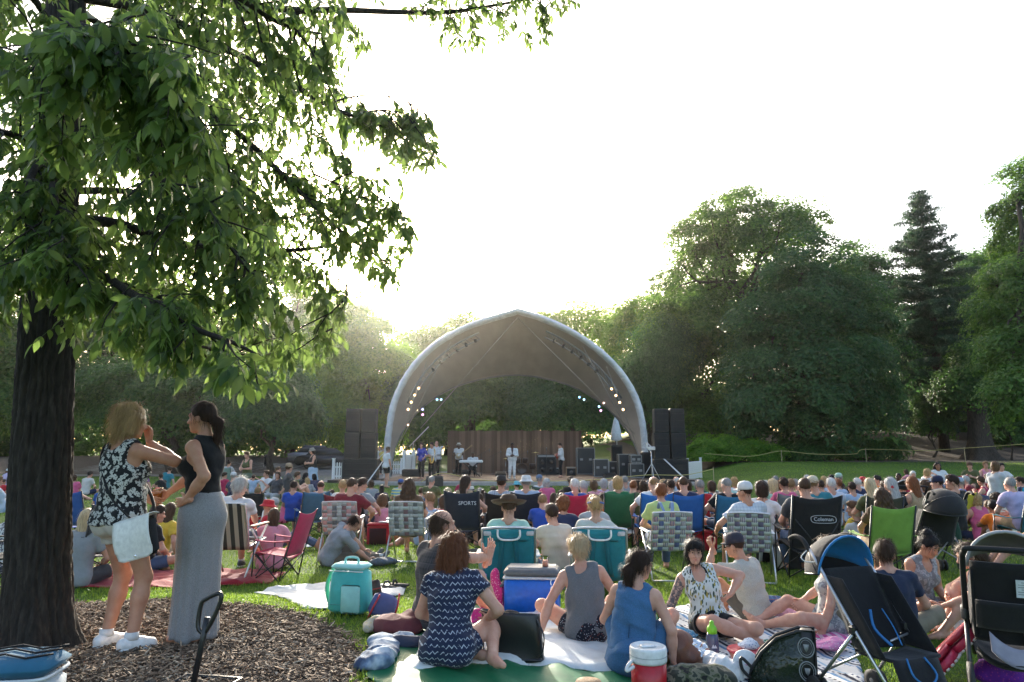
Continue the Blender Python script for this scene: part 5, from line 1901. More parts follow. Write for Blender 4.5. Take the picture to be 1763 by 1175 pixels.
 t=thing('patio_umbrella','folded white and blue umbrella standing behind the road cases','umbrella',(S(1064,780,41).x,41,DECK_Z))
 obj('pole',MB(True).tube([(0,0,0),(-.1,0,3.4)],.025,6),ALU,t)
 obj('canopy',MB(True).lathe([(.02,1.9),(.26,2.0),(.22,2.5),(.10,3.2),(.02,3.4)],10,(-.08,0,0),sx=1.3),cloth((.62,.66,.70)),t)
 t=thing('boom_pole','pale boom pole rising from behind the picket panel to the left side of the canopy','pole',(S(708,772,39).x,39,DECK_Z))
 b=Vector((S(708,772,39).x,39,DECK_Z))
 obj('mast',MB(True).tube([(0,0,0),tuple(S(712,760,39)-b)],.03,6),ALU,t)
 obj('boom',MB(True).tube([tuple(S(705,769,39)-b),tuple(S(738,735,39)-b)],.03,6),WHITE_P,t)
 p=S(709,805,37)
 t=thing('gear_trunk','black instrument trunk lying on the deck behind the woman in blue','case',(p.x,37,DECK_Z))
 obj('body',MB().box((0,0,.2),(1.0,.45,.38),bev=.05),BLACK_P,t)
 obj('lid_seam',MB().box((0,0,.28),(1.01,.46,.012)),plain('seam',(.08,.08,.08),.5),t)
 m=MB(True).tube([(-.12,-.24,.2),(-.1,-.28,.22),(.1,-.28,.22),(.12,-.24,.2)],.012,5)
 obj('handle',m,BLACK_P,t)
 # chairs
CH='folding chairs on the lawn'
PROTO={}
PLASTIC_W=plain('white_plastic',(.72,.72,.70),.4,bump=0)
def scallop(w_,z0,z1,y0,y1,sag,th=.006,nu=12,nv=8,top=0.):
 """slung fabric panel between two side poles"""
 def f(u,v):
  s=(1-(2*u-1)**2)
  return((u-.5)*w_,y0+(y1-y0)*v-sag*s*(.4+.6*math.sin(math.pi*min(1,v+.1))),z0+(z1-z0)*v-top*s*v)
 return MB(True).sheet(f,nu,nv,th)
def camp_chair_proto():
 """quad folding chair: crossed legs all round, slung seat and back, fabric arms with cup hole"""
 t=thing('camp_chair','proto','folding chair',(0,-40,0),0,CH)
 fb=cloth((.05,.05,.05))
 obj('backrest',scallop(.57,.36,1.0,-.17,-.385,.05,top=.05),fb,t)
 def seat(u,v):
  s=(1-(2*u-1)**2)
  return((u-.5)*.54,-.20+.48*v,.37+.05*v-.05*s*(1-v*.5))
 obj('seat',MB(True).sheet(seat,10,8,.006),fb,t)
 fl=MB(True).sheet(lambda u,v:((u-.5)*.54,.28+.004*v,.42-.07*v),6,2,.006)
 obj('seat_flap',fl,fb,t)
 for s in(-1,1):
  x=s*.30
  obj('armrest',MB(True).sheet(lambda u,v:(x+(u-.5)*.075,-.27+.56*v,.60-.025*math.sin(math.pi*v)-.01*(1-abs(2*u-1))),4,8,.008),fb,t)
  obj('back_post',MB(True).tube([(s*.30,-.12,.0),(s*.285,-.20,.38),(s*.285,-.39,1.0)],.011,6),BLACK_P,t)
  obj('front_post',MB(True).tube([(s*.31,.30,.0),(s*.30,.29,.61)],.011,6),BLACK_P,t)
 for a,b in(((-.30,.30,.02),(.27,.27,.40)),((.30,.30,.02),(-.27,.27,.40)),((-.29,-.12,.02),(.27,-.2,.36)),((.29,-.12,.02),(-.27,-.2,.36)),((-.31,.30,.02),(-.28,-.2,.37)),((-.30,-.12,.02),(-.29,.28,.40)),((.31,.30,.02),(.28,-.2,.37)),((.30,-.12,.02),(.29,.28,.40))):
  obj('leg',MB(True).tube([a,b],.009,6),BLACK_P,t)
 return t
def camp_chair(x,y,rz,col,label,scale=1.0,mt=None,arms=None):
 if 'camp' not in PROTO:
  PROTO['camp']=camp_chair_proto()
  t=PROTO['camp']
  t.location=(x,y,float(gz(x,y)))
  t.rotation_euler=(0,0,rz)
  t.scale=(scale,)*3
  t['label']=label
 else:
  t=dup(PROTO['camp'],(x,y,float(gz(x,y))),rz,label,scale=scale)
 m=mt or cloth(col)
 for c in t.children:
  if c.name.split('.')[0]in('backrest','seat','seat_flap','armrest'):
   c.material_slots[0].link='OBJECT'
   c.material_slots[0].material=arms if arms and 'arm' in c.name else m
 return t
def web_chair(x,y,rz,label,cols,hcols,scale=1.0,white_arms=True,solid=None,mt=None):
 """tubular lawn chair; webbing straps woven over and under one another, each strap its own piece"""
 t=thing('lawn_chair',label,'folding chair',(x,y,float(gz(x,y))),rz,CH,scale)
 W_,zb,zt,yb,yt=.50,.36,.86,-.20,-.36
 P=lambda s,v:(s,yb+(yt-yb)*v,zb+(zt-zb)*v)
 fr=[P(-W_/2,-.05),P(-W_/2,.88),P(-W_/2+.05,1.0),P(W_/2-.05,1.0),P(W_/2,.88),P(W_/2,-.05)]
 obj('back_frame',MB(True).tube([tuple(p)for p in smooth_path([Vector(p)for p in fr],5)],.013,8),ALU,t)
 sf=[(-W_/2,-.20,.37),(-W_/2,.22,.41),(-W_/2+.05,.27,.415),(W_/2-.05,.27,.415),(W_/2,.22,.41),(W_/2,-.20,.37)]
 obj('seat_frame',MB(True).tube([tuple(p)for p in smooth_path([Vector(p)for p in sf],5)],.012,8),ALU,t)
 for s in(-1,1):
  xx=s*(W_/2+.025)
  obj('leg',MB(True).tube([(xx,.30,.012),(xx,.10,.30),(xx,-.22,.585)],.012,8),ALU,t)
  obj('leg',MB(True).tube([(xx+s*.012,-.38,.012),(xx+s*.012,-.1,.33),(xx+s*.012,.20,.585)],.012,8),ALU,t)
  obj('armrest',MB().box((xx+s*.012,-.02,.605),(.05,.48,.025),bev=.01),PLASTIC_W if white_arms else plain('wood_arm',(.22,.14,.08),.5),t)
 obj('foot_bar',MB(True).tube([(-W_/2-.03,-.38,.02),(W_/2+.03,-.38,.02)],.012,8),ALU,t)
 if solid:
  obj('backrest',MB(True).sheet(lambda u,v:(W_*(u-.5)*1.03,(yb+(yt-yb)*v)-.03*(1-(2*u-1)**2),zb-.02+(zt-zb+.03)*v),16,10,.006),mt or solid,t)
  obj('seat',MB(True).sheet(lambda u,v:(W_*(u-.5)*1.03,-.2+.46*v,.375+.035*v-.03*(1-(2*u-1)**2)),8,8,.006),mt or solid,t)
  return t
 nv_,nh=7,9
 dv,dh=W_/nv_,(zt-zb)/nh
 amp=.006
 nrm=unit(V3(0,-(zt-zb),(yt-yb)))
 for i in range(nv_):
  xc=-W_/2+dv*(i+.5)
  def f(u,v):
   k=v*nh-.5
   o=amp*math.cos(math.pi*(k+i))
   p=V3(*P(xc+(u-.5)*dv*.90,v*.985+.01))-nrm*o
   p[1]-=.02*math.sin(math.pi*v)
   return p
  obj('strap',MB(True).sheet(f,1,nh*4,.0025),cols[i%len(cols)],t)
 for j in range(nh):
  vc=(j+.5)/nh
  def f(u,v):
   k=u*nv_-.5
   o=-amp*math.cos(math.pi*(k+j))
   p=V3(*P(-W_/2*1.03+u*W_*1.03,vc+(v-.5)/nh*.86))-nrm*o
   p[1]-=.02*math.sin(math.pi*vc)
   return p
  obj('strap',MB(True).sheet(f,nv_*4,1,.0025),hcols[j%len(hcols)],t)
 for i in range(5):
  obj('seat_strap',MB(True).sheet(lambda u,v:(-W_/2+u*W_,-.16+i*.09+(v-.5)*.07,.378+i*.009-.02*math.sin(math.pi*u)),8,1,.003),hcols[i%len(hcols)],t)
 return t
def beach_chair(x,y,rz,label,col):
 """low backpack beach chair seen from behind: shoulder straps, white towel bar, white arms"""
 t=thing('beach_chair',label,'folding chair',(x,y,float(gz(x,y))),rz,CH)
 f=cloth(col)
 W_=.58
 zb,zt,yb,yt=.16,.74,-.22,-.46
 P=lambda s,v,o=0:(s,yb+(yt-yb)*v-o*.92,zb+(zt-zb)*v-o*.38)
 obj('backrest',MB(True).sheet(lambda u,v:P((u-.5)*W_*(1-.04*v**4),v,.015*(1-(2*u-1)**2)),12,10,.012),f,t)
 obj('pillow',MB(True).box((0,yt+.035,zt-.07),(W_*.8,.05,.13),bev=.024),f,t)
 fr=[Vector(P(-W_/2,-.1)),Vector(P(-W_/2,.85)),Vector(P(-W_/2+.05,1.01)),Vector(P(W_/2-.05,1.01)),Vector(P(W_/2,.85)),Vector(P(W_/2,-.1))]
 obj('back_frame',MB(True).tube([tuple(p)for p in smooth_path(fr,5)],.014,8),ALU,t)
 obj('seat',MB(True).sheet(lambda u,v:((u-.5)*W_,-.2+.46*v,.17+.05*v-.03*(1-(2*u-1)**2)),8,8,.008),f,t)
 for s in(-1,1):
  xx=s*(W_/2+.035)
  obj('armrest',MB().box((xx,-.08,.43),(.07,.48,.028),bev=.012),PLASTIC_W,t)
  obj('leg',MB(True).tube([(xx,-.28,.41),(xx,.22,.015)],.013,8),ALU,t)
  obj('leg',MB(True).tube([(xx,.10,.41),(xx,-.34,.015)],.013,8),ALU,t)
  obj('backpack_strap',MB(True).sheet(lambda u,v:P(s*(.075+.05*v**2)+(u-.5)*.055,.86-.76*v,.03+.03*math.sin(math.pi*v)),2,8,.008),cloth(tuple(c*.6 for c in col)),t)
  obj('corner_pad',MB(True).box(P(s*(W_/2-.055),.93,.012),(.085,.02,.055),bev=.01),plain('grey_pad',(.45,.46,.47),.6),t)
 tb=[Vector(P(-.12,1.0,.02)),Vector(P(-.12,.90,.05)),Vector(P(-.07,.84,.055)),Vector(P(.07,.84,.055)),Vector(P(.12,.90,.05)),Vector(P(.12,1.0,.02))]
 obj('towel_bar',MB(True).tube([tuple(p)for p in smooth_path(tb,4)],.011,8),PLASTIC_W,t)
 return t
def rot_to(rz):
 return Matrix.Rotation(rz,4,'Z')
 # soft goods
def cloth_sheet(name,label,cat,poly,m,h=.018,amp=.012,seed=0,res=.045,parent=None,kind=None,group=None,fringe=0.):
 """blanket lying on the grass: thickness, rumples, curling edges"""
 P=np.array([p[:2]for p in poly])
 c=P.mean(0)
 rs=np.random.RandomState(seed)
 x0,y0=P.min(0)
 x1,y1=P.max(0)
 gx,gy=np.arange(x0-res,x1+2*res,res),np.arange(y0-res,y1+2*res,res)
 X,Y=np.meshgrid(gx,gy,indexing='ij')
 D=[rs.randn(2)for _ in range(7)]
 Z=gz(X,Y)+h+sum(amp*.4*np.sin((X*d[0]+Y*d[1])*5.5+rs.rand()*6+1.4*np.sin(X*d[1]*4+Y*3))for d in D)
 Z=np.maximum(Z,gz(X,Y)+.012)+amp*1.2*np.abs(np.sin(X*9+2*np.sin(Y*7+seed)))**6
 wob=.03*np.sin(X*13+seed)*np.sin(Y*11)
 cx,cy=(X[:-1,:-1]+X[1:,1:])/2,(Y[:-1,:-1]+Y[1:,1:])/2
 ins=inpoly(cx+wob[:-1,:-1],cy+wob[:-1,:-1],poly)
 a,b=np.nonzero(ins)
 Wy=len(gy)
 q=np.stack([a*Wy+b,(a+1)*Wy+b,(a+1)*Wy+b+1,a*Wy+b+1],-1)
 v=np.stack([X,Y,Z],-1).reshape(-1,3)
 used,inv=np.unique(q,return_inverse=True)
 v,q=v[used],inv.reshape(-1,4)
 # snap the stair-stepped outline to the polygon
 cnt={}
 for f in q:
  for i in range(4):
   e=(f[i],f[(i+1)%4])
   cnt[e]=1
 bv=sorted({e[0]for e in cnt if(e[1],e[0])not in cnt}|{e[1]for e in cnt if(e[1],e[0])not in cnt})
 n=len(P)
 for i in bv:
  best=None
  for k in range(n):
   p,r_=P[k],P[(k+1)%n]
   t=np.clip(((v[i,:2]-p)@(r_-p))/((r_-p)@(r_-p)),0,1)
   s_=p+t*(r_-p)
   d=np.linalg.norm(v[i,:2]-s_)
   if best is None or d<best[0]:
    best=(d,s_)
  v[i,:2]=v[i,:2]*.15+best[1]*.85
  v[i,2]=float(gz(v[i,0],v[i,1]))+.006+.02*abs(math.sin(v[i,0]*8+v[i,1]*6+seed))
 org=np.array([c[0],c[1],float(gz(c[0],c[1]))])
 v=v-org
 v2=v-np.array([0,0,.006])
 nv_=len(v)
 qs=[q,q[:,::-1]+nv_]
 side=[[e[1],e[0],e[0]+nv_,e[1]+nv_]for e in cnt if(e[1],e[0])not in cnt]
 qs.append(np.array(side))
 o=obj(name,quad_mesh(name,np.vstack([v,v2]),np.vstack(qs)),m,loc=tuple(org))
 tag(o,label,cat,group,kind)
 BARE.append([tuple(p)for p in P])
 return o
def lump(prims,h,amp,fr,seed,name):
 v,q=sdf_mesh([p for p in prims],h*.8)
 v=crease(wrinkle(v,q,amp,fr*.5,seed),q,amp*1.1,fr*.8,seed)
 v[:,2]=np.maximum(v[:,2],.002)
 return quad_mesh(name,v,q)
def pile(name,label,cat,px,py,blobs,m,h=.012,amp=.012,fr=40,seed=0,group=None,z=0.):
 """crumpled cloth heap; blobs = ellipsoids (x,y,z,rx,ry,rz) about the ground point"""
 p=gnd(px,py)
 o=obj(name,lump([el(b[:3],b[3:6],None,.04)for b in blobs],h,amp,fr,seed,name),m,loc=(p.x,p.y,p.z+z))
 return tag(o,label,cat,group)
def local(px,py,Y,org):
 return at(px,py,Y)-Vector(org)
 # strollers, coolers, bags and the rest of the picnic
def stroller(px,py,rz,label,hood,seatc,frame=None,scale=1.0,lining=None):
 """umbrella stroller seen from behind: two long canted poles, crook handles, slung seat, folding hood, small wheels"""
 p=gnd(px,py)
 t=thing('stroller',label,'stroller',(p.x,p.y,p.z),rz,'strollers in the crowd',scale)
 fm=frame or ALU
 sm,hm=cloth(seatc),cloth(hood)
 for s in(-1,1):
  x=s*.22
  obj('handle_pole',MB(True).tube([(x*1.05,.38,.16),(x,.02,.56),(x*1.02,-.30,.95),(x*1.03,-.36,1.02)],.0125,8),fm,t)
  obj('rear_leg',MB(True).tube([(x*1.0,.02,.52),(x*1.15,-.32,.12)],.012,8),fm,t)
  obj('handle',MB(True).tube([tuple(q)for q in smooth_path([Vector((x*1.03,-.36,1.01)),Vector((x*1.04,-.42,1.08)),Vector((x*1.04,-.50,1.10)),Vector((x*1.04,-.57,1.075))],4)],.017,8),BLACK_F,t)
  obj('hinge',MB().box((x,.02,.54),(.05,.06,.07),bev=.015),BLACK_P,t)
  for y,z,r_ in((.40,.075,.075),(-.33,.075,.075)):
   for o_ in(-.028,.028):
    w_=obj('wheel',MB(True).lathe([(r_*.55,-.011),(r_,-.010),(r_,.010),(r_*.55,.011)],18,(x*(1.05 if y>0 else 1.16)+o_,y,z),Matrix.Rotation(R(90),3,'Y')),plain('rubber',(.02,.02,.02),.7),t)
    obj('hub',MB(True).lathe([(.0001,-.012),(r_*.5,-.010),(r_*.5,.010),(.0001,.012)],10,(x*(1.05 if y>0 else 1.16)+o_,y,z),Matrix.Rotation(R(90),3,'Y')),plain('hub_grey',(.2,.2,.2),.5),w_)
 obj('cross_brace',MB(True).tube([(-.22,.05,.5),(.24,-.3,.18)],.009,6),fm,t)
 obj('cross_brace',MB(True).tube([(.22,.05,.5),(-.24,-.3,.18)],.009,6),fm,t)
 obj('footrest',MB().box((0,.40,.24),(.40,.07,.025),bev=.01),BLACK_P,t)
 # seat: back panel, seat pan, leg panel
 def bk(u,v):
  return((u-.5)*.42,.02-.26*v-.04*(1-(2*u-1)**2)*(1-v*.5),.40+.50*v)
 obj('seat_back',MB(True).sheet(bk,10,12,.012),sm,t)
 obj('seat',MB(True).sheet(lambda u,v:((u-.5)*.42,.02+.28*v,.40-.03*(1-(2*u-1)**2)+.02*v),8,6,.02),sm,t)
 obj('leg_panel',MB(True).sheet(lambda u,v:((u-.5)*.36,.30+.08*v,.41-.20*v),6,4,.01),sm,t)
 for s in(-1,1):
  obj('side_panel',MB(True).sheet(lambda u,v:(s*.213,.02-.24*v+(.26-.10*v)*u,.42+.44*v-.0*u),5,8,.008),sm,t)
  # hood: quarter dome of ribs, lined in its own colour
 def hd(u,v):
  a=math.pi*u
  b=R(-100+108*v)
  rr=.245
  return(-rr*math.cos(a)*.98,-.24+rr*math.sin(a)*math.sin(b)*1.35-.02,.86+rr*math.sin(a)*math.cos(b)*1.1)
 obj('hood',MB(True).sheet(hd,20,10,.006),hm,t)
 if lining:
  def hl(u,v):
   p_=V3(*hd(u,.25+.75*v))
   c_=V3(0,-.2,.86)
   return c_+(p_-c_)*.968
  obj('hood_lining',MB(True).sheet(hl,20,6,.004),cloth(lining),t)
 for v in(.0,.5,1.0):
  obj('hood_rib',MB(True).tube([hd(u,v)for u in np.linspace(0,1,15)],.008,6),BLACK_P if v<1 else(cloth(lining)if lining else BLACK_P),t)
 return t
def pram(px,py,rz,label,scale=1.0,hoodc=(.02,.02,.02)):
 """big pushchair from behind: one-piece foam push bar, tall fabric back with pocket, tucked hood, deep basket"""
 p=gnd(px,py)
 t=thing('pushchair',label,'stroller',(p.x,p.y,p.z),rz,'strollers in the crowd',scale)
 bf=cloth((.014,.014,.015))
 fm=plain('dark_frame',(.06,.06,.062),.4,.4)
 bar=smooth_path([Vector((-.27,-.12,.55)),Vector((-.275,-.36,.96)),Vector((-.265,-.46,1.04)),Vector((-.22,-.49,1.065)),Vector((.22,-.49,1.065)),Vector((.265,-.46,1.04)),Vector((.275,-.36,.96)),Vector((.27,-.12,.55))],5)
 obj('push_bar',MB(True).tube([tuple(q)for q in bar],.019,10),BLACK_F,t)
 for s in(-1,1):
  obj('front_leg',MB(True).tube([(s*.27,-.12,.58),(s*.20,.45,.16)],.016,8),fm,t)
  obj('rear_leg',MB(True).tube([(s*.27,-.10,.55),(s*.29,-.34,.15)],.016,8),fm,t)
  obj('hinge',MB(True).box((s*.275,-.12,.57),(.05,.10,.12),bev=.02),fm,t)
  obj('side_panel',MB(True).sheet(lambda u,v:(s*.225,-.20+.36*u-.12*v,.42+.48*v-.16*u*v),6,6,.014),bf,t)
  for y,x,r_ in((.46,.16,.10),(-.35,.29,.14)):
   w_=obj('wheel',MB(True).lathe([(r_*.7,-.02),(r_,-.016),(r_,.016),(r_*.7,.02)],22,(s*x,y,r_),Matrix.Rotation(R(90),3,'Y')),plain('rubber',(.02,.02,.02),.7),t)
   obj('hub',MB(True).lathe([(.0001,-.02),(r_*.66,-.014),(r_*.66,.014),(.0001,.02)],12,(s*x,y,r_),Matrix.Rotation(R(90),3,'Y')),fm,w_)
 obj('seat_back',MB(True).sheet(lambda u,v:((u-.5)*.46,-.16-.16*v-.05*(1-(2*u-1)**2),.40+.56*v),10,12,.02),bf,t)
 obj('seat',MB(True).sheet(lambda u,v:((u-.5)*.44,-.14+.36*v,.42+.03*v),6,6,.03),bf,t)
 obj('basket',MB(True).sheet(lambda u,v:((u-.5)*.46,-.30+.62*v,.20+.10*abs(2*u-1)**3+.08*abs(2*v-1)**3),12,10,.008),bf,t)
 def hd(u,v):
  a=math.pi*u
  b=R(-5+80*v)
  return(-.245*math.cos(a),-.28+.27*math.sin(a)*math.sin(b)*1.2,.92+.25*math.sin(a)*math.cos(b))
 obj('hood',MB(True).sheet(hd,20,10,.008),cloth(hoodc),t)
 obj('hood_rib',MB(True).tube([hd(u,0)for u in np.linspace(0,1,15)],.012,6),plain('grey_trim',(.34,.34,.35),.6),t)
 return t
def wheelchair(px,py,rz,label):
 p=gnd(px,py)
 t=thing('wheelchair',label,'wheelchair',(p.x,p.y,p.z),rz)
 bf=cloth((.016,.016,.017))
 obj('backrest',MB(True).sheet(lambda u,v:((u-.5)*.42,-.22-.04*v-.04*(1-(2*u-1)**2),.50+.44*v),8,8,.012),bf,t)
 obj('seat',MB(True).sheet(lambda u,v:((u-.5)*.42,-.20+.42*v,.49-.02*(1-(2*u-1)**2)),6,6,.014),bf,t)
 for s in(-1,1):
  w_=obj('wheel',MB(True).tube([(s*.28,.30*math.cos(a)-.12,.305+.295*math.sin(a))for a in np.linspace(0,6.283,28,False)],.016,6,True),plain('rubber',(.03,.03,.03),.6),t)
  obj('push_rim',MB(True).tube([(s*.325,.26*math.cos(a)-.12,.305+.26*math.sin(a))for a in np.linspace(0,6.283,28,False)],.009,6,True),CHROME,w_)
  for k in range(12):
   a=k*math.pi/6
   obj('spoke',MB().tube([(s*.28,-.12,.305),(s*.28,.29*math.cos(a)-.12,.305+.29*math.sin(a))],.003,4),CHROME,w_)
  obj('frame',MB(True).tube([(s*.22,-.36,.95),(s*.22,-.25,.92),(s*.22,-.20,.48),(s*.22,.24,.47),(s*.22,.34,.14),(s*.20,.46,.10)],.013,8),CHROME,t)
  obj('hand_grip',MB(True).tube([(s*.22,-.40,.955),(s*.22,-.28,.94)],.019,8),BLACK_F,t)
  obj('armrest',MB(True).box((s*.235,.0,.71),(.06,.32,.04),bev=.015).tube([(s*.235,-.2,.70),(s*.235,-.2,.5)],.01,6).tube([(s*.235,.15,.70),(s*.235,.15,.48)],.01,6),BLACK_P,t)
  c_=obj('caster',MB(True).lathe([(.0001,-.015),(.09,-.012),(.09,.012),(.0001,.015)],14,(s*.22,.33,.092),Matrix.Rotation(R(90),3,'Y')),plain('rubber',(.03,.03,.03),.6),t)
  obj('footplate',MB().box((s*.12,.50,.10),(.15,.14,.015),bev=.005),BLACK_P,t)
 return t
def small(name,label,cat,p,geo,m,group=None,rz=0.):
 o=obj(name,geo,m,loc=tuple(p),rot=(0,0,rz))
 return tag(o,label,cat,group)
def build_props():
# blankets first: grass keeps out of them
 qw=cloth((.60,.60,.58))
 cloth_sheet('towel','white towel spread on the grass by the turquoise backpack cooler','towel',[gp(*p)for p in((437,1024),(470,1013),(560,1006),(622,1005),(700,1012),(694,1026),(650,1034),(560,1053),(525,1051))],qw,.02,.016,3)
 cloth_sheet('tarp','crinkled green tarp under the white quilt in the foreground','tarp',[gp(*p)for p in((628,1168),(660,1128),(700,1085),(790,1048),(1120,1046),(1165,1120),(1150,1200),(880,1215),(690,1210))],plain('green_tarp',(.012,.15,.058),.6,scale=8),.010,.014,5)
 cloth_sheet('quilt','white quilt laid over the green tarp under the seated friends','blanket',[gp(*p)for p in((705,1158),(745,1078),(800,1056),(1075,1054),(1118,1110),(1062,1162),(880,1150))],cloth((.60,.62,.62)),.050,.010,6)
 sp=serape()
 cloth_sheet('woven_blanket','woven white blanket with blue and black bands under the food on the right','blanket',[gp(*p)for p in((1138,1048),(1330,1043),(1432,1058),(1470,1120),(1500,1200),(1180,1200),(1130,1110))],sp,.022,.014,8)
 cloth_sheet('pink_blanket','bright pink blanket strip under the legs behind the blue stroller','blanket',[gp(*p)for p in((1345,1082),(1400,1074),(1500,1078),(1520,1110),(1440,1112))],cloth((.62,.10,.30),'stripe_v',(.70,.45,.55)),.040,.014,9)
 cloth_sheet('red_blanket','red blanket under the striped lawn chair on the left','blanket',[gp(*p)for p in((110,1014),(150,992),(300,984),(420,982),(492,988),(466,1006),(330,1014))],cloth((.27,.010,.020)),.02,.022,10)
 cloth_sheet('pale_blanket','pale patterned blanket to the left of the big pushchair','blanket',[gp(*p)for p in((1600,1048),(1660,1034),(1763,1036),(1800,1075),(1700,1112),(1625,1092))],cloth((.52,.50,.40),'spots',(.30,.30,.25)),.02,.014,12)
 cloth_sheet('green_blanket','small dark green blanket by the plaid lawn chairs','blanket',[gp(*p)for p in((1215,944),(1270,938),(1290,948),(1230,955))],cloth((.03,.14,.08)),.02,.012,13)
 cloth_sheet('striped_towel','teal striped towel crumpled on the grass behind the red camp chair','towel',[gp(*p)for p in((505,938),(540,930),(556,936),(535,944),(508,946))],cloth((.12,.34,.40),'stripe_v',(.6,.62,.6)),.02,.02,14)
 cloth_sheet('picnic_blanket','dark plaid picnic blanket under the group in the middle distance','blanket',[gp(*p)for p in((640,905),(720,888),(800,892),(790,912),(690,922))],cloth((.35,.30,.28),'plaid',(.10,.10,.14),(.5,.1,.1)),.02,.014,15)
 cloth_sheet('picnic_blanket','pale picnic blanket under the boy in the blue tee','blanket',[gp(*p)for p in((890,930),(930,905),(1010,900),(1075,912),(1050,938),(950,945))],cloth((.30,.30,.31)),.02,.012,16)
 # turquoise backpack cooler
 p=gnd(603,1056)
 t=thing('backpack_cooler','turquoise backpack cooler with green strap standing on the lawn','cooler bag',(p.x,p.y,p.z),-.25)
 tq=cloth((.07,.44,.42))
 obj('body',MB(True).box((0,0,.19),(.34,.24,.36),taper=.86,bev=.035),tq,t)
 obj('lid',MB(True).box((0,0,.385),(.30,.21,.045),bev=.02),cloth((.30,.62,.60)),t)
 obj('front_pocket',MB(True).box((.06,-.128,.14),(.17,.03,.22),bev=.014),cloth((.30,.62,.58)),t)
 obj('zip',MB(True).tube([(-.155,-.105,.355),(.155,-.105,.355)],.005,5),plain('zip_white',(.6,.7,.7),.5),t)
 obj('carry_handle',MB(True).tube([tuple(q)for q in smooth_path([Vector((-.06,0,.40)),Vector((-.05,0,.45)),Vector((.05,0,.45)),Vector((.06,0,.40))],4)],.01,6),cloth((.30,.62,.60)),t)
 obj('shoulder_strap',MB(True).sheet(lambda u,v:(-.17-.055*math.sin(math.pi*v)+.0*u,.0+(u-.5)*.055,.03+.33*v),2,10,.01),cloth((.16,.55,.34)),t)
 obj('seam',MB(True).box((0,-.121,.09),(.31,.006,.006)),plain('seam_teal',(.05,.3,.3),.6),t)
 q=gnd(640,1036)
 t=thing('lunch_bag','dark brown flat bag leaning behind the turquoise cooler','bag',(q.x,q.y,q.z),-.3)
 obj('body',MB(True).box((0,0,.10),(.20,.06,.20),rot=Matrix.Rotation(R(-14),3,'Y'),bev=.02),plain('dark_leather',(.035,.016,.012),.4),t)
 obj('trim',MB(True).box((.02,-.032,.12),(.19,.006,.012),rot=Matrix.Rotation(R(-14),3,'Y')),plain('red_trim',(.3,.03,.03),.5),t)
 sandal=MB(True).prism([(-.045,-.13),(.045,-.13),(.05,.05),(.03,.13),(-.03,.13),(-.05,.05)],.025,ax=((1,0,0),(0,1,0)))
 sandal.tube([(-.045,.03,.01),(-.02,.04,.05),(.02,.04,.05),(.045,.03,.01)],.012,6)
 sm_=sandal.mesh('shoe')
 for px,py,rz,lb in((668,1018,.6,'dark strap sandal on the white towel, nearer one'),(684,1015,1.2,'dark strap sandal on the white towel, farther one')):
  q=gnd(px,py)
  obj_=small('sandal',lb,'sandal',(q.x,q.y,q.z+.05),sm_,None,'sandals on the white towel',rz)
  obj_.material_slots[0].link='OBJECT'
  obj_.material_slots[0].material=plain('sandal_black',(.03,.028,.027),.6)
  # heaps by the chevron dress
 pile('jeans','crumpled faded blue jeans on the grass at the edge of the tarp','jeans',650,1136,[(-.05,.02,.035,.07,.17,.035),(.06,.05,.04,.065,.19,.04),(.02,.24,.05,.12,.10,.05),(-.04,-.17,.03,.06,.11,.03),(.05,-.15,.045,.06,.10,.045),(.10,.32,.04,.10,.07,.04),(.0,.10,.07,.06,.09,.03)],jean_mat(),.010,.020,30,4)
 pile('jacket','maroon jacket heaped beside the jeans','jacket',690,1092,[(0,0,.06,.15,.12,.06),(-.12,.05,.05,.11,.1,.05),(.07,.10,.08,.09,.1,.08),(.05,-.08,.05,.08,.07,.05)],cloth((.14,.035,.04)),.010,.022,26,5)
 pile('shirt','dark navy garment crumpled next to the maroon jacket','garment',688,1118,[(0,0,.045,.13,.09,.045),(.1,.05,.04,.09,.08,.04)],cloth((.035,.045,.08)),.010,.018,28,6)
 q=gnd(660,1062)
 t=thing('tote_bag','slumped blue canvas bag with red piping on the grass','bag',(q.x,q.y,q.z),.3)
 obj('body',MB(True).box((0,0,.09),(.24,.12,.19),rot=Matrix.Rotation(R(18),3,'Y'),taper=.8,bev=.03),cloth((.10,.13,.30)),t)
 for s in(-1,1):
  obj('piping',MB(True).tube([(s*.11-.03,-.065,.0),(s*.10+.01,-.065,.10),(s*.08+.04,-.06,.19)],.008,6),plain('red_piping',(.55,.05,.06),.5),t)
 pile('sneakers','pair of pale sneakers with yellow socks stuffed in them above the jeans','shoes',636,1088,[(0,0,.04,.05,.1,.04),(.09,.02,.04,.05,.1,.04),(.05,.03,.08,.05,.04,.03)],cloth((.45,.40,.30),'spots',(.55,.38,.06)),.009,.006,60,7)
 # blue cooler
 p=gnd(917,1058)
 t=thing('cooler','big blue cooler with grey lid behind the seated women','cooler',(p.x,p.y,p.z),-.10)
 bl=plain('cooler_blue',(.006,.105,.50),.35,bump=.03)
 obj('body',MB(True).box((0,0,.185),(.54,.32,.35),bev=.03),bl,t)
 obj('rim',MB(True).box((0,0,.365),(.56,.335,.022),bev=.008),plain('rim_grey',(.52,.53,.55),.4,bump=0),t)
 obj('lid',MB(True).box((0,0,.412),(.555,.33,.075),bev=.03),plain('lid_grey',(.10,.105,.11),.4,bump=.03),t)
 obj('lid_top',MB(True).box((0,.01,.452),(.47,.26,.012),bev=.005),plain('lid_grey_light',(.22,.225,.23),.45,bump=.03),t)
 for s in(-1,1):
  obj('handle',MB(True).tube([(s*.275,-.10,.30),(s*.31,-.09,.27),(s*.31,.09,.27),(s*.275,.10,.30)],.014,8),plain('lid_grey',(.10,.105,.11),.4,bump=.03),t)
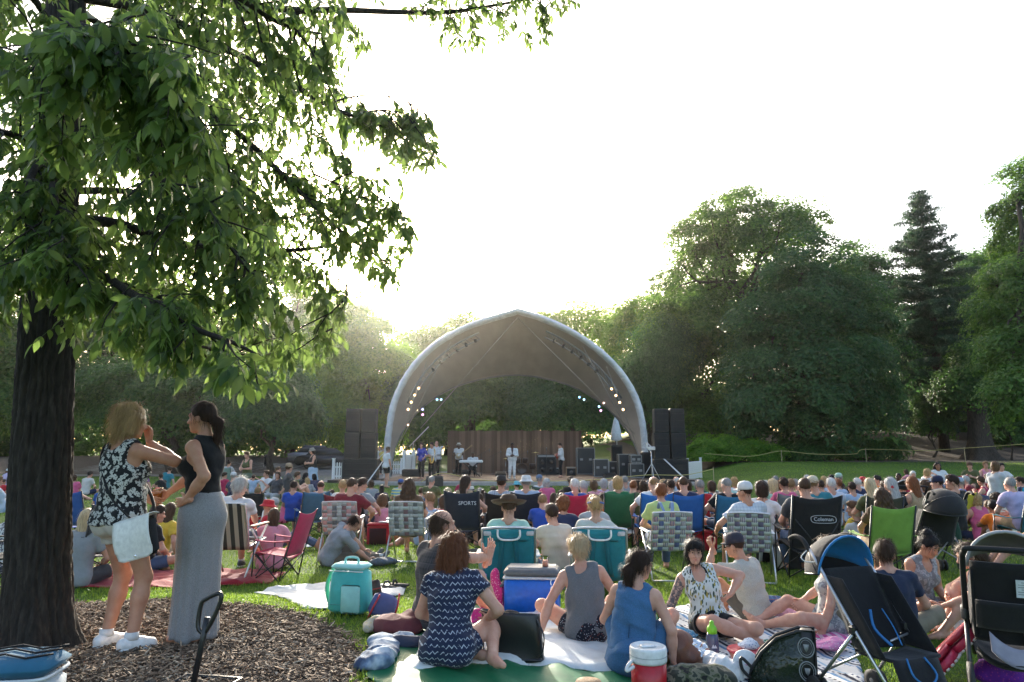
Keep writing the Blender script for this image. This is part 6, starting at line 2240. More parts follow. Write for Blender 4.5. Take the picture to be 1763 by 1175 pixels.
 o=obj('lettering',text_mesh('Coleman',.105,.0015),plain('letter_white',(.75,.78,.80),.5,bump=0),t)
 o.location=(.215,-.1625,.185)
 o.rotation_euler=(R(90),R(90),0)
 m4=t.matrix_basis
 top=m4@Vector((.13,-.04,.458))
 t=thing('cup','clear plastic cup of pink drink standing on the blue cooler lid','cup',top)
 gl=glass()
 obj('cup_wall',MB(True).lathe([(.030,0),(.040,.10),(.038,.10),(.028,.004),(.0001,.004)],18),gl,t)
 obj('drink',MB(True).lathe([(.0001,.006),(.028,.006),(.033,.055),(.0001,.055)],18),plain('pink_drink',(.72,.30,.20),.2,bump=0),t)
 q=gnd(846,1052)
 pile('beach_towel','bright pink patterned bag squeezed beside the blue cooler','bag',856,1055,[(0,0,.16,.07,.06,.16),(-.02,.03,.32,.04,.04,.10),(.0,.0,.05,.09,.08,.06)],cloth((.55,.03,.16),'spots',(.7,.35,.4)),.011,.012,36,8)
 t=thing('beach_bag','purple bag with palm tree print behind the clasped hands','bag',(gnd(812,1036).x,gnd(812,1036).y,0),.1)
 obj('body',MB(True).lathe([(.14,0),(.155,.2),(.16,.27),(.15,.27),(.14,.02),(.0001,.02)],20),cloth((.19,.15,.38)),t)
 m=MB(True)
 for k in range(6):
  a=k*math.pi/3
  m.prism([(0,0),(.035*math.cos(a)-.01*math.sin(a),.035*math.sin(a)+.01*math.cos(a)),(.06*math.cos(a),.06*math.sin(a)),(.035*math.cos(a)+.01*math.sin(a),.035*math.sin(a)-.01*math.cos(a))],.004,(.0,-.163,.19))
 m.prism([(-.008,-.12),(.008,-.12),(.006,0),(-.006,0)],.004,(.0,-.163,.19))
 obj('palm_print',m,plain('palm_yellow',(.40,.36,.08),.6),t)
 obj('handle',MB(True).tube([tuple(v)for v in smooth_path([Vector((-.1,-.12,.25)),Vector((-.06,-.13,.33)),Vector((.06,-.13,.33)),Vector((.1,-.12,.25))],4)],.008,6),cloth((.5,.48,.55)),t)
 pile('hand_towel','white dish towel with red stripes beside the blue cooler','towel',922,1070,[(0,0,.04,.10,.08,.05),(.05,.02,.06,.06,.06,.05)],cloth((.62,.60,.60),'stripe_v',(.62,.5,.5)),.010,.014,42,9)
 pile('black_cloth','small black garment lying in front of the blue cooler','garment',880,1068,[(0,0,.04,.10,.07,.045)],cloth((.02,.02,.022)),.010,.01,40,10)
 for nm,lb,ct,px,py,bl,cc in(('snack_bag','orange and white snack bag lying on the quilt by the chevron dress','snack bag',842,1098,[(0,0,.05,.09,.06,.035),(.04,.02,.06,.05,.05,.03)],((.60,.20,.05),(.62,.58,.5))),('gift_bag','small magenta and turquoise bag on the quilt left of the cooler','bag',822,1086,[(0,0,.08,.05,.04,.06),(.03,0,.12,.03,.03,.04)],((.45,.03,.25),(.05,.35,.35))),('bread_bag','cream paper wrapper of food behind the black tote','wrapper',838,1076,[(0,0,.05,.11,.05,.03),(-.06,.02,.05,.06,.04,.03)],((.50,.42,.30),(.35,.25,.15))),('shirt','white and grey garment bunched on the woven blanket behind the food bowl','garment',1215,1098,[(0,0,.05,.13,.07,.04),(.1,.03,.05,.08,.06,.04)],((.55,.55,.53),(.3,.36,.42))),('towel','bright blue and white towel bunched by the brown leather bag','towel',1182,1110,[(0,0,.05,.12,.07,.04),(-.08,.03,.05,.06,.05,.04)],((.08,.30,.48),(.55,.58,.6))),('scarf','patterned pink and white cloth spilling toward the clear bag','cloth',1420,1128,[(0,0,.04,.16,.08,.03),(.1,.06,.04,.1,.06,.03)],((.58,.20,.38),(.6,.55,.56)))):
  pile(nm,lb,ct,px,py,bl,cloth(cc[0],'spots',cc[1]),.009,.016,34,px,None,.03)
  # black tote
 p=gnd(890,1142)
 t=thing('tote_bag','open black leather tote slouching on the white quilt','bag',(p.x,p.y,p.z+.03),-.12)
 lm=plain('black_leather',(.012,.012,.013),.33,scale=50,bump=.25)
 def tote(u,v):
  a=2*math.pi*u
  cx_,sy_=math.cos(a),math.sin(a)
  ex=abs(cx_)**.55*(1 if cx_>0 else-1)
  ey=abs(sy_)**.55*(1 if sy_>0 else-1)
  wd=.185*(1+.05*v)-.03*v*(sy_>0)*0
  return(ex*wd+.035*v*ex*(1 if ex<0 else-.6)-.02*v,ey*(.085-.02*v)+.012*math.sin(9*u+5*v),.30*v*(1-.07*math.sin(a*1+.6)+.03*math.cos(2*a))+.006*math.sin(14*u+3*v))
 obj('body',MB(True).sheet(tote,48,14,.006),lm,t)
 obj('base',MB(True).box((0,0,.012),(.36,.16,.02),bev=.008),lm,t)
 obj('strap',MB(True).tube([tuple(q)for q in smooth_path([Vector((-.19,-.06,.27)),Vector((-.215,-.09,.16)),Vector((-.205,-.11,.04)),Vector((-.16,-.10,.02))],5)],.008,6,flat=.5),lm,t)
 obj('strap',MB(True).tube([tuple(q)for q in smooth_path([Vector((.14,-.05,.27)),Vector((.19,-.08,.18)),Vector((.185,-.09,.08)),Vector((.15,-.085,.04))],5)],.008,6,flat=.5),lm,t)
 # red and white drink jug
 p=gnd(1118,1196)
 t=thing('drink_jug','red insulated jug with a white screw lid in the foreground','jug',(p.x,p.y,p.z+.02),.2)
 obj('body',MB(True).lathe([(.0001,0),(.105,0),(.112,.02),(.114,.19),(.0001,.19)],30),plain('jug_red',(.42,.010,.018),.3,bump=.03),t)
 obj('lid',MB(True).lathe([(.118,.185),(.120,.20),(.120,.262),(.116,.275),(.104,.280),(.098,.270),(.0001,.268)],30),plain('jug_white',(.66,.68,.68),.35,bump=.03),t)
 obj('lid_seam',MB(True).lathe([(.1205,.222),(.1215,.225),(.1205,.228)],30),plain('seam_grey',(.4,.42,.42),.5),t)
 obj('cap',MB(True).box((0,.01,.275),(.10,.055,.012),bev=.005),plain('jug_white',(.66,.68,.68),.35,bump=.03),t)
 obj('handle',MB(True).tube([tuple(q)for q in smooth_path([Vector((-.118,-.02,.20)),Vector((-.165,-.06,.18)),Vector((-.175,-.07,.155)),Vector((-.12,-.05,.17))],5)],.012,6),plain('jug_white',(.66,.68,.68),.35,bump=.03),t)
 # brown bag, foil, plastic bag, camouflage bag
 pile('handbag','soft brown leather bag slumped behind the red jug','bag',1166,1150,[(0,0,.11,.12,.11,.11),(.03,.02,.18,.10,.09,.07),(.10,-.02,.08,.08,.09,.08)],plain('tan_leather',(.15,.052,.024),.42,scale=40,bump=.3),.010,.008,30,11)
 pile('foil','crumpled silver foil packet by the brown bag','foil',1199,1152,[(0,0,.09,.05,.05,.09),(.05,0,.07,.05,.05,.07),(-.02,0,.15,.03,.03,.05)],plain('foil',(.70,.70,.70),.22,1.,bump=0),.009,.024,75,12)
 pile('plastic_bag','white plastic shopping bag lying crumpled among the food','plastic bag',1243,1172,[(0,0,.09,.09,.10,.09),(.08,-.04,.07,.08,.08,.07),(-.05,.06,.12,.05,.06,.06)],plain('white_film',(.62,.62,.61),.3),.010,.018,44,13)
 pile('duffel_bag','camouflage bag at the bottom edge behind the jug','bag',1212,1200,[(0,0,.10,.22,.12,.10),(-.15,0,.09,.12,.11,.09)],cloth((.03,.035,.025),'camo',(.14,.13,.09),(.06,.07,.035)),.012,.010,30,14)
 t=thing('food_container','pink and white plastic container standing open by the plastic bag','container',gnd(1284,1172)+Vector((0,0,.03)),.4)
 obj('tub',MB(True).lathe([(.0001,0),(.07,0),(.085,.10),(.08,.10),(.066,.008),(.0001,.008)],20),plain('pink_plastic',(.62,.30,.40),.4),t)
 obj('lid',MB(True).lathe([(.0001,-.006),(.09,-.006),(.094,.004),(.088,.010),(.0001,.006)],22,(-.04,-.06,.10),Matrix.Rotation(R(62),3,'X')@Matrix.Rotation(R(-20),3,'Y')),PLASTIC_W,t)
 t=thing('food_bowl','clear bowl with a red lid holding a folded cloth, on the woven blanket','bowl',gnd(1284,1148)+Vector((0,0,.03)),0)
 obj('bowl',MB(True).lathe([(.0001,0),(.09,0),(.125,.085),(.119,.085),(.086,.006),(.0001,.006)],26),plain('salmon_bowl',(.52,.20,.15),.3,bump=0),t)
 obj('lid',MB(True).lathe([(.128,.078),(.132,.088),(.124,.098),(.06,.100),(.0001,.098)],26),plain('red_lid',(.55,.06,.08),.35,bump=0),t)
 q=gnd(1284,1148)
 o=obj('napkin',lump([el((0,0,.03),(.085,.06,.03),None,.02),el((.03,.01,.05),(.05,.05,.03),None,.02)],.009,.010,60,4,'napkin'),cloth((.55,.60,.68),'spots',(.12,.22,.40)),loc=(q.x+.02,q.y,q.z+.125))
 tag(o,'folded blue and white printed napkin on top of the red bowl lid','napkin')
 t=thing('paper_cup','green paper cup beside the red lidded bowl','cup',gnd(1326,1136)+Vector((0,0,.03)),0)
 obj('wall',MB(True).lathe([(.0001,0),(.030,0),(.043,.105),(.0445,.105),(.040,.104),(.029,.006),(.0001,.006)],22),plain('cup_green',(.008,.17,.075),.45),t)
 obj('rolled_rim',MB(True).tube([(.0435*math.cos(a),.0435*math.sin(a),.106)for a in np.linspace(0,6.283,22,False)],.0028,6,True),plain('cup_rim',(.4,.5,.42),.5),t)
 t=thing('water_bottle','smoky plastic bottle with a lime green cap in front of the floral dress','bottle',gnd(1228,1138)+Vector((0,0,.03)),0)
 obj('flask',MB(True).lathe([(.0001,0),(.046,0),(.048,.01),(.047,.14),(.040,.165),(.032,.172),(.0001,.172)],22),plain('smoky_plastic',(.07,.08,.14),.15,bump=0),t)
 obj('cap',MB(True).lathe([(.037,.170),(.038,.205),(.030,.222),(.018,.232),(.016,.255),(.010,.262),(.0001,.262)],18),plain('lime_plastic',(.20,.55,.02),.4,bump=0),t)
 m=MB().prism([(-.022,-.012),(-.008,.016),(0,-.002),(.008,.012),(.022,-.012)],.002,(0,-.0485,.085))
 obj('logo',m,plain('logo_white',(.6,.62,.68),.5,bump=0),t)
 t=thing('serving_tray','low white box with a brown rim behind the plastic container','box',gnd(1312,1150)+Vector((0,0,.02)),-.08)
 obj('box',MB(True).box((0,0,.03),(.26,.18,.06),bev=.006),plain('cream_card',(.56,.53,.48),.7),t)
 obj('rim',MB(True).box((0,0,.063),(.27,.19,.010),bev=.003),plain('brown_rim',(.28,.15,.10),.6),t)
 # clear stadium bag with black trim and round crests
 p=gnd(1352,1186)
 t=thing('clear_bag','clear plastic bag with black trim and two round crests beside the blue stroller','bag',(p.x,p.y,p.z+.02),-.35)
 bm=plain('black_trim',(.012,.012,.013),.45)
 poly=[(-.24,0),(.20,0),(.20,.38),(.10,.37),(-.04,.31),(-.14,.21),(-.21,.10)]
 film=NG('clear_film')
 film.b.inputs['Base Color'].default_value=(.05,.07,.045,1)
 film.b.inputs['Transmission Weight'].default_value=.55
 film.rough(.16)
 film.bump(film.noise(film.co(),16,2),.6,.03)
 for s in(-1,1):
  obj('panel',MB(True).prism(poly,.004,(0,s*.05,0)),film.m,t)
 ps=[Vector((a,0,b))for a,b in poly]
 for s in(-1,1):
  obj('binding',MB(True).tube([(a,s*.05,b)for a,b in poly],.011,6,True),bm,t)
 obj('side_panel',MB(True).box((.155,0,.19),(.085,.108,.37),bev=.01),bm,t)
 obj('handle',MB(True).tube([tuple(q)for q in smooth_path([Vector((-.20,-.05,.10)),Vector((-.27,-.07,.17)),Vector((-.27,-.07,.10)),Vector((-.22,-.05,.04))],4)],.012,6),bm,t)
 cm=plain('crest_grey',(.30,.31,.32),.5)
 for zz in(.27,.12):
  m=MB(True)
  m.tube([(.145+.05*math.cos(a),-.058,zz+.062*math.sin(a))for a in np.linspace(0,6.283,22,False)],.004,5,True)
  m.tube([(.145+.038*math.cos(a),-.058,zz+.048*math.sin(a))for a in np.linspace(0,6.283,22,False)],.002,4,True)
  m.prism([(-.018,.02),(.018,.02),(.012,-.01),(0,-.028),(-.012,-.01)],.003,(.145,-.058,zz))
  obj('crest',m,cm,t)
 pile('hoodie','rumpled green and pink clothing inside the clear bag','clothing',1330,1180,[(0,.0,.07,.13,.03,.07),(.06,.0,.14,.07,.025,.06)],cloth((.04,.13,.04),'spots',(.45,.2,.3)),.010,.006,40,16)
 # strollers
 t=stroller(1522,1224,-2.86,'blue hooded umbrella stroller with black seat and silver poles',(.02,.02,.024),(.012,.012,.014),None,.91,(.012,.16,.42))
 cordm=plain('white_cord',(.6,.6,.58),.7)
 hb=plain('harness_blue',(.015,.14,.36),.6)
 for s in(-1,1):
  obj('harness_strap',MB(True).tube([tuple(q)for q in smooth_path([Vector((s*.05,.0,.66)),Vector((s*.08,.06,.55)),Vector((s*.04,.16,.46))],4)],.010,6,flat=.4),hb,t)
 obj('leg_loop',MB(True).tube([tuple(q)for q in smooth_path([Vector((-.07,.30,.42)),Vector((-.09,.37,.33)),Vector((0,.39,.28)),Vector((.09,.37,.33)),Vector((.07,.30,.42))],4)],.007,6),hb,t)
 obj('cord',MB(True).tube([tuple(q)for q in smooth_path([Vector((.23,-.37,1.02)),Vector((.30,-.36,.97)),Vector((.29,-.33,.94)),Vector((.23,-.30,.94))],5)],.004,5),cordm,t)
 t=stroller(1618,992,-.12,'black umbrella stroller with grey trimmed hood parked behind the seated couple',(.020,.020,.022),(.013,.013,.014),plain('dull_frame',(.25,.25,.25),.4,.6),.98)
 obj('tag',MB().box((.05,-.505,1.0),(.03,.004,.04)),plain('label_tan',(.4,.36,.28),.7),t)
 pile('green_jacket','dark green jacket hanging at the right side of the black stroller','jacket',1652,984,[(0,0,.45,.07,.06,.25),(.03,.0,.2,.08,.06,.2)],cloth((.012,.045,.028)),.014,.012,26,18)
 t=pram(1560,940,-.2,'grey hooded pushchair half hidden behind the black umbrella stroller',.95,(.09,.09,.095))
 t=pram(1752,1200,-.5,'big black pushchair with a foam push bar and pale hood at the right edge',.92,(.20,.20,.20))
 paper=plain('paper_white',(.60,.64,.68),.7)
 ink=plain('ink_grey',(.20,.22,.25),.7)
 for(x,z,w_,h_,mm)in((.095,.80,.155,.125,paper),(.12,.48,.15,.17,plain('paper_cream',(.42,.40,.35),.7))):
  yy=-.258-(z-.4)*.29
  o=obj('care_card',MB().box((x,yy,z),(w_,.003,h_),rot=Matrix.Rotation(R(16),3,'X')),mm,t)
  m=MB()
  for k in range(6):
   m.box((x-.005,yy-.0028-(h_*.35-k*h_*.13)*.29*0+(h_*.35-k*h_*.13)*-.287,z+h_*.35-k*h_*.13),(w_*(.8 if k%3 else.55),.001,.004),rot=Matrix.Rotation(R(16),3,'X'))
  obj('printed_lines',m,ink,o)
 obj('buckle',MB().box((-.09,-.335,.66),(.02,.012,.035),bev=.004),plain('buckle_grey',(.4,.4,.42),.4),t)
 obj('pocket',MB(True).sheet(lambda u,v:((u-.5)*.44,-.235-.10*v-.05*(1-(2*u-1)**2),.50+.20*v),10,6,.014),cloth((.018,.018,.02)),t)
 obj('pale_liner',MB(True).sheet(lambda u,v:(-.15+.33*u,-.30+.04*v,.26+.10*(2*u-1)**2+.12*v),10,4,.01),cloth((.30,.29,.36)),t)
 t=stroller(563,806,-.5,'teal lined stroller on the path at the far left of the stage',(.03,.04,.04),(.16,.32,.32),None,1.0)
 t=stroller(460,812,.3,'black stroller with a raised hood in the far group under the evergreens',(.02,.02,.03),(.03,.03,.04),None,1.1)
 wheelchair(437,932,.05,'empty black wheelchair standing in front of the white haired man')
 # pink scalloped case and purple bag on the right
 p=gnd(1640,1180)
 t=thing('pink_bag','bright pink padded bag with white scalloped edging tipped over by the pushchair','bag',(p.x,p.y,p.z+.06),.15)
 pm=plain('pink_vinyl',(.50,.030,.075),.38,scale=12,bump=.1)
 M=Matrix.Rotation(R(-40),3,'Y')@Matrix.Rotation(R(58),3,'X')
 out=[(-.13+.26*math.cos(a)*.0+.15*math.cos(a),.22*math.sin(a))for a in np.linspace(0,6.283,28,False)]
 hv=[]
 for k in range(40):
  a=2*math.pi*k/40
  hv.append((.0135*16*math.sin(a)**3,.0135*(13*math.cos(a)-5*math.cos(2*a)-2*math.cos(3*a)-math.cos(4*a))))
 def tr(m):
  for i in range(len(m.v)):
   m.v[i]=m.v[i]@np.array(M).T+np.array((0,0,.16))
  return m
 obj('front_panel',tr(MB(True).prism(hv,.05,(0,-.02,0))),pm,t)
 obj('back_panel',tr(MB(True).prism([(a*1.02,b*1.02)for a,b in hv],.03,(0,.035,0))),plain('deep_pink',(.36,.012,.03),.4),t)
 m=MB(True)
 for k in range(0,40):
  a,b=hv[k]
  m.lathe([(.0001,-.008),(.014,-.006),(.014,.006),(.0001,.008)],8,(a*1.05,-.045,b*1.05),Matrix.Rotation(R(90),3,'X'))
 tag(obj('scalloped_edging',tr(m),plain('edging_cream',(.62,.55,.52),.6),t),kind='stuff')
 obj('strap',tr(MB(True).tube([(-.10,-.055,.07),(-.04,-.065,-.04),(.04,-.065,-.10),(.07,-.06,-.03),(.05,-.055,.09)],.010,6,flat=.6)),pm,t)
 pile('purple_bag','shiny purple bag on the grass under the big pushchair','bag',1722,1184,[(0,0,.08,.16,.10,.08),(.12,0,.07,.12,.1,.07),(-.08,0,.12,.06,.06,.06)],cloth((.15,.02,.30),'spots',(.35,.05,.3)),.011,.012,36,19)
 # bottom left cooler, cart handle
 p=gnd(22,1212)
 t=thing('cooler_bag','blue topped soft cooler with white piped sides at the lower left corner','cooler bag',(p.x,p.y,p.z),.15)
 obj('side_wall',MB(True).box((0,0,.08),(.42,.32,.16),bev=.05),cloth((.50,.54,.56)),t)
 obj('lid',MB(True).box((0,0,.205),(.44,.34,.10),bev=.045),cloth((.03,.13,.22)),t)
 obj('piping',MB(True).tube([(.215*math.copysign(abs(math.cos(a))**.35,math.cos(a)),.165*math.copysign(abs(math.sin(a))**.35,math.sin(a)),.158)for a in np.linspace(0,6.283,40,False)],.010,6,True),cloth((.62,.64,.64)),t)
 for k,yy in enumerate((-.08,.02,.10)):
  obj('elastic_cord',MB(True).tube([(-.2,yy-.04,.26),(-.05,yy+.05,.263),(.1,yy-.05,.263),(.2,yy+.03,.26)],.006,5),BLACK_F,t)
 p=gnd(330,1196)
 t=thing('folding_cart','black folding cart standing in the mulch, its tall handle upright','cart',(p.x,p.y,p.z),-.2)
 q=at(362,1030,p.y+.05)-p
 obj('handle_tube',MB(True).tube([(0,0,.02),tuple(q*.55),tuple(q*.80)],.017,8),plain('cart_black',(.02,.02,.021),.35),t)
 g1=[q*.62,q*.68+Vector((-.045,0,.01)),q*.93+Vector((-.055,0,0)),q*.99+Vector((-.03,0,.0)),q*1.02+Vector((.05,0,.02)),q*.98+Vector((.065,0,0)),q*.76+Vector((.035,0,0)),q*.62]
 obj('grip',MB(True).tube([tuple(v)for v in smooth_path(g1,4)],.013,8),plain('grip_black',(.015,.015,.016),.3),t)
 obj('base_frame',MB(True).tube([(-.18,-.1,.03),(.18,-.1,.03),(.18,.2,.03),(-.18,.2,.03)],.012,6,True),plain('cart_black',(.02,.02,.021),.35),t)
 for s in(-1,1):
  obj('wheel',MB(True).lathe([(.0001,-.015),(.05,-.012),(.05,.012),(.0001,.015)],14,(s*.2,-.1,.05),Matrix.Rotation(R(90),3,'Y')),plain('rubber',(.02,.02,.02),.7),t)
  # straw hat at the bottom edge
 p=gnd(1014,1212)
 t=thing('straw_hat','woven tan straw hat lying at the bottom edge of the picture','hat',(p.x,p.y,p.z+.02),0)
 sm2=plain('straw',(.34,.22,.12),.8,scale=120,bump=.9,var=.4)
 obj('brim',MB(True).lathe([(.09,.01),(.15,.005),(.195,.02),(.193,.025),(.15,.010),(.09,.016)],30),sm2,t)
 obj('crown',MB(True).lathe([(.095,.01),(.092,.07),(.075,.11),(.03,.122),(.0001,.12)],26),sm2,t)
 # mid-ground bits
 t=thing('wine_glass','stemmed wine glass standing in the grass by the plaid chair','glass',gnd(1083,989),0)
 obj('bowl',MB(True).lathe([(.004,.085),(.03,.10),(.040,.13),(.036,.17),(.034,.17),(.037,.13),(.027,.103),(.0001,.09)],18),glass(),t)
 obj('stem',MB(True).lathe([(.0001,0),(.034,.002),(.006,.008),(.004,.03),(.004,.086),(.0001,.086)],16),glass(),t)
 p=gnd(652,938)
 t=thing('cooler_bag','red and black soft cooler between the two grey webbed chairs','cooler bag',(p.x,p.y,p.z),.05)
 obj('body',MB(True).box((0,0,.17),(.40,.30,.34),bev=.03),cloth((.33,.012,.02)),t)
 obj('front_panel',MB(True).box((0,-.155,.155),(.30,.02,.29),bev=.008),cloth((.035,.012,.012)),t)
 obj('lid',MB(True).box((0,0,.355),(.41,.31,.05),bev=.02),cloth((.36,.014,.022)),t)
 o=obj('napkins',MB(True).sheet(lambda u,v:((u-.5)*.24,(v-.5)*.18,.012*math.sin(7*u)*math.sin(5*v)),10,8,.008),PLASTIC_W,loc=(p.x+.12,p.y,p.z+.40))
 tag(o,'white paper napkins lying on the red soft cooler','napkins')
 p=gnd(1066,938)
 t=thing('folding_table','low white picnic table behind the turquoise beach chairs','table',(p.x,p.y,p.z),0)
 obj('table_top',MB(True).box((0,0,.22),(.62,.40,.03),bev=.01),PLASTIC_W,t)
 for sx in(-1,1):
  for sy in(-1,1):
   obj('leg',MB(True).tube([(sx*.27,sy*.17,.21),(sx*.29,sy*.18,0)],.012,6),ALU,t)
 t=thing('beach_ball','turquoise ball resting behind the bearded man in beige','ball',gnd(993,922)+Vector((0,0,.17)),0)
 for k in range(6):
  m=MB(True)
  m.sheet(lambda u,v:tuple(.17*c for c in(math.sin(math.pi*v)*math.cos((k+u)*math.pi/3),math.sin(math.pi*v)*math.sin((k+u)*math.pi/3),math.cos(math.pi*v))),5,12,.002)
  obj('panel',m,plain('ball_teal',(.05,.38,.50),.35,bump=0)if k%2 else plain('ball_cyan',(.10,.48,.58),.35,bump=0),t)
 t=thing('tote_bag','black and white bag on the grass left of the black camp chair','bag',gnd(1318,968),.2)
 obj('body',MB(True).box((0,0,.18),(.26,.14,.36),taper=.8,bev=.03),cloth((.02,.02,.022)),t)
 obj('pale_panel',MB(True).box((-.105,-.075,.17),(.055,.02,.32),rot=Matrix.Rotation(R(8),3,'Y'),bev=.008),cloth((.55,.60,.60)),t)
 t=thing('cooler_bag','grey and black soft cooler behind the blue stroller','cooler bag',gnd(1362,978),-.08)
 obj('body',MB(True).box((.05,0,.17),(.56,.30,.34),bev=.04),cloth((.05,.05,.055)),t)
 obj('end_panel',MB(True).box((-.20,-.155,.16),(.10,.02,.28),bev=.008),cloth((.42,.43,.42)),t)
 obj('piping',MB(True).tube([(-.12,-.157,.02),(-.11,-.158,.2),(-.10,-.155,.33)],.008,6),plain('piping_grey',(.4,.4,.4),.6),t)
 t=thing('shopping_bag','red bag with looping white script beside the trunk','bag',gnd(122,1000),.2)
 obj('body',MB(True).lathe([(.0001,0),(.18,.02),(.20,.12),(.14,.24),(.05,.29),(.0001,.29)],22,sy=.7),plain('red_bag',(.36,.012,.05),.4),t)
 m=MB(True)
 for r_,z in((0,.17),(1,.12),(2,.07)):
  pts=[(-.10+.02*k,-.142+(.02 if z>.15 else 0)+.16*(.02*(k-5))**2,z+.016*math.sin(k*2.1+r_))for k in range(11)]
  m.tube(pts,.0035,4)
 obj('script',m,plain('script_white',(.6,.55,.55),.6),t)
 for i,(px,py,c,lb)in enumerate(((1215,948,(.42,.02,.03),'red cooler bag beside the blue green plaid chair'),(770,885,(.45,.03,.06),'red cooler box by the woman in denim blue print'),(1425,905,(.38,.02,.03),'red and black gear bag near the reclining man in yellow'),(650,868,(.5,.03,.05),'small red cooler on the lawn ahead of the webbed chairs'))):
  p=gnd(px,py)
  t=thing('cooler_bag',lb,'cooler bag',(p.x,p.y,p.z),rng.uniform(-.5,.5))
  obj('body',MB(True).box((0,0,.14),(.36,.24,.28),bev=.03),cloth(c),t)
  obj('lid',MB(True).box((0,0,.295),(.37,.25,.05),bev=.02),cloth(tuple(v*1.2 for v in c)),t)
  obj('handle',MB(True).tube([tuple(q)for q in smooth_path([Vector((-.14,0,.31)),Vector((-.10,0,.37)),Vector((.10,0,.37)),Vector((.14,0,.31))],4)],.010,6),BLACK_F,t)
 pile('sweater','dark garment with a blue book lying by the reclining man in grey','garment',655,974,[(0,0,.05,.16,.10,.05),(.12,.05,.05,.10,.08,.05)],cloth((.10,.11,.12),'spots',(.1,.18,.35)),.012,.012,34,21)
 pile('jacket','dark olive jacket heaped left of the turquoise beach chair','jacket',812,965,[(0,0,.08,.17,.12,.08),(.1,.05,.07,.1,.1,.07)],cloth((.05,.055,.04)),.012,.012,34,22)
 pile('pink_sheet','pink and white patterned cloth bunched behind the tattooed woman','cloth',1352,1066,[(0,0,.05,.20,.10,.05),(-.15,.05,.06,.09,.08,.06)],cloth((.60,.36,.46),'spots',(.62,.55,.6)),.012,.014,34,23)
 pile('navy_blanket','dark blue plaid blanket bunched behind the man in the navy cap','blanket',1318,1046,[(0,0,.06,.20,.09,.06),(.12,.0,.05,.12,.1,.05)],cloth((.03,.07,.16),'plaid',(.10,.18,.30),(.3,.1,.1)),.012,.014,34,24)
 pile('toy_bag','small orange stuffed toy lying under the right webbed chair','toy',688,932,[(0,0,.07,.10,.08,.07),(.08,0,.10,.05,.05,.05),(-.08,0,.05,.06,.05,.05)],cloth((.55,.22,.08)),.012,.006,40,25)
def glass():
 if 'glass' in MATS:
  return MATS['glass']
 g=NG('clear_glass')
 g.b.inputs['Base Color'].default_value=(.95,.97,.96,1)
 g.b.inputs['Transmission Weight'].default_value=1.0
 g.rough(.04)
 g.b.inputs['IOR'].default_value=1.08
 MATS['glass']=g.m
 return g.m
def serape():
 g=NG('woven_bands')
 v=g.co()
 sp=g.n('SeparateXYZ')
 g.l(v,sp.inputs[0])
 X,Y,Z=sp.outputs
 s=g.math('ADD',X,g.math('MULTIPLY',Y,.35))
 band=g.math('FRACT',g.math('MULTIPLY',s,1/.34))
 col=g.ramp(band,[(0,(.60,.60,.58)),(.34,(.10,.22,.38)),(.42,(.58,.60,.60)),(.5,(.02,.025,.05)),(.58,(.62,.62,.60)),(.78,(.24,.38,.50)),(.84,(.60,.60,.58))],'CONSTANT')
 t2=g.math('ADD',g.math('MULTIPLY',Y,.94),g.math('MULTIPLY',X,-.33))
 mot=g.math('LESS_THAN',g.math('ABSOLUTE',g.math('SUBTRACT',g.math('FRACT',g.math('MULTIPLY',t2,1/.045)),.5)),.27)
 inb=g.math('LESS_THAN',g.math('ABSOLUTE',g.math('SUBTRACT',band,.18)),.035)
 col=g.mix(g.math('MULTIPLY',mot,inb),col,(.02,.025,.04))
 inb2=g.math('LESS_THAN',g.math('ABSOLUTE',g.math('SUBTRACT',band,.68)),.03)
 col=g.mix(g.math('MULTIPLY',mot,inb2),col,(.03,.05,.12))
 g.base(col)
 g.rough(.9)
 g.bump(g.noise(v,160,2),.35,.008)
 return g.m
def jean_mat():
 g=NG('faded_denim')
 v=g.co()
 g.base(g.ramp(g.noise(v,7,3),[(.36,(.035,.055,.11)),(.52,(.16,.22,.32)),(.62,(.42,.48,.55))]))
 g.rough(.9)
 g.bump(g.noise(v,240,2),.3,.004)
 return g.m
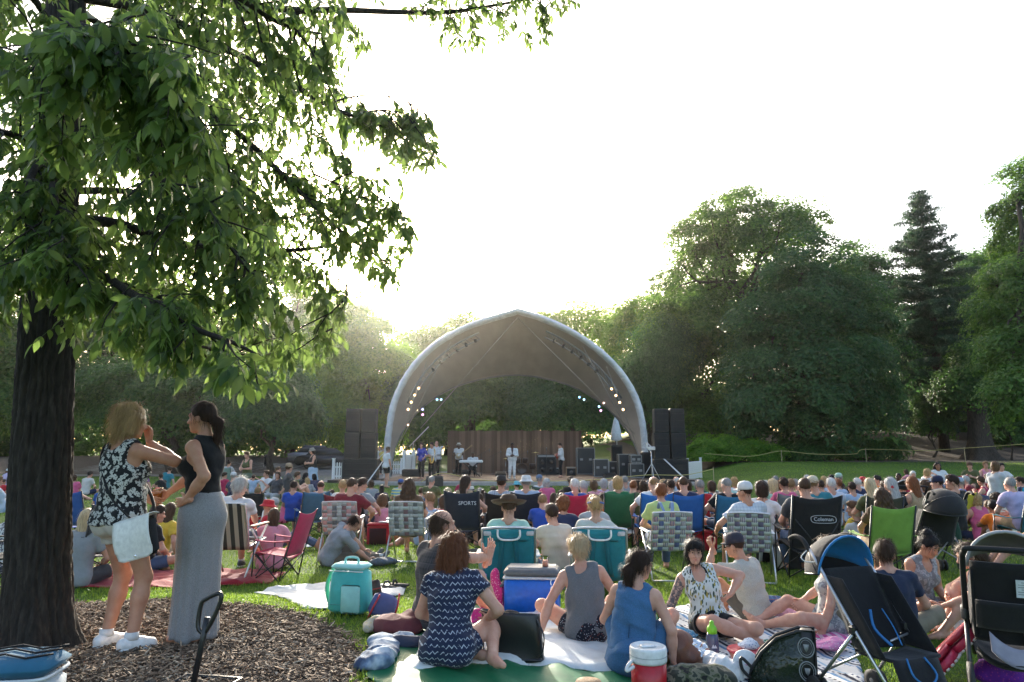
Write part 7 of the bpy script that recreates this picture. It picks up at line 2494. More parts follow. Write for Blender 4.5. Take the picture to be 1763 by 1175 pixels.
 # the people nearest the camera: own poses, finer meshes
def hero(px,py,rz,P,label,sk='l',hair=None,hc='brown',top=None,tm=None,bot=None,bm=None,hat=None,hatm=None,shoes=None,face=False,strands=900,scale=1.0,y=None,browc=None,hh=.0062,hem=-.10,dz=0.,skirt=None,group=None,topamp=.009,cat='person',hairv=0,skm=None,hairamp=None):
 if P.get('pz',1)<.3:
  scale*=.87
  dz*=.6
 p=gnd(px,py)if y is None else Vector((at(px,900,y).x,y,0))
 z=float(gz(p.x,p.y))+dz
 t=thing('person',label,cat,(p.x,p.y,z),rz,group,scale)
 J=skel(P)
 sm=skm or skin(SK[sk]if isinstance(sk,str)else sk)
 obj('body',quad_mesh('body',*body_mesh(J,.0095,hh,.0048)),sm,t)
 if top:
  v,q=top_mesh(J,top,.0085,len(label),.017 if top not in('tight',)else.013,topamp,hem)
  v=crease(v,q,.015,13,len(label))
  obj({'dress':'dress','tank':'tank_top','tight':'tank_top'}.get(top,'shirt'),quad_mesh('shirt',v,q),tm,t)
 if bot:
  v,q=bottom_mesh(J,bot,.0085,len(label)+3)
  v=crease(v,q,.006,18,len(label)+1)
  obj('shorts' if bot in('short','shorts')else 'trousers',quad_mesh('trousers',v,q),bm,t)
 if skirt:
  obj('skirt',skirt,bm,t)
 H=headM(J)
 if hair:
  obj('hair',quad_mesh('hair',*hair_mesh(hair,.0068,hairv,hairamp,strands*2,J['fem'])),hairm(HC[hc]),t,mat=H)
 if hat:
  obj('hat',hat_mesh(hat),hatm,t,mat=H@Matrix.Scale(.97 if J['fem']else 1.,4))
 if shoes:
  for s in 'lr':
   o=obj('shoe',quad_mesh('shoe',*shoe_mesh(J,s,.006)),shoes,t)
   an,d=J[s+'an'],unit(J[s+'toe']-J[s+'an'])
   obj('sock',MB(True).tube([tuple(an+V3(0,0,.0)),tuple(an+V3(0,0,.05))],[.050,.046],14),plain('sock_white',(.62,.62,.62),.8),t)
   obj('sole',quad_mesh('sole',*sdf_mesh([rc(an-V3(0,0,.062)-d*.05,an-V3(0,0,.062)+d*.06,.045,.042,.02),rc(an-V3(0,0,.062)+d*.06,an-V3(0,0,.064)+d*.165,.042,.034,.02),hs(an-V3(0,0,.05),(0,0,1))],.006)),plain('sole_white',(.66,.66,.65),.6),o)
 if face:
  add_face(t,J,browc or tuple(c*.55 for c in HC[hc]))
 return t,J
def wpt(t,v):
 """world point of a person-local vector"""
 return Matrix.Translation(t.location)@rot_to(t.rotation_euler.z)@(Vector(v)*t.scale.x)
def build_heroes():
# the two women standing on the mulch
 P=dict(fem=1,pz=.925,wide=.97,lean0=-2,lean1=0,side=-4,hy=-24,hp=6,rh=(.03,.16,1.46),re=(.8,.1,-.6),rd=(-.3,.0,1),rn=(0,-1,.2),rc=.5,lh=(-.12,.27,1.04),le=(-1,-.5,-.25),lf=(-.10,.04,.085),rf=(.15,.05,.085),lk=(-.05,1,0),rk=(.1,1,0),lt=(-.1,1,-.25),rt=(.35,1,-.25))
 t,J=hero(188,1122,-.42,P,'blonde woman in a floral sleeveless top standing by the trunk, hand to her face','m','bob','blond','tank',cloth((.014,.014,.016),'floral',(.50,.50,.47),None,.82),'short',cloth((.50,.46,.40)),shoes=plain('trainer_white',(.70,.70,.70),.55),face=True,scale=.965,hem=-.045,hairv=3,strands=1500,hairamp=.017)
 # shoulder bag
 k=Vector(J['neck'])+Vector((-.10,-.04,.02))
 bag=Vector((.34,-.10,.80))
 c=wpt(t,bag)
 b=thing('shoulder_bag','white leather messenger bag hanging at the blonde woman’s hip','bag',c,t.rotation_euler.z+.12)
 b.scale=(.88,)*3
 wl=plain('white_leather',(.70,.70,.67),.42,scale=30,bump=.1)
 tilt=Matrix.Rotation(R(-15),3,'Y')
 fl=[(-.165,.15),(.165,.15),(.175,-.07),(.165,-.125),(.12,-.155),(-.10,-.155),(-.15,-.135),(-.172,-.08)]
 m=MB(True).box((0,0,0),(.32,.085,.28),bev=.03)
 m.v=[v@np.array(tilt).T for v in m.v]
 obj('pouch',m,BLACK_F,b)
 m=MB(True)
 m.sheet(lambda u,v:((u-.5)*.34*(1-.35*max(0,v-.75)**2*4),-.052-.022*math.sin(math.pi*min(1,v*1.1))-.006*math.cos(6*u),.155-.305*v+.05*max(0,abs(2*u-1)-.72)*(v>.8)*1.3),16,16,.006)
 m.sheet(lambda u,v:((u-.5)*.335,-.052+.10*v,.155+.01*math.sin(math.pi*v)),10,4,.005)
 m.v=[v@np.array(tilt).T for v in m.v]
 obj('flap',m,wl,b)
 m=MB(True).box((.02,-.078,-.125),(.022,.01,.018),bev=.004)
 m.v=[v@np.array(tilt).T for v in m.v]
 obj('clasp',m,CHROME,b)
 inv=(Matrix.Translation(b.location)@rot_to(b.rotation_euler.z)@Matrix.Scale(.88,4)).inverted()
 nk=Vector(J['neck'])
 bk=[Vector((.28,-.12,.92)),Vector((.13,-.165,1.05)),Vector((.03,-.165,1.17)),nk+Vector((-.07,-.115,-.10)),nk+Vector((-.115,-.055,-.005)),nk+Vector((-.115,.02,.0)),nk+Vector((-.06,.125,-.13)),Vector((.10,.16,1.06)),Vector((.33,.02,.90))]
 obj('strap',MB(True).tube([tuple(inv@wpt(t,v))for v in smooth_path(bk,4)],.015,6,flat=.35),BLACK_F,b)
 P=dict(fem=1,pz=.955,wide=.86,lean0=-2,lean1=3,hy=6,hp=2,lh=(-.19,-.01,1.03),le=(-.35,-1,.1),ld=(.3,1,-.2),ln=(1,-.2,0),lc=.25,rh=(.14,.40,1.06),re=(.6,-1,-.4),rc=.9,lf=(-.10,-.05,.078),rf=(.10,.05,.078),lt=(-.25,1,-.2),rt=(.15,1,-.2))
 t2,J2=hero(330,1106,1.36,P,'barefoot brunette in a black tank top and long grey skirt, hand on hip','m','twist','dark','tight',cloth((.008,.008,.009)),None,cloth((.22,.22,.225),'heather'),face=True,hem=.095,hairv=4,skirt=maxi_skirt(),scale=.97,strands=350)
 obj('waistband',MB(True).lathe([(.146,0),(.141,.03),(.134,.075),(.128,.077)],30,(0,-.012,1.005),sx=1.02,sy=.88),cloth((.25,.25,.255),'heather'),t2)
 cup=wpt(t2,Vector(J2['rwr'])+Vector(J2['rhd'])*.075+Vector((-.03,.02,-.05)))
 tc=thing('cup','plastic cup of amber beer held by the barefoot brunette','cup',cup)
 obj('cup_wall',MB(True).lathe([(.0001,0),(.031,0),(.043,.13),(.041,.13),(.029,.005)],18),glass(),tc)
 obj('drink',MB(True).lathe([(.0001,.006),(.029,.006),(.039,.105),(.0001,.105)],18),plain('amber_drink',(.30,.09,.01),.15,bump=0),tc)
 # chevron dress and the man behind her
 P=dict(fem=1,pz=.12,wide=1.12,lean0=12,lean1=24,side=-3,hy=-12,hp=-6,rh=(.20,.30,.26),re=(1,-.6,-.2),lh=(-.12,.32,.22),le=(-1,-.5,-.2),lf=(.16,.14,.07),rf=(.34,.02,.07),lk=(-.6,1,.2),rk=(.55,1,.25),lt=(1,-.25,-.15),rt=(.8,-.7,-.15),twist=6)
 hero(772,1150,-.28,P,'auburn haired woman in a navy zigzag dress sitting on the tarp, back turned','l','bob2','auburn','dress',cloth((.016,.022,.055),'chevron',(.40,.43,.50)),'short',cloth((.016,.022,.055),'chevron',(.40,.43,.50)),hem=-.12,dz=.05,hairv=5,strands=1500,shoes=None)
 P=dict(pz=.15,wide=1.05,lean0=-2,lean1=6,hy=-10,hp=0,lh=(.10,.50,.52),rh=(.04,.52,.54),lf=(-.08,.58,.07),rf=(.12,.56,.07),lk=(-.2,.1,1),rk=(.2,.1,1),le=(-1,.1,-.3),re=(1,.1,-.3),ld=(.2,.25,1),rd=(-.1,.25,1),ln=(1,0,0),rn=(-1,0,0),lc=.15,rc=.15)
 hero(748,1092,-.95,P,'balding bearded man in a dark checked shirt clasping his hands by raised knees','l','bald','brown','tee',cloth((.055,.05,.055),'plaid',(.025,.025,.03),(.09,.08,.09)),'shorts',cloth((.10,.10,.09)),face=True,dz=.05,scale=1.06)
 # grey tank top, denim dress
 P=dict(fem=1,pz=.13,wide=1.16,lean0=6,lean1=8,side=-7,hy=-4,hp=4,lh=(-.46,-.08,.06),le=(-1,-.25,.0),ld=(-.45,-.1,-.9),ln=(0,0,-1),lc=.10,rh=(.20,.30,.24),re=(1,-.6,-.2),lf=(-.05,.36,.07),rf=(.14,.44,.07),lk=(-.8,.7,.4),rk=(.6,.7,.5),lt=(1,.2,-.1),rt=(-1,.2,-.1))
 t3,J3=hero(1012,1110,.04,P,'blonde with a messy bun in a grey tank top leaning on her left hand','l','bun2','pale','tank',cloth((.135,.14,.15),'heather'),'short',cloth((.012,.013,.022),'spots',(.35,.36,.40),(.22,.07,.06)),dz=.05,hem=-.09,hairv=6,strands=1300)
 P=dict(fem=1,pz=.12,wide=1.06,lean0=8,lean1=18,side=3,hy=-34,hp=2,rh=(.30,.12,.06),re=(1,-.5,0),rd=(.2,.3,-.9),rn=(0,0,-1),rc=.1,lh=(-.12,.3,.2),le=(-1,-.5,-.2),lf=(-.10,.46,.07),rf=(.12,.50,.07),lk=(-.4,.6,1),rk=(.5,.6,.8))
 t4,J4=hero(1090,1160,-.42,P,'ponytailed brunette in a sleeveless blue denim dress sitting with her back turned','l','pony','dark','tank',cloth((.045,.125,.25),'heather'),'shorts',cloth((.045,.125,.25),'heather'),dz=.05,hem=-.14,hairv=7,strands=1200,topamp=.012,face=True)
 seat_skirt(t3,J3,cloth((.012,.013,.022),'spots',(.35,.36,.40),(.22,.07,.06)),.205,3)
 seat_skirt(t4,J4,cloth((.045,.125,.25),'heather'),.235,4)
 obj('back_seam',MB(True).tube([tuple(Vector(J4['neck'])+Vector((0,-.105,-.08))),tuple(Vector(J4['chest'])+Vector((0,-.148,-.02))),tuple(Vector(J4['waist'])+Vector((0,-.150,0)))],.004,5),cloth((.03,.08,.17)),t4)
 # tattooed woman facing the camera, and the man in the navy cap
 P=dict(fem=1,pz=.14,wide=1.16,lean0=-16,lean1=-2,side=17,ptw=-30,twist=-8,hy=2,hp=4,hr=-6,rh=(.40,.02,.05),re=(1,-.6,.0),rd=(.2,.35,-.9),rn=(0,0,-1),rc=.1,lh=(-.22,-.02,.40),le=(-1,-.55,.35),ld=(.7,.5,-.4),ln=(1,0,0),lc=.5,lf=(-.40,-.02,.07),rf=(-.34,.34,.07),lk=(-1,1,.12),rk=(-.1,1,.3),lt=(.3,-1,-.1),rt=(-1,.1,-.1))
 t5,J5=hero(1222,1102,math.pi-.06,P,'dark haired woman with round glasses and tattooed arm in a leaf print halter top','l','bangs','black','tight',cloth((.60,.62,.60),'leafy',(.05,.08,.06),(.33,.27,.06),1.0),'short',cloth((.010,.010,.011)),face=True,dz=.03,hem=-.16,hairv=8,strands=700,skm=None)
 gm=plain('gold_rim',(.5,.36,.2),.3,.8,bump=0)
 H=headM(J5)
 gl=obj('glasses',MB(True).tube([(-.031+.020*math.cos(a),.1035,.002+.018*math.sin(a))for a in np.linspace(0,6.283,20,False)],.0014,5,True).tube([(.031+.020*math.cos(a),.1035,.002+.018*math.sin(a))for a in np.linspace(0,6.283,20,False)],.0014,5,True).tube([(-.011,.104,.004),(0,.108,.007),(.011,.104,.004)],.0013,5).tube([(.051,.102,.004),(.074,.05,.006),(.078,-.01,.004)],.0013,5).tube([(-.051,.102,.004),(-.074,.05,.006),(-.078,-.01,.004)],.0013,5),gm,t5,mat=H@Matrix.Scale(.96,4))
 for s in(-1,1):
  obj('earring',MB(True).tube([(s*.078+.004*math.sin(a),-.005+.018*math.cos(a),-.062+.020*math.sin(a))for a in np.linspace(0,6.283,16,False)],.0016,5,True),gm,t5,mat=H)
  # halter cord and the inked sleeve
 obj('halter_cord',MB(True).tube([tuple(q)for q in smooth_path([Vector(J5['chest']+J5['R1']@V3(-.09,.10,.08)),Vector(J5['neck']+J5['R1']@V3(-.065,.045,.005)),Vector(J5['neck']+J5['R1']@V3(0,-.06,.03)),Vector(J5['neck']+J5['R1']@V3(.065,.045,.005)),Vector(J5['chest']+J5['R1']@V3(.09,.10,.08))],5)],.008,6),cloth((.012,.012,.013)),t5)
 g=NG('inked_skin')
 v=g.co()
 vo=g.n('TexVoronoi',feature='DISTANCE_TO_EDGE')
 vo.inputs['Scale'].default_value=24
 wv=g.n('VectorMath',operation='ADD')
 nzn=g.n('TexNoise')
 nzn.inputs['Scale'].default_value=18
 sc_=g.n('VectorMath',operation='SCALE')
 sc_.inputs['Scale'].default_value=.07
 g.l(v,nzn.inputs['Vector'])
 g.l(nzn.outputs['Color'],sc_.inputs[0])
 g.l(v,wv.inputs[0])
 g.l(sc_.outputs[0],wv.inputs[1])
 g.l(wv.outputs[0],vo.inputs['Vector'])
 ln=g.math('LESS_THAN',vo.outputs['Distance'],.085)
 shade=g.ramp(g.noise(v,34,4),[(.42,(.50,.30,.22)),(.52,(.24,.16,.13)),(.6,(.12,.10,.11)),(.68,(.40,.20,.15))])
 g.base(g.mix(g.math('MULTIPLY',ln,.75),shade,(.035,.035,.045)))
 g.rough(.5)
 sh,eb,wr=J5['rsh'],J5['rel'],J5['rwr']
 w_=.80+.22*J5['wide']-.05
 vq=sdf_mesh([rc(sh+(eb-sh)*.02,eb,.053*w_+.0015,.041*w_+.0015,.02),rc(eb,eb+(wr-eb)*.45,.041*w_+.0015,.041*w_+.0015,.02),rc(eb+(wr-eb)*.3,wr-(wr-eb)*.06,.041*w_+.0015,.029*w_+.0015,.02)],.008)
 obj('tattoo_sleeve',quad_mesh('tattoo',*vq),g.m,t5)
 P=dict(pz=.12,wide=1.05,lean0=4,lean1=18,side=-6,hy=8,hp=4,lh=(-.13,.40,.74),le=(-.8,-.1,-1),ld=(-.2,.4,1),ln=(1,-.3,0),lc=.8,rh=(.26,.14,.10),re=(1,-.6,0),lf=(-.1,.60,.07),rf=(.12,.46,.07),lk=(-.2,.1,1),rk=(.6,.3,1))
 t6,J6=hero(1300,1072,.72,P,'man in a navy baseball cap and sunglasses, beige tee, one hand raised','m','buzz','dark','tee',cloth((.40,.38,.33),'heather'),'shorts',cloth((.12,.10,.08)),hat='cap',hatm=cloth((.028,.028,.045)),face=True,strands=60)
 H=headM(J6)
 sg=obj('sunglasses',MB(True).box((-.032,.100,.004),(.052,.008,.034),bev=.006).box((.032,.100,.004),(.052,.008,.034),bev=.006).box((0,.104,.010),(.016,.006,.006)).box((-.072,.04,.008),(.005,.12,.010),rot=Matrix.Rotation(R(-9),3,'Z')).box((.072,.04,.008),(.005,.12,.010),rot=Matrix.Rotation(R(9),3,'Z')),plain('sunglass_black',(.008,.008,.009),.15,bump=0),t6,mat=H)
 cp=t6.children
 ht=[c for c in t6.children if c.name.startswith('hat')][0]
 obj('cap_emblem',MB(True).tube([(.022*math.cos(a),.098,.092+.016*math.sin(a))for a in np.linspace(0,6.283,16,False)],.003,5,True).tube([(-.018,.097,.085),(.0,.103,.094),(.018,.097,.10)],.003,5),plain('emblem_white',(.5,.5,.52),.6),ht)
 # couple behind the blue stroller, woman left of it, girl behind the pushchair
 P=dict(pz=.13,wide=1.12,lean0=6,lean1=14,hy=-30,hp=4,rh=(.22,.30,.22),re=(1,-.7,-.2),lh=(-.12,.32,.2),le=(-1,-.5,-.2),lf=(-.06,.32,.07),rf=(.14,.40,.07),lk=(-1,.5,.3),rk=(1,.5,.35),lt=(1,.2,-.1),rt=(-1,.2,-.1))
 hero(1545,1108,-.12,P,'brown haired man in a navy tee sitting beyond the blue stroller, back turned','l','short','brown','tee',cloth((.018,.026,.055),'heather'),'long',cloth((.20,.17,.12)),hairv=9,face=True)
 P=dict(fem=1,pz=.13,wide=1.0,lean0=8,lean1=14,hy=10,hp=26,lh=(-.1,.3,.2),rh=(.1,.3,.2),lf=(.1,.3,.07),rf=(-.1,.36,.07),lk=(-1,.4,.25),rk=(1,.4,.25),lt=(1,.1,-.1),rt=(-1,.1,-.1))
 hero(1585,1062,math.pi+.25,P,'woman with a topknot and bare shoulders looking down beside the man in navy','m','bun','black','tight',cloth((.18,.18,.19),'floral',(.32,.32,.33)),'shorts',cloth((.18,.18,.19),'floral',(.32,.32,.33)),face=True,hairv=10,strands=500)
 P=dict(fem=1,pz=.13,wide=1.1,lean0=-8,lean1=0,hy=10,hp=4,lh=(-.26,.1,.08),le=(-1,-.6,0),rh=(.2,.25,.25),re=(1,-.5,-.2),lf=(-.16,.62,.07),rf=(.02,.70,.07),lk=(-.8,.4,.3),rk=(.5,.3,.4),lt=(-.2,1,.6),rt=(.2,1,.6))
 hero(1432,1090,1.25,P,'woman in a pale print dress with bare legs stretched out, mostly behind the blue stroller','l','long','brown','tight',cloth((.42,.42,.40),'floral',(.20,.20,.22)),'short',cloth((.42,.42,.40),'floral',(.20,.20,.22)),hairv=11,face=True)
 P=dict(fem=1,pz=.13,wide=.9,lean0=10,lean1=20,hy=0,hp=14,lh=(-.06,.52,.30),le=(-1,.1,-.3),rh=(.10,.40,.36),re=(1,.1,-.3),lf=(-.10,.56,.07),rf=(.12,.44,.07),lk=(-.2,.1,1),rk=(.2,.1,1),lc=.8,rc=.8)
 hero(1722,1100,1.42,P,'girl in profile with hair tied back, knee raised, partly behind the big pushchair','l','pony','brown','tank',cloth((.08,.07,.10)),'short',cloth((.45,.44,.50)),face=True,hairv=12)
 # man propped on his elbow, man in the striped chair
 P=dict(pz=.13,wide=1.02,lean0=14,lean1=42,side=22,hy=6,hp=26,rh=(.20,.62,.06),re=(.6,-.2,-1),lh=(.02,.66,.12),le=(-1,-.1,.3),lf=(-.10,.80,.08),rf=(.02,.92,.08),lk=(-.6,.2,1),rk=(-.5,.2,.8),lt=(-.3,.6,.6),rt=(-.2,.8,.5),lc=.6,rc=.6)
 hero(566,974,-1.12,P,'balding man in a grey tee propped on the grass reading','l','bald','dark','elbow',cloth((.26,.27,.29),'heather'),'long',cloth((.16,.13,.10)),shoes=plain('grey_sneaker',(.12,.12,.11),.7),face=True)
 ws=cloth((.62,.60,.62))
 P=dict(POSES['chair_r'],pz=.50,wide=1.12,hy=-10,hp=4,rh=(.12,.40,.62),re=(1,-.7,-.2))
 c=gp(402,994)
 web_chair(c[0],c[1],-.06,'wood trimmed lawn chair with brown and cream striped fabric on the red blanket',None,None,1.08,False,awning_mat())
 P2=dict(P)
 hero(400,986,-.10,P2,'white haired man in a white tee in the striped lawn chair','l','short','white','tee',ws,'shorts',cloth((.12,.13,.16)),shoes=plain('dark_sneaker',(.05,.05,.06),.7),scale=.93,hairv=13,face=True)
def seat_skirt(t,J,m,w_,seed):
 """skirt spread round someone sitting on the ground"""
 p,wa=J['pel'],J['waist']
 v,q=sdf_mesh([rc(wa+V3(0,0,-.05),p+V3(0,-.01,.0),w_*.66,w_*.86,.04),el(p+V3(0,.0,-.06),(w_,w_*.86,.085),None,.06),el(p+V3(-.10,.20,.02),(.13,.24,.12),None,.06),el(p+V3(.12,.20,.02),(.13,.24,.12),None,.06),hs(wa+V3(0,0,.0),(0,0,1)),hs((0,0,-.02),(0,0,-1))],.009)
 v=crease(wrinkle(v,q,.010,22,seed),q,.012,14,seed)
 obj('skirt',quad_mesh('skirt',v,q),m,t)
def maxi_skirt():
 m=MB(True)
 zs,rr_=[.045,.30,.60,.78,.86,.93,.99,1.04,1.075],[.182,.176,.178,.184,.188,.187,.176,.154,.134]
 def f(u,v):
  a=2*math.pi*u
  z=1.075-1.03*v
  r_=float(np.interp(z,zs,rr_))
  low=max(0,(.85-z)/.8)
  k=low*(.050*math.sin(9*a+1.2+.8*v)+.035*math.sin(14*a+3-v)+.02*math.sin(23*a))
  bk=.030*math.exp(-((z-.90)/.09)**2)*max(0,-math.sin(a))
  return(r_*(1+k)*math.cos(a),(r_*(.80+.06*low)*(1+k)+bk)*math.sin(a)-.012,z+.012*math.sin(5*a)*low)
 m.sheet(f,110,40,.004)
 return m
def awning_mat():
 g=NG('striped_canvas')
 v=g.co()
 sp=g.n('SeparateXYZ')
 g.l(v,sp.inputs[0])
 s=g.math('LESS_THAN',g.math('FRACT',g.math('ADD',g.math('MULTIPLY',sp.outputs[0],1/.094),.3)),.5)
 g.base(g.mix(s,(.34,.27,.20),(.030,.026,.020)))
 g.rough(.85)
 g.bump(g.noise(v,200,2),.3,.005)
 return g.m
 # the crowd: one row per person
K=dict(white=(.60,.60,.60),off=(.52,.50,.46),grey=(.25,.26,.27),lgrey=(.38,.39,.40),charcoal=(.06,.06,.065),black=(.014,.014,.015),navy=(.02,.028,.07),blue=(.03,.09,.32),royal=(.02,.07,.36),sky=(.32,.42,.55),pale=(.48,.53,.60),teal=(.03,.18,.22),turq=(.06,.36,.38),mint=(.36,.56,.48),green=(.02,.14,.06),lime=(.42,.52,.20),olive=(.08,.09,.035),dgreen=(.015,.06,.035),yellow=(.62,.42,.05),orange=(.75,.20,.02),red=(.46,.02,.03),crimson=(.36,.02,.07),maroon=(.17,.015,.025),pink=(.62,.25,.32),rose=(.55,.10,.20),purple=(.16,.05,.22),lav=(.42,.36,.52),tan=(.36,.26,.16),cream=(.55,.48,.36),brown=(.12,.07,.04),denim=(.07,.11,.20),ldenim=(.18,.26,.40))
ZT={}
SPOTS=[]
def ztop(pose,sex):
 if(pose,sex)not in ZT:
  J=lib('J',pose,sex)
  ZT[(pose,sex)]=float(J['head'][2])+.122
 return ZT[(pose,sex)]
def C(px,yt,pose,sex,hair,hc,top,tc,bot,bc,label,chair=None,rz=0.,d=None,scale=None,kid=0,**kw):
 """px, yt: where the top of the head is; the distance follows from the height of the pose unless given"""
 pk=(px*7+yt*3)%10
 if pose=='chair' and sex!='M':
  pose=('chair','chair','chair','chair_b','chair_b','chair_c','chair_d','chair_d','chair','chair_b')[pk]
 elif pose=='floor':
  pose=('floor','floor','floor','floor_b','floor_b','floor_c','floor','floor_side','floor','floor_knee')[pk]
 s=scale or(.92 if pose.startswith('chair')else.98)
 if kid:
  s*=kid
 zt=ztop(pose,sex)*s+(.09 if kw.get('hat')in('fedora','wide')else.05 if kw.get('hat')else 0)
 r_=ray(px,yt)
 if d is None:
  sl=-r_.z/r_.y
  d=12.
  for _ in range(8):
   zg=float(gz(at(px,yt,d).x,d))
   d=min((CAM_H-zt-zg)/max(sl,.012),29.0)*.6+d*.4
 x=at(px,yt,d).x
 cm=lambda c:K[c]if isinstance(c,str)else c
 for k in('hatc','hatband'):
  if isinstance(kw.get(k),str):
   kw[k]=K[kw[k]]
 SPOTS.append((px,yt,round(d,1)))
 if chair:
  cl=kw.pop('chairlabel',None)
  camp_chair(x,d,rz+kw.pop('crz',0),cm(chair),cl or chair_label(label),.92*(kid or 1))
 else:
  kw.pop('chairlabel',None)
 return person(x,d,rz,pose,sex,hair,hc,top,cm(tc),bot,cm(bc),label,scale=s,**kw)
CHN={}
def chair_label(label):
 return 'camp chair holding the '+' '.join(label.split(',')[0].split()[:12])
def build_crowd():
 F='floor'
 # web-strap lawn chairs
 gs=[cloth((.24,.26,.27),'stripe_v',(.50,.54,.54),None,.35),cloth((.16,.17,.18)),cloth((.42,.46,.46)),cloth((.20,.12,.13))]
 gh=[cloth((.22,.23,.24)),cloth((.48,.52,.52)),cloth((.28,.29,.30),'stripe_h',(.5,.52,.52),None,.3)]
 rs_=[cloth((.55,.45,.44),'stripe_v',(.50,.14,.14),None,.3),cloth((.52,.47,.46),'stripe_v',(.48,.18,.18),None,.3)]+gs[1:]
 bs=[cloth((.08,.11,.20),'stripe_v',(.45,.28,.24),None,.35),cloth((.09,.12,.22)),cloth((.14,.14,.22),'stripe_v',(.40,.42,.36),None,.4)]
 bh=[cloth((.34,.40,.34)),cloth((.38,.43,.37)),cloth((.30,.36,.34))]
 ps=[cloth((.16,.15,.20),'stripe_v',(.42,.42,.42),None,.4),cloth((.13,.12,.17))]
 def at_d(px,d):return at(px,800,d).x
 web_chair(at_d(594,10.7),10.7,.06,'grey webbed lawn chair with reddish straps at its left, behind the man in maroon',rs_,gh,.98)
 web_chair(at_d(708,10.5),10.5,-.05,'grey webbed lawn chair with the wavy haired brunette',gs,gh,.98)
 web_chair(at_d(1143,9.0),9.0,.03,'blue and green plaid webbed lawn chair of the woman in overalls',bs,bh,.96)
 web_chair(at_d(1282,8.9),8.9,-.28,'grey and violet webbed lawn chair of the man in the white cap',ps,bh,.96)
 C(603,814,'chair_r','m','buzz','brown','tee','maroon','shorts','tan','brown haired man in a maroon tee in a webbed chair, face turned right',rz=.06,d=10.85,fine=1,face=True)
 C(706,826,'chair','f','wavy','brown','tee','brown','shorts','tan','brunette with long wavy hair in the second webbed chair',rz=-.05,d=10.65,fine=1)
 t=C(1143,848,'chair','f','short','red','tee','lime','long','denim','short red haired woman in a lime tee with blue overall straps',rz=.03,d=9.15,fine=1)
 J=lib('J','chair','f')
 for s in(-1,1):
  N,Cc,R1=J['neck'],J['chest'],J['R1']
  obj('overall_strap',MB(True).tube([tuple(q)for q in smooth_path([Vector(N+R1@V3(s*.085,.09,-.08)),Vector(N+R1@V3(s*.085,.0,.022)),Vector(N+R1@V3(s*.06,-.115,-.07)),Vector(Cc+R1@V3(s*.01,-.155,.02))],4)],.024,6,flat=.3),cloth(K['ldenim']),t)
 C(1284,841,'chair_l','m','buzz','dark','tee','pale','shorts','ldenim','man in a white baseball cap and pale plaid shirt, elbow out, in a webbed chair',rz=.12,d=9.0,hat='cap',hatc='white',tmat=cloth((.52,.56,.60),'plaid',(.36,.40,.48),(.55,.55,.58)),fine=1,sk='m',face=True)
 # turquoise beach chairs
 beach_chair(at_d(875,8.2),8.2,.02,'left turquoise backpack beach chair, under the brown hat',(.018,.20,.24))
 beach_chair(at_d(1030,8.2),8.2,-.12,'right turquoise backpack beach chair, behind the messy bun',(.018,.20,.24))
 POSES['beach']=dict(POSES['chair'],pz=.29,lean0=-24,lean1=-12,lf=(-.14,.68,.072),rf=(.14,.68,.072),lh=(-.2,.2,.46),rh=(.2,.2,.46),hp=14)
 C(876,876,'beach','m','short','brown','tee','mint','shorts','tan','person in a wide brown felt hat and mint shirt in a turquoise beach chair',d=8.35,hat='wide',hatc=(.085,.048,.028),hatband=(.03,.02,.012),fine=1)
 C(1026,897,'beach','f','bun2','blond','tee','off','shorts','denim','blonde with a blue visor in the right turquoise beach chair',rz=-.12,d=8.4,hat='visor',hatc=(.06,.14,.40),fine=1)
 # red camp chair turned sideways with its seat empty
 p=gnd(484,998)
 camp_chair(p.x,p.y,1.4,K['crimson'],'empty red camp chair turned side on beside the striped lawn chair',.84)
 # big black camp chair with lettering
 x,d=at_d(1383,9.0),9.0
 camp_chair(x,d,-.06,K['black'],'large black camp chair with a white oval logo on its back',1.04)
 lab=obj('lettering',text_mesh('Coleman',.062,.001),plain('letter_grey',(.45,.46,.46),.6,bump=0),None)
 bchair=PROTO['last']=[o for o in bpy.data.objects if o.get('label','').startswith('large black camp chair')][0]
 tagp=Matrix.Rotation(R(90-17.5),4,'X')
 lab.parent=bchair
 lab.matrix_local=Matrix.Translation((.06,-.378,.72))@tagp
 ring=MB(True).tube([(.145*math.copysign(abs(math.cos(a))**.6,math.cos(a)),.045*math.copysign(abs(math.sin(a))**.6,math.sin(a)),0)for a in np.linspace(0,6.283,30,False)],.0035,5,True)
 r_=obj('logo_outline',ring,plain('letter_grey',(.45,.46,.46),.6,bump=0),bchair,mat=Matrix.Translation((.06,-.378,.72))@tagp)
 for s in(-1,1):
  obj('rear_strap',MB(True).tube([(s*.26,-.36,.72),(s*.03,-.40,.40)],.007,5),BLACK_P,bchair)
 C(1382,834,'chair','M','buzz','brown','tee','charcoal','long','denim','big man with cropped hair and charcoal tee in the large black camp chair',rz=-.06,d=9.1,scale=.97,fine=1)
 # navy sports chair
 x,d=at_d(801,11.2),11.2
 camp_chair(x,d,-.08,(.018,.024,.042),'navy camp chair with pale lettering across the top of its back',.96)
 nch=[o for o in bpy.data.objects if o.get('label','').startswith('navy camp chair with pale')][0]
 t_=obj('lettering',text_mesh('SPORTS',.085,.001),plain('letter_pale',(.50,.53,.56),.6,bump=0),nch,mat=Matrix.Translation((.10,-.405,.80))@tagp)
 C(798,842,'chair_r','f','long','dark','tank','tan','shorts','denim','long haired brunette in the lettered navy camp chair',rz=-.08,d=11.3,fine=1)
 C(471,861,F,'f','long','brown','tee','pink','short','tan','girl with long brown hair sitting just beyond the empty red chair',rz=.2,kid=.9,d=9.6,fine=1)
 p=gnd(535,925)
 camp_chair(p.x,p.y,.5,(.045,.12,.20),'empty steel blue camp chair with drooping back beside the grey webbed chair',.98)
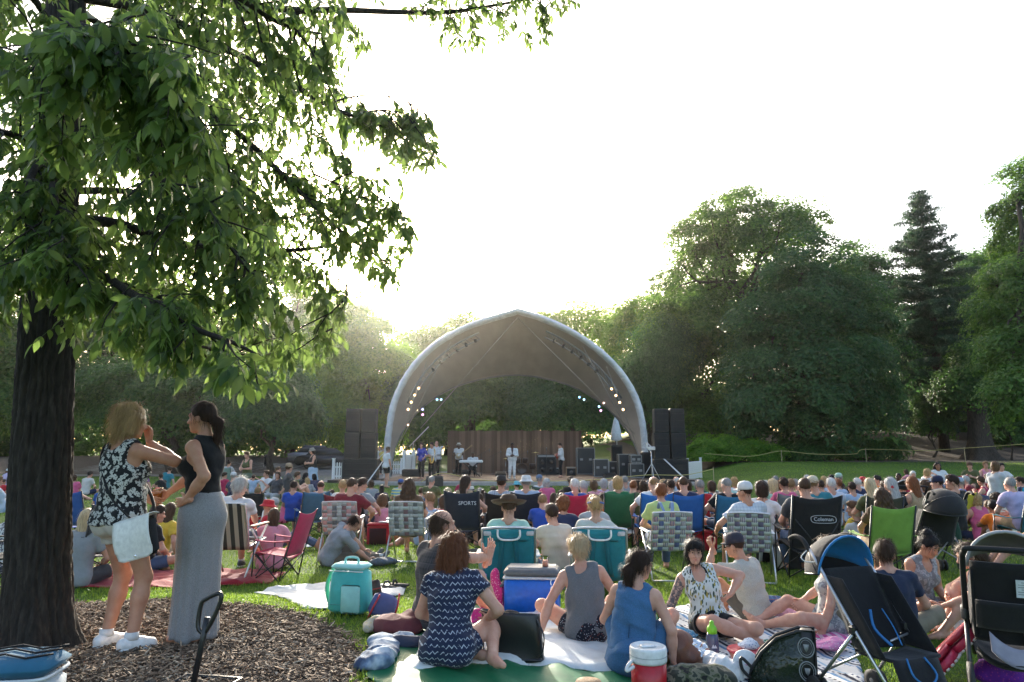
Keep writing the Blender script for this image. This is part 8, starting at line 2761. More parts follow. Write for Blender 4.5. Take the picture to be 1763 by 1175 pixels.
 p=gnd(1088,955)
 # front-middle people on the lawn
 C(958,868,F,'m','short','dark','tee','cream','long','denim','bearded dark haired man in a beige hooded tee looking left',rz=.35,d=9.0,fine=1,face=True,tmat=cloth((.50,.45,.37)))
 C(969,862,F,'f','curly','red','tee','navy','shorts','charcoal','person with curly ginger hair just beyond the bearded man in beige',rz=-.1,d=10.4)
 C(937,850,F,'m','buzz','sandy','tee','royal','shorts','tan','boy with cropped hair in a royal blue tee',rz=.12,kid=.97,d=11.6,fine=1)
 C(1023,870,F,'f','bob','blond','tee','lgrey','shorts','denim','blonde with a bob in a grey tee on the pale blanket',rz=-.05,d=10.6,fine=1)
 C(1515,872,'chair','f','wavy','brown','tee','brown','shorts','tan','woman with full brown hair sunk in the bright green chair',chair=(.16,.30,.05),chairlabel='bright green camp chair in front of the blue stroller',rz=-.05,d=8.9,scale=.88,fine=1)
 # left part, beyond the trunk
 C(17,757,F,'f','short','brown','tee','lav','long','grey','person in a lavender shirt seated far off at the left edge',rz=-.5,d=26,scale=1.35)
 C(14,781,'floor_back','f','short','sandy','tee','pale','shorts','sky','person in pale blue leaning back at the far left edge',rz=-.8,d=21,scale=1.2)
 C(9,806,F,'f','long','mid','tee','pale','shorts','white','woman in a white cap with brown hair at the left edge',rz=-.3,hat='cap',hatc='white')
 C(5,826,F,'m','short','brown','tee','red','shorts','navy','small child in red below the white cap at the left edge',rz=-.2,kid=.8)
 C(12,868,F,'f','short','dark','tee','white','long','black','person in a leaf print top cut off by the left edge',rz=-.4,d=9.2,tmat=cloth((.55,.55,.52),'floral',(.06,.05,.08)))
 p=gnd(8,1015)
 camp_chair(p.x,p.y,-.9,(.02,.022,.022),'dark camp chair half hidden by the left edge and the trunk',1.0)
 C(142,868,F,'f','long','pale','tee','grey','shorts','charcoal','blonde with very long hair and dark glasses pushed up, right of the trunk',rz=.1,d=8.4,fine=1)
 p=gnd(168,1000)
 camp_chair(p.x,p.y,.9,(.10,.10,.11),'grey camp chair facing left behind the blonde woman’s legs',.95)
 C(150,812,F,'f','short','black','tee','off','shorts','navy','dark haired person far off between the trunk and the floral top',rz=-.2)
 C(130,818,F,'f','bob','brown','tee','rose','shorts','navy','person in pink half behind the right side of the trunk',rz=.3)
 x=at_d(146,12.5)
 camp_chair(x,12.5,-.1,K['blue'],'blue camp chair seen under the blonde woman’s left elbow',.95)
 C(254,850,F,'m','short','dark','tee','black','shorts','denim','boy in a black tee looking down between the two standing women',rz=-.7,kid=.95,d=9.4,fine=1,face=True)
 C(281,850,F,'f','long','brown','tee','yellow','shorts','tan','brown haired girl in yellow between the two standing women',rz=-.3,kid=.9,d=10.4)
 C(288,797,F,'f','short','brown','tee','teal','shorts','navy','person in teal far off between the two standing women')
 C(250,808,F,'f','long','black','tee','purple','shorts','black','woman in purple and sunglasses between the two standing women',rz=2.6,face=True)
 C(283,816,F,'f','short','brown','tee','black','shorts','rose','dark clothed child with a pink cup between the two standing women',rz=1.2,kid=.9)
 # left middle
 C(369,772,'stand_hold','f','short','grey','tee','lgrey','long','denim','grey haired woman in a light top and jeans standing with clasped hands',rz=-1.8,d=23,face=True)
 C(428,766,'stand_hold','f','short','mid','tank','olive','skirt',(.10,.14,.10),'woman in a long olive dress standing by a stroller, far left',rz=2.8,d=25,face=True)
 C(438,796,'stand_arms','m','short','dark','tee','sky','shorts','teal','small child standing with both arms raised, far left',rz=.2,kid=.62,d=22)
 C(396,793,'chair','f','bun','dark','tee','lgrey','shorts','navy','woman with a dark topknot in a pale green chair',chair=(.20,.28,.24),rz=-.2)
 C(408,790,'chair_l','m','short','grey','tee','navy','shorts','grey','man in a white cap and navy shirt left of the woman in olive',rz=-.5,hat='cap',hatc='white',d=21)
 C(386,814,F,'m','short','dark','tee','crimson','shorts','navy','dark haired man in a crimson shirt on the grass',rz=-.3)
 C(369,812,F,'f','long','black','tee','black','shorts','charcoal','woman in black left of the man in crimson',rz=-.5)
 C(366,836,'chair','m','short','grey','tee','white','shorts','navy','grey haired man in a bright blue camp chair, left of the white haired man',chair='royal',rz=-.05,d=11.8)
 C(352,838,F,'f','short','mid','tee','white','shorts','navy','person with glasses peeking out beside the brunette’s skirt',rz=-1.2,face=True)
 C(458,780,'chair','m','short','brown','tee','white','shorts','charcoal','red faced man facing the camera by the dark stroller hood',rz=2.7,d=23,face=True)
 C(478,779,'chair','f','long','brown','tee','charcoal','long','lgrey','long haired woman in a dark vest facing the camera, far left',rz=2.9,d=22,face=True)
 C(480,794,F,'m','short','brown','tee','pink','shorts','denim','child in pink in front of the woman in the dark vest',rz=2.4,kid=.85,face=True)
 C(503,776,'chair_l','m','short','brown','tee','charcoal','shorts','tan','man in a tan cap and dark shirt, right of the far left group',rz=-1.1,d=22,hat='cap',hatc='tan',scale=1.1)
 C(512,787,'chair_up','f','short','brown','tank','olive','shorts','tan','short haired woman with forearms raised, right of the far left group',rz=-1.2,d=21)
 C(494,797,'floor_knee','f','short','red','tank','rose','shorts','maroon','ginger haired woman in a rose top with arms up',rz=-1.0,d=18)
 C(479,803,'chair_r','m','short','mid','tee','white','shorts','charcoal','man in a white tee in profile on a dark camp chair',chair='charcoal',rz=-.95,face=True)
 C(487,821,'floor_knee','f','long','brown','tight','tan','short','tan','long haired brunette with bare shoulders hugging her knees, facing right',rz=-1.25,face=True)
 C(463,835,'floor_side','m','short','grey','tee','white','shorts','grey','child in a grey cap leaning beside the red hooded figure',rz=-.7,kid=.9,hat='capback',hatc='lgrey',d=13)
 C(478,846,'floor_back','m',None,'dark','long','red','long','denim','figure in a red hooded top slumped by the empty red chair',rz=-1.3,kid=.9,d=11.5,hat='bucket',hatc='red')
 C(540,765,'stand_hold','f','long','dark','tank','black','skirt',(.36,.46,.58),'woman in a sun hat and long pale blue skirt standing on the far grass',rz=2.2,d=28,hat='bucket',hatc=(.3,.27,.22),face=True)
 C(521,814,F,'f','wavy','black','tee','black','shorts','black','black haired woman in black left of the picket fence',rz=-.4)
 C(528,823,F,'f','long','blond','tee','grey','shorts','denim','long haired blonde left of the balding man in blue',rz=.1)
 C(541,816,F,'f','long','black','tee','navy','shorts','navy','dark haired woman in navy between the blonde and the balding man',rz=.2)
 C(555,806,'chair','M','bald','brown','tee',(.16,.22,.30),'shorts','charcoal','balding man in a slate blue shirt in a red camp chair',chair='red',rz=.05,d=15.5)
 C(565,808,F,'f','short','dark','tee','navy','shorts','navy','person in navy just right of the balding man in slate blue',rz=-.2,d=17)
 C(592,813,'chair','f','short','blond','tee','off','shorts','navy','short haired blonde in a dark red camp chair left of the maroon tee',chair='maroon',rz=-.05,d=13.5)
 C(621,811,'chair_r','m','short','dark','tee','grey','shorts','navy','dark haired man in grey in a black camp chair right of the maroon tee',chair='black',rz=-.35,d=13.0)
 # middle, below the left speakers
 t=C(658,818,'stand','f','long','black','tee','navy','short','denim','girl in a navy top with block letters bending by the stage front',rz=.1,kid=.62,d=15.5)
 J=lib('J','stand','f')
 obj('lettering',text_mesh('LOVE',.11,.001),plain('letter_white2',(.55,.58,.6),.6,bump=0),t,mat=Matrix.Translation(tuple(J['chest']+V3(0,-.155,.06)))@Matrix.Rotation(R(90),4,'X'))
 C(668,834,F,'f','long','black','tee','black','shorts','denim','black haired woman in black beside the girl with the lettered top',rz=.5,d=14)
 C(688,824,F,'m','short','brown','tee','turq','shorts','navy','boy in a blue cap and striped turquoise shirt',rz=-.1,hat='capback',hatc='blue',tmat=cloth((.10,.30,.42),'stripe_h',(.6,.55,.2),None,1.6))
 C(666,786,'stand','f','short','brown','tee','white','shorts','black','girl in a white tee and dark shorts standing by the left canopy leg',rz=-.9,d=29.5,scale=.97)
 C(724,841,F,'m','short','brown','tee','grey','shorts','navy','brown haired child right of the second webbed chair',kid=.9)
 C(743,840,F,'f','long','blond','tee','denim','shorts','navy','blonde with long hair in a denim blue print shirt',rz=.15,tmat=cloth((.05,.09,.17),'spots',(.22,.30,.40)))
 C(763,832,F,'m','short','black','tee','black','long','charcoal','dark bearded man in black, profile to the right',rz=-.9,face=True,d=16)
 C(776,834,F,'f','bob','pale','tee','off','shorts','navy','pale blonde just right of the bearded man in black',rz=.1,d=17.5)
 C(787,839,F,'m','buzz','sandy','tee','white','shorts','denim','sandy haired man in a white tee sitting on the grass',rz=-.2,d=14)
 C(798,823,F,'m','short','white','tee','crimson','shorts','navy','white haired man in a red tee near the stage',rz=.05)
 C(811,826,F,'m','short','black','tee','cream','shorts','tan','man in a white straw fedora and tan shirt near the stage',hat='fedora',hatc='off',hatband='black',sk='t',d=18.5)
 C(838,829,F,'f','bun','dark','tank','red','shorts','charcoal','woman with a dark topknot in a red tank near the stage',rz=.1,d=16.5)
 C(819,848,F,'f','bob','dark','tee','black','shorts','black','dark haired woman just beyond the lettered navy chair',rz=.5,d=13)
 C(864,822,'chair','M','short','dark','tee','pale','shorts','tan','man in a dark fedora and plaid shirt in a black camp chair',chair='black',rz=-.1,d=12.6,hat='fedora',hatc=(.035,.032,.032),hatband='black',tmat=cloth((.42,.46,.52),'plaid',(.10,.14,.24),(.5,.5,.5)),fine=1)
 C(874,822,F,'m','short','grey','tee','green','shorts','navy','grey haired man in green right of the dark fedora',rz=-.1,d=19.5)
 C(885,814,F,'f','short','dark','tee','green','shorts','navy','person in a turquoise cap in front of the singer',hat='bucket',hatc=(.12,.45,.55),d=21)
 C(906,822,'chair','M','short','grey','tee',(.36,.42,.54),'shorts','navy','man in a white bucket hat and pale blue tee in a navy chair',chair=(.016,.020,.034),rz=-.03,d=12.4,hat='bucket',hatc='white',fine=1)
 C(919,826,F,'f','bob','pale','tee','off','shorts','navy','pale blonde just right of the white bucket hat',rz=.2,d=17)
 C(932,811,'chair','m','short','grey','tee','white','shorts','navy','man in a blue grey cap in a green trimmed chair',chair=(.05,.10,.08),hat='cap',hatc=(.10,.16,.25),d=18.5)
 C(986,815,'chair','m','short','brown','tee','black','long','black','brown haired man in a black chair ahead of the red chairs',chair='black',d=18)
 C(987,825,'chair','m','short','white','tee','blue','shorts','tan','white haired person in the left of the two red chairs',chair=(.50,.02,.06),rz=.08,d=13.2)
 C(1003,821,'chair','m','short','silver','tee','grey','shorts','tan','silver haired person in the right of the two red chairs',chair=(.50,.02,.06),rz=-.05,d=13.8)
 C(1026,818,'chair','f','bob','mid','tee','pink','shorts','navy','light brown haired woman in a navy chair right of the red chairs',chair=(.02,.03,.10),d=16)
 C(1051,822,'chair','f','bob','silver','tee','off','shorts','navy','silver haired woman in a deep blue chair',chair=(.02,.05,.18),rz=.05,d=15.5)
 C(1063,826,'chair','f','bob','white','tee','pale','shorts','navy','white haired woman in pale blue in a blue chair',chair=(.03,.08,.26),rz=-.05,d=14.4)
 C(1063,839,'chair','f','bob','blond','tee','green','shorts','navy','blonde in a dark green chair in front of the white haired woman',chair=(.02,.11,.05),rz=-.05,d=12.4)
 C(1089,834,'chair','m','buzz','red','tee','olive','shorts','tan','ginger cropped man in an olive chair',chair='olive',rz=-.2,d=13.2)
 C(1098,826,'chair','f','bob','dark','tee','maroon','shorts','black','dark haired woman in maroon behind the ginger cropped man',rz=-.3,d=16)
 C(1120,822,'chair','f','short','grey','tee','purple','shorts','navy','grey haired woman in purple in a lime green chair',chair=(.20,.32,.06),rz=-.1,d=15.2)
 C(1138,826,'chair','f','bob','blond','tee','off','shorts','navy','blonde right of the woman in purple',rz=.1,d=16)
 C(1132,834,'chair','m','short','silver','tee','olive','shorts','tan','grey haired man in olive in front of the blonde',rz=.1,d=13.6)
 C(1147,827,'chair','m','short','black','tee','black','shorts','black','man in a backward black cap below the strap',rz=.1,hat='capback',hatc='black',d=14.4)
 C(1161,815,'chair','m','bald','white','tee','pale','shorts','navy','bald white haired man below the right speaker stack',rz=.5,d=18)
 C(1170,824,'chair','f','bob','auburn','tee','brown','shorts','navy','auburn haired woman in brown below the right speaker stack',d=15.6)
 C(1181,831,'chair','f','bob','brown','tee','olive','shorts','navy','brown haired person in a pale olive chair below the right speaker stack',chair=(.30,.30,.10),rz=.1,d=14)
 C(1205,820,'chair','f','bob','grey','tee','dgreen','shorts','navy','grey haired woman in a slate cap in a dark green chair',chair='dgreen',hat='cap',hatc=(.12,.13,.17),d=16)
 C(1122,845,'chair','m','bald','sandy','tee','white','shorts','denim','bald man in the left bright blue camp chair',chair=(.02,.13,.42),rz=.04,d=11.4)
 C(1176,843,'chair','m','buzz','brown','tee','navy','shorts','denim','cropped brown haired man in the right bright blue camp chair',chair=(.02,.10,.34),rz=-.06,d=11.4)
 C(1247,818,'chair','M','bald','grey','tee','mint','shorts','tan','balding man in a mint shirt, navy chair, at the open lawn’s edge',chair=(.02,.05,.16),rz=-.05,d=16)
 C(1244,827,'chair','f','bob','sandy','tee','pale','shorts','navy','sandy haired woman in front of the balding man in mint',chair=(.03,.07,.20),d=14)
 C(1249,834,'chair','f','bob','pale','tee','off','shorts','navy','pale blonde woman directly behind the grey cropped man',d=12.8)
 C(1246,844,'chair','m','buzz','grey','tee','black','shorts','denim','grey cropped man in a teal blue chair left of the white cap',chair=(.02,.12,.24),rz=.1,d=11.3)
 # right middle
 C(1308,829,'chair','f','bob','dark','tee','white','shorts','navy','dark haired woman in white beyond the white cap',rz=-.3)
 C(1320,829,'chair','f','short','silver','tee','pink','shorts','navy','silver haired woman in profile beyond the white cap',rz=.5,d=15.5)
 C(1338,817,'chair','m','short','grey','tee','grey','shorts','navy','grey haired man at the lawn edge, rearmost right of the white cap',d=18)
 C(1341,825,'chair','f','bob','auburn','tee','pink','shorts','navy','auburn haired woman in pink at the lawn edge',rz=.2,d=16)
 C(1328,841,'chair','f','bob','pale','tee','mint','shorts','navy','pale blonde in a mint chair just right of the white cap',chair=(.30,.55,.40),rz=-.2,d=13)
 C(1347,837,'chair','f','short','dark','tee','rose','shorts','navy','short dark haired woman in rose in a grey chair with a red patch',chair=(.16,.17,.18),rz=.1,d=12.2)
 C(1354,834,'chair','m','bald','white','tee','white','shorts','navy','white haired balding man between two dark heads',rz=-.1,d=14)
 C(1371,823,'chair','m','short','grey','tee','tan','shorts','navy','grey haired man in profile left of the charcoal tee',rz=.6,d=16.5,face=True)
 C(1405,834,'chair','m','short','sandy','tee','teal','shorts','denim','man in a tan baseball cap and teal shirt',rz=-.1,d=11.2,hat='capback',hatc='cream',fine=1)
 C(1397,823,F,'f','short','black','tee','navy','shorts','navy','black haired person in navy turned to the left',rz=.8)
 C(1412,829,'chair','m','short','dark','tee','black','shorts','navy','dark haired figure in black behind the tan cap',rz=-.2,d=16)
 C(1428,834,'chair','m','short','white','tee','pale','shorts','navy','white haired man in a pale blue shirt right of the tan cap',rz=.05,d=13)
 C(1431,812,'chair','f','short','black','tee','black','shorts','black','dark haired woman in black facing the camera holding white paper',rz=2.6,d=19,face=True)
 C(1441,813,'chair','m','short','grey','tee','black','shorts','charcoal','man in a pale green cap beside the woman with the paper',rz=1.4,d=20,hat='cap',hatc='mint')
 C(1442,838,F,'f','bob','auburn','tee','denim','shorts','navy','auburn haired woman behind the man in yellow',rz=.1)
 C(1455,820,'chair','f','short','red','tee','sky','shorts','navy','ginger haired woman in blue turned left',rz=.6,d=17)
 C(1457,842,F,'f','short','brown','tee','brown','shorts','navy','child with tousled brown hair right of the tablet',kid=.9)
 C(1473,820,'chair','m','short','white','tee','navy','shorts','navy','white haired man in a navy shirt left of the red cap',rz=.1,d=17)
 C(1490,815,'chair','m','short','dark','tee','white','shorts','navy','man in a red cap and white tee',hat='capback',hatc='red',d=18)
 C(1507,810,'chair_l','m','short','black','tee','orange','shorts','navy','man in a bright orange tee resting his chin on his hand',rz=.7,d=18.5,face=True)
 x=at_d(1503,17)
 camp_chair(x,17,.1,(.02,.10,.06),'empty dark green camp chair in front of the orange tee',.95)
 C(1470,838,F,'m','short','black','tee','black','shorts','navy','dark haired man looking down left of the pale blonde',rz=.5)
 C(1486,841,F,'m','short','mid','tee','tan','shorts','navy','light brown haired boy beside the pale blonde',kid=.95,rz=.5)
 C(1452,858,'floor_back','m','short','mid','tee','yellow','shorts','lgrey','boy in a yellow tee leaning back with a tablet',rz=.9,kid=.92,d=11)
 C(1480,862,F,'m','bald','pale','tee','off','shorts','sky','bald baby left of the long haired pale blonde',kid=.8,d=10.6)
 C(1504,846,'chair','f','long','pale','tee','olive','shorts','navy','woman with long straight pale blonde hair in a dark olive chair',chair=(.05,.05,.03),rz=-.05,d=10.6,fine=1)
 t=C(1527,848,'chair','f','long','silver','tee','black','shorts','navy','silver blonde woman with a red flower at the back of her hair',rz=.05,d=11.0,fine=1)
 J=lib('J','chair','f')
 fl=obj('hair_flower',MB(True).lathe([(.0001,-.015),(.03,-.012),(.042,0),(.03,.014),(.0001,.02)],12,(0,-.135,-.06),Matrix.Rotation(R(90),3,'X')),cloth((.50,.01,.02)),t,mat=headM(J))
 C(1515,838,F,'f','short','dark','tee','blue','shorts','navy','dark haired child in blue beyond the silver blonde woman',kid=.95)
 C(1550,831,F,'f','long','dark','tight','black','short','navy','brunette in a black top facing the camera near the orange tee',rz=2.7,d=16,face=True)
 C(1535,830,'floor_knee','f','short','brown','tee','rose','shorts','turq','child in a magenta top right of the green chair',rz=.2,kid=.8)
 C(1565,830,'chair','f','short','red','tee','grey','shorts','navy','short ginger haired woman left of the navy cap',rz=.2,d=14)
 C(1567,810,F,'f','long','brown','tee','pink','shorts','navy','small girl in a pink print below the standing girl',rz=.6,kid=.9)
 C(1566,846,'chair','f','long','red','tank','tan','short','rose','strawberry blonde with long hair and bare shoulders, knee up',rz=.35,d=11)
 C(1541,790,'chair','m','buzz','black','tee','black','shorts','charcoal','dark skinned man in black holding something white in a blue chair',chair=(.03,.10,.25),rz=2.7,d=21,sk='d')
 C(1570,784,'chair','f','long','white','tee','white','shorts','grey','white haired woman in a white tee facing the camera',rz=2.9,d=22.5,face=True)
 C(1594,783,'stand_arms','f','curly','blond','tee','white','long','ldenim','curly blonde girl in a white tee and jeans standing with a camera raised',rz=-1.1,d=17.5,scale=.78)
 C(1612,768,'chair','m','wavy','black','tee','white','shorts','sky','long haired man in a white tee with a blue print facing the camera',rz=2.9,d=25,scale=1.08,sk='t',face=True)
 C(1610,826,'chair_l','m','short','dark','tee','sky','shorts','navy','man in a navy cap and blue shirt, profile left, behind the strollers',rz=.5,d=12.5,hat='cap',hatc='navy',face=True)
 C(1637,832,'chair_l','m','short','dark','tee','black','shorts','navy','dark haired man just beyond the black stroller hood',rz=.4,d=11.2)
 C(1632,820,'chair','m','short','grey','tee','tan','shorts','navy','man in a tan sun hat beyond the navy cap',hat='bucket',hatc='cream',rz=.5,d=16)
 C(1646,820,'chair','m','short','grey','tee','blue','shorts','navy','man in a pale blue cap right of the tan sun hat',hat='cap',hatc='sky',rz=.8,d=16.5)
 C(1667,776,'chair_up','m','short','brown','tee','olive','shorts','brown','man in a brown cap hunched forward in a red and navy chair',chair='red',rz=2.4,d=25.5,hat='cap',hatc='brown',scale=1.02)
 C(1695,771,'chair','f','short','sandy','tank','pink','shorts','pink','woman in a pink tank top in front of the flared trunk',rz=2.9,d=25.5,chair='charcoal',scale=1.05,face=True)
 C(1718,776,'chair_l','m','short','black','tee','white','shorts','off','man in white and navy sitting right of the woman in pink',rz=2.3,d=25,chair='navy',scale=1.02,face=True)
 C(1674,799,'chair','f','short','silver','tee','maroon','shorts','black','silver haired woman in maroon reading a book',rz=.9,d=19)
 C(1686,808,'chair','f','short','brown','tank','crimson','shorts','black','woman in dark red with a bare arm stretched out',rz=.8,d=18)
 C(1695,801,'chair','f','short','brown','tee','maroon','shorts','black','brown haired person in maroon left of the standing brunette',rz=.5,d=19.5)
 C(1711,796,'stand_hold','f','bob','mid','tee','lgrey','long','ldenim','brunette in a grey tee and light jeans standing on the right',rz=-1.2,d=15.5,scale=.9)
 C(1686,852,F,'f','bob','blond','tank','rose','shorts','navy','blonde in a raspberry tank top on the grass',rz=-.1,d=13)
 C(1702,856,F,'m','short','mid','tee','red','shorts','navy','child in red beside the raspberry tank top',rz=-.5,kid=.85,d=13)
 C(1720,863,F,'m','short','black','tee','orange','shorts','off','dark haired child in orange behind the raised knee',kid=.85,d=11.5,sk='t')
 C(1728,852,F,'f','curly','dark','tee','cream','shorts','tan','curly dark haired person in cream on the right',rz=.3,d=13,sk='t')
 C(1757,842,'chair','m','buzz','grey','tee','lav','shorts','tan','grey cropped man in lavender in a teal chair at the right edge',chair=(.015,.12,.16),rz=.15,d=11)
 C(1758,797,F,'m','short','dark','tee','navy','shorts','navy','person in navy hunched on the grass at the right edge',rz=.6,d=20,scale=1.15)
 C(1792,846,'beach','m','short','dark','tee','pale','shorts','navy','barefoot man at the right edge, knee up and phone in hand',rz=1.25,d=9.2,fine=1,tmat=cloth((.45,.50,.56),'plaid',(.2,.28,.4),(.5,.5,.5)))
 p=gnd(1795,952)
 for px,d,rz,c,lb in((1700,17.0,.2,(.22,.23,.24),'empty light grey camp chair behind the standing brunette'),(1668,14.2,.3,(.05,.07,.13),'navy and grey camp chair right of the black stroller'),(1737,17.5,.5,(.03,.33,.50),'empty cyan camp chair at the right edge of the crowd'),(1630,13.4,.1,(.45,.38,.03),'camp chair with a yellow back beyond the strollers'),(1535,19.5,.2,(.42,.03,.10),'empty pink camp chair below the man in black'),(1220,15,.3,(.05,.10,.24),'empty blue camp chair left of the balding man in mint'),(1650,24.5,2.6,(.30,.02,.03),'empty red camp chair at the foot of the mulch bank')):
  camp_chair(at_d(px,d),d,rz,c,lb,.95)
  # a few more backs of heads in the packed middle rows
 rows=[(745,822,'chair','m','short','grey','olive','grey haired man in olive left of the bearded man in black',18),(655,838,'floor','f','bob','mid','pink','light brown haired girl in pink left of the black haired kneeling pair',13.2),(733,852,'floor','m','short','sandy','sky','sandy haired boy in light blue right of the wavy haired brunette',12.2),(757,852,'floor','f','long','brown','crimson','long haired girl in crimson beside the denim blue print shirt',12.4),(826,832,'floor','m','short','grey','pale','grey haired man in pale blue left of the red tank top',17.6),(852,826,'floor','f','short','brown','white','brown haired woman in white right of the red tank top',18.4),(910,848,'floor','f','bob','blond','teal','blonde in teal just left of the boy in royal blue',13),(975,846,'floor','m','short','brown','red','brown haired boy in red ahead of the curly ginger hair',13.2),(945,820,'chair','f','bob','silver','rose','silver haired woman in rose right of the blue grey cap',17.5),(1012,836,'floor','f','long','mid','purple','long haired girl in purple between the red and green chairs',15),(1042,846,'floor','m','short','dark','orange','dark haired boy in orange left of the dark green chair',13),(1205,838,'chair','m','short','grey','red','grey haired man in red right of the right bright blue chair',13.6),(1222,830,'chair','f','bob','brown','turq','brown haired woman in turquoise left of the navy chairs',15),(410,828,'floor','m','short','brown','orange','brown haired boy in orange behind the white haired man',14.5),(432,826,'floor','f','bob','blond','red','blonde in red beyond the empty wheelchair',15),(508,822,'chair','m','short','dark','royal','dark haired man in royal blue left of the long haired blonde',15.5),(450,826,'floor','f','long','dark','turq','long haired woman in turquoise right of the empty wheelchair',15.5),(1040,830,'chair','f','bob','silver','lav','silver haired woman in lavender between two blue chairs',16.6),(1075,821,'chair','m','short','grey','grey','grey haired man in grey beneath the road cases',18),(1110,832,'chair','f','bob','brown','olive','brown haired woman in olive left of the lime green chair',14.6),(1153,836,'chair','f','short','dark','black','dark haired woman between the two bright blue chairs',13.4),(1262,826,'chair','f','bob','blond','white','blonde in white right of the balding man in mint',17.4),(1362,842,'chair','f','short','sandy','tan','sandy haired woman in tan left of the charcoal tee',13.2),(1388,818,'chair','m','short','silver','navy','silver haired man in navy beyond the charcoal tee',18.6),(1420,846,'floor','f','bob','brown','rose','brown haired girl in rose right of the teal shirt',12.4),(1418,822,'chair','f','bob','blond','pale','blonde in pale blue behind the white haired man',18),(1464,828,'chair','m','short','dark','sky','dark haired man in light blue below the white haired man in navy',15),(1492,830,'chair','f','bob','mid','off','light brown haired woman in cream below the red cap',15.4),(1520,826,'chair','m','short','brown','dgreen','brown haired man in dark green below the orange tee',15.8),(1545,845,'floor','f','short','dark','blue','dark haired girl in blue left of the strawberry blonde',12.8),(1585,838,'chair','f','bob','brown','charcoal','brown haired woman in charcoal left of the navy cap',13.4),(850,838,'floor','m','short','brown','pale','brown haired boy in pale blue left of the plaid shirt',15),(895,836,'floor','f','bob','dark','maroon','dark haired woman in maroon between the fedora and the bucket hat',15.5),(950,832,'floor','f','long','brown','olive','long haired woman in olive right of the bucket hat',16),(965,828,'floor','m','short','dark','black','dark haired man in black left of the red chairs',17),(640,806,'floor','f','bob','brown','grey','brown haired woman in grey at the foot of the speaker straps',22),(710,828,'floor','m','short','brown','navy','brown haired boy in navy just beyond the wavy haired brunette',17.5),(420,816,'floor','f','long','brown','rose','long haired girl in rose right of the man in crimson',16.5),(445,812,'floor','m','short','sandy','sky','sandy haired boy in light blue below the far stroller',18),(335,800,'floor','m','short','dark','white','dark haired man in white far behind the brunette’s ponytail',20),(180,800,'floor','f','bob','blond','blue','blonde in blue far behind the blonde woman’s elbow',20)]
 for i,(px,yt,po,sx,hr,hc,tc,lb,d)in enumerate(rows):
  C(px,yt,po,sx,hr,hc,'tee',tc,'shorts',('navy','denim','tan')[i%3],lb,rz=((i*37)%11-5)*.07,d=d)
  # on the stage
 zz=DECK_Z+.02
 band='band on the stage'
 def B(px,Y,*a,**k):
  return person(at(px,800,Y).x,Y,*a,z=zz,group=band,**k)
 t=B(882,34.3,math.pi,'stand_hold','M','buzz','black','long',K['white'],'long',(.62,.60,.58),'singer in a white jacket with a dark shirt at the microphone, centre stage',sk='d',face=True,shoes=(.5,.5,.48))
 J=lib('J','stand_hold','M')
 obj('patterned_panel',quad_mesh('patterned_panel',*sdf_mesh([el(J['waist']+V3(0,.02,.02),(.185,.155,.15),None,.03),hs(J['waist']+V3(0,0,-.12),(0,0,-1))],.02)),cloth((.16,.13,.16),'floral',(.45,.42,.44)),t)
 obj('shirt_front',MB(True).prism([(-.06,.14),(.06,.14),(.0,-.16)],.02,tuple(J['chest']+V3(0,.165,.02))),cloth((.05,.03,.03)),t)
 B(726,33.8,math.pi-.4,'stand','f','long','dark','elbow',(.05,.06,.32),'long',K['black'],'woman in a violet blue blouse and black trousers at the left of the stage',face=True)
 s=B(744,33.9,math.pi-.5,'stand_hold','m','short','black','long',K['white'],'long',K['black'],'saxophonist in a white shirt and black trousers',sk='m',face=True)
 x=at(744,800,33.9).x
 t=thing('saxophone','brass saxophone held by the man in the white shirt','saxophone',(x+.10,33.55,zz))
 br=plain('brass',(.55,.33,.10),.25,1.,bump=0)
 obj('tube',MB(True).tube([tuple(q)for q in smooth_path([Vector((.0,.12,1.42)),Vector((.02,0,1.44)),Vector((.06,0,1.30)),Vector((.0,-.03,.95)),Vector((-.05,-.05,.78)),Vector((-.13,-.06,.80)),Vector((-.17,-.06,1.0))],5)],list(np.linspace(.014,.065,31)),10),br,t)
 obj('bell',MB(True).lathe([(.055,0),(.075,.06),(.11,.10),(.105,.10),(.06,.04)],14,(-.175,-.06,.98)),br,t)
 obj('keys',MB(True).box((.03,-.06,1.12),(.03,.03,.34),bev=.01),CHROME,t)
 B(752,35.2,math.pi-.4,'stand_hold','M','bald','sandy','long',K['white'],'long',K['black'],'tall balding man in white playing behind the saxophonist',face=True,scale=1.05)
 t=thing('trumpet','brass trumpet held by the tall man behind the saxophonist','trumpet',(at(760,800,34.9).x,34.9,zz))
 obj('tube',MB(True).tube([(-.15,.1,1.52),(.30,-.1,1.56)],.012,6),br,t)
 obj('bell',MB(True).lathe([(.012,0),(.02,.06),(.06,.11),(.055,.11)],12,(.30,-.1,1.56),Matrix.Rotation(R(70),3,'Y')),br,t)
 obj('valves',MB(True).box((.02,.02,1.53),(.08,.03,.10),bev=.01),CHROME,t)
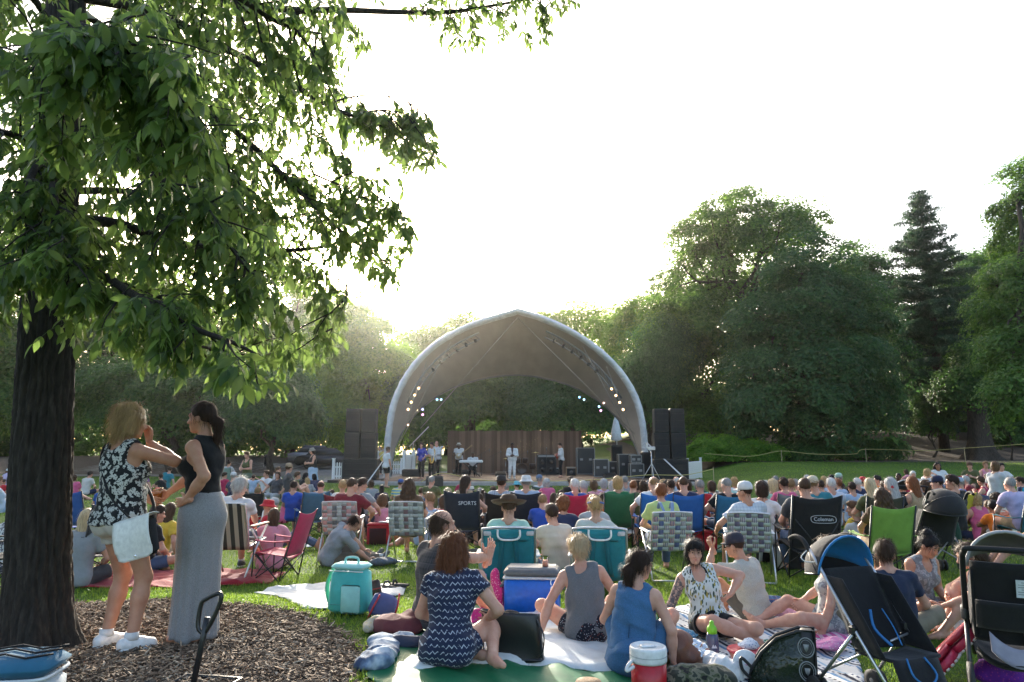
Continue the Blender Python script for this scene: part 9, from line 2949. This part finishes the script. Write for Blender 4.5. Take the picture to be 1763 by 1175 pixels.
 def guitar(px,Y,body,label,rz=0.,ang=-35,h_=1.08):
  g=thing('guitar',label,'guitar',(at(px,800,Y).x,Y,zz),rz)
  A=Matrix.Rotation(R(ang),3,'Y')
  out=[(.17*math.cos(a)*(1+.12*math.cos(2*a))-.0,.135*math.sin(a)*(1-.22*math.cos(a)-.15*math.cos(2*a)))for a in np.linspace(0,6.283,26,False)]
  m=MB(True).prism(out,.05)
  for nm,mm,mt in(('guitar_body',m,body),('neck',MB(True).box((.47,-.01,0),(.64,.025,.05),bev=.008).box((.84,-.01,0),(.14,.02,.08),bev=.008),plain('neck_maple',(.32,.20,.09),.4)),('pickguard',MB().box((.02,-.028,.03),(.13,.004,.09)),WHITE_P)):
   mm.v=[v@np.array(A).T+np.array((0,0,h_))for v in mm.v]
   obj(nm,mm,mt,g)
  return g
 B(790,38.2,math.pi-.2,'stand_hold','M','short','black','tee',K['white'],'long',K['black'],'guitarist in a white hat and white shirt by the fence',sk='d',hat='fedora',hatc=K['off'],hatband=K['black'],face=True)
 guitar(790,37.85,plain('guitar_cream',(.50,.42,.28),.3),'cream electric guitar of the man in the white hat',.0,-38)
 B(814,37.2,math.pi,'chair','M','buzz','black','tee',K['white'],'long',K['black'],'keyboard player in a white polo shirt seated at the keyboard',sk='d',face=True)
 B(966,36.0,1.75,'stand_hold','m','short','dark','long',K['white'],'long',K['black'],'guitarist in a white shirt and dark suspenders looking down, right of the singer',face=True)
 guitar(960,35.8,plain('guitar_red',(.36,.06,.03),.3),'reddish electric guitar held by the man in suspenders',1.2,-25)
 person(at(655,760,45).x,45,2.6,'stand','m','short','grey','tee',K['white'],'long',K['charcoal'],'man in a white shirt standing behind the left speaker stack',group='people behind the stage')
 person(at(660,760,43.5).x,43.5,2.9,'stand','m','short','dark','tee',(.60,.48,.12),'long',K['black'],'man in yellow standing behind the left speaker stack',group='people behind the stage',hat='cap',hatc=K['yellow'])
 # parked cars glimpsed beyond the path
 for px,Y,c,lb in((548,52,(.25,.26,.28),'silver car parked beyond the path, far left of the stage'),(566,49,(.05,.05,.055),'dark car parked nearer on the path, left of the speaker stack')):
  x=at(px,780,Y).x
  z0=float(gz(x,Y))+.02
  t=thing('parked_car',lb,'car',(x,Y,z0),.2)
  pm=plain('car_paint',c,.25,.3,bump=0)
  m=MB(True).prism([(-2.1,.35),(2.1,.35),(2.15,.75),(1.9,.86),(1.2,.92),(-1.7,.95),(-2.1,.85)],1.7)
  obj('body',m,pm,t)
  obj('cabin',MB(True).prism([(-1.5,.94),(1.15,.92),(.55,1.38),(-1.0,1.42)],1.5),plain('car_glass',(.03,.035,.04),.1,bump=0),t)
  obj('roof',MB(True).prism([(-1.0,1.42),(.55,1.38),(.5,1.43),(-.95,1.46)],1.46),pm,t)
  for sx in(-1.3,1.35):
   for sy in(-.8,.8):
    obj('wheel',MB(True).lathe([(.0001,-.1),(.31,-.1),(.33,0),(.31,.1),(.0001,.1)],18,(sx,sy,.33),Matrix.Rotation(R(90),3,'X')),plain('rubber',(.02,.02,.02),.7),t)
  for sy in(-.55,.55):
   obj('headlight',MB().box((2.08,sy,.70),(.10,.35,.12),bev=.02),plain('lamp_glass',(.6,.6,.58),.1,bump=0),t)
   # build
build_trees()
near_tree()
build_stage()
build_props()
build_heroes()
build_crowd()
grow_grass()
haze_box(.00036)
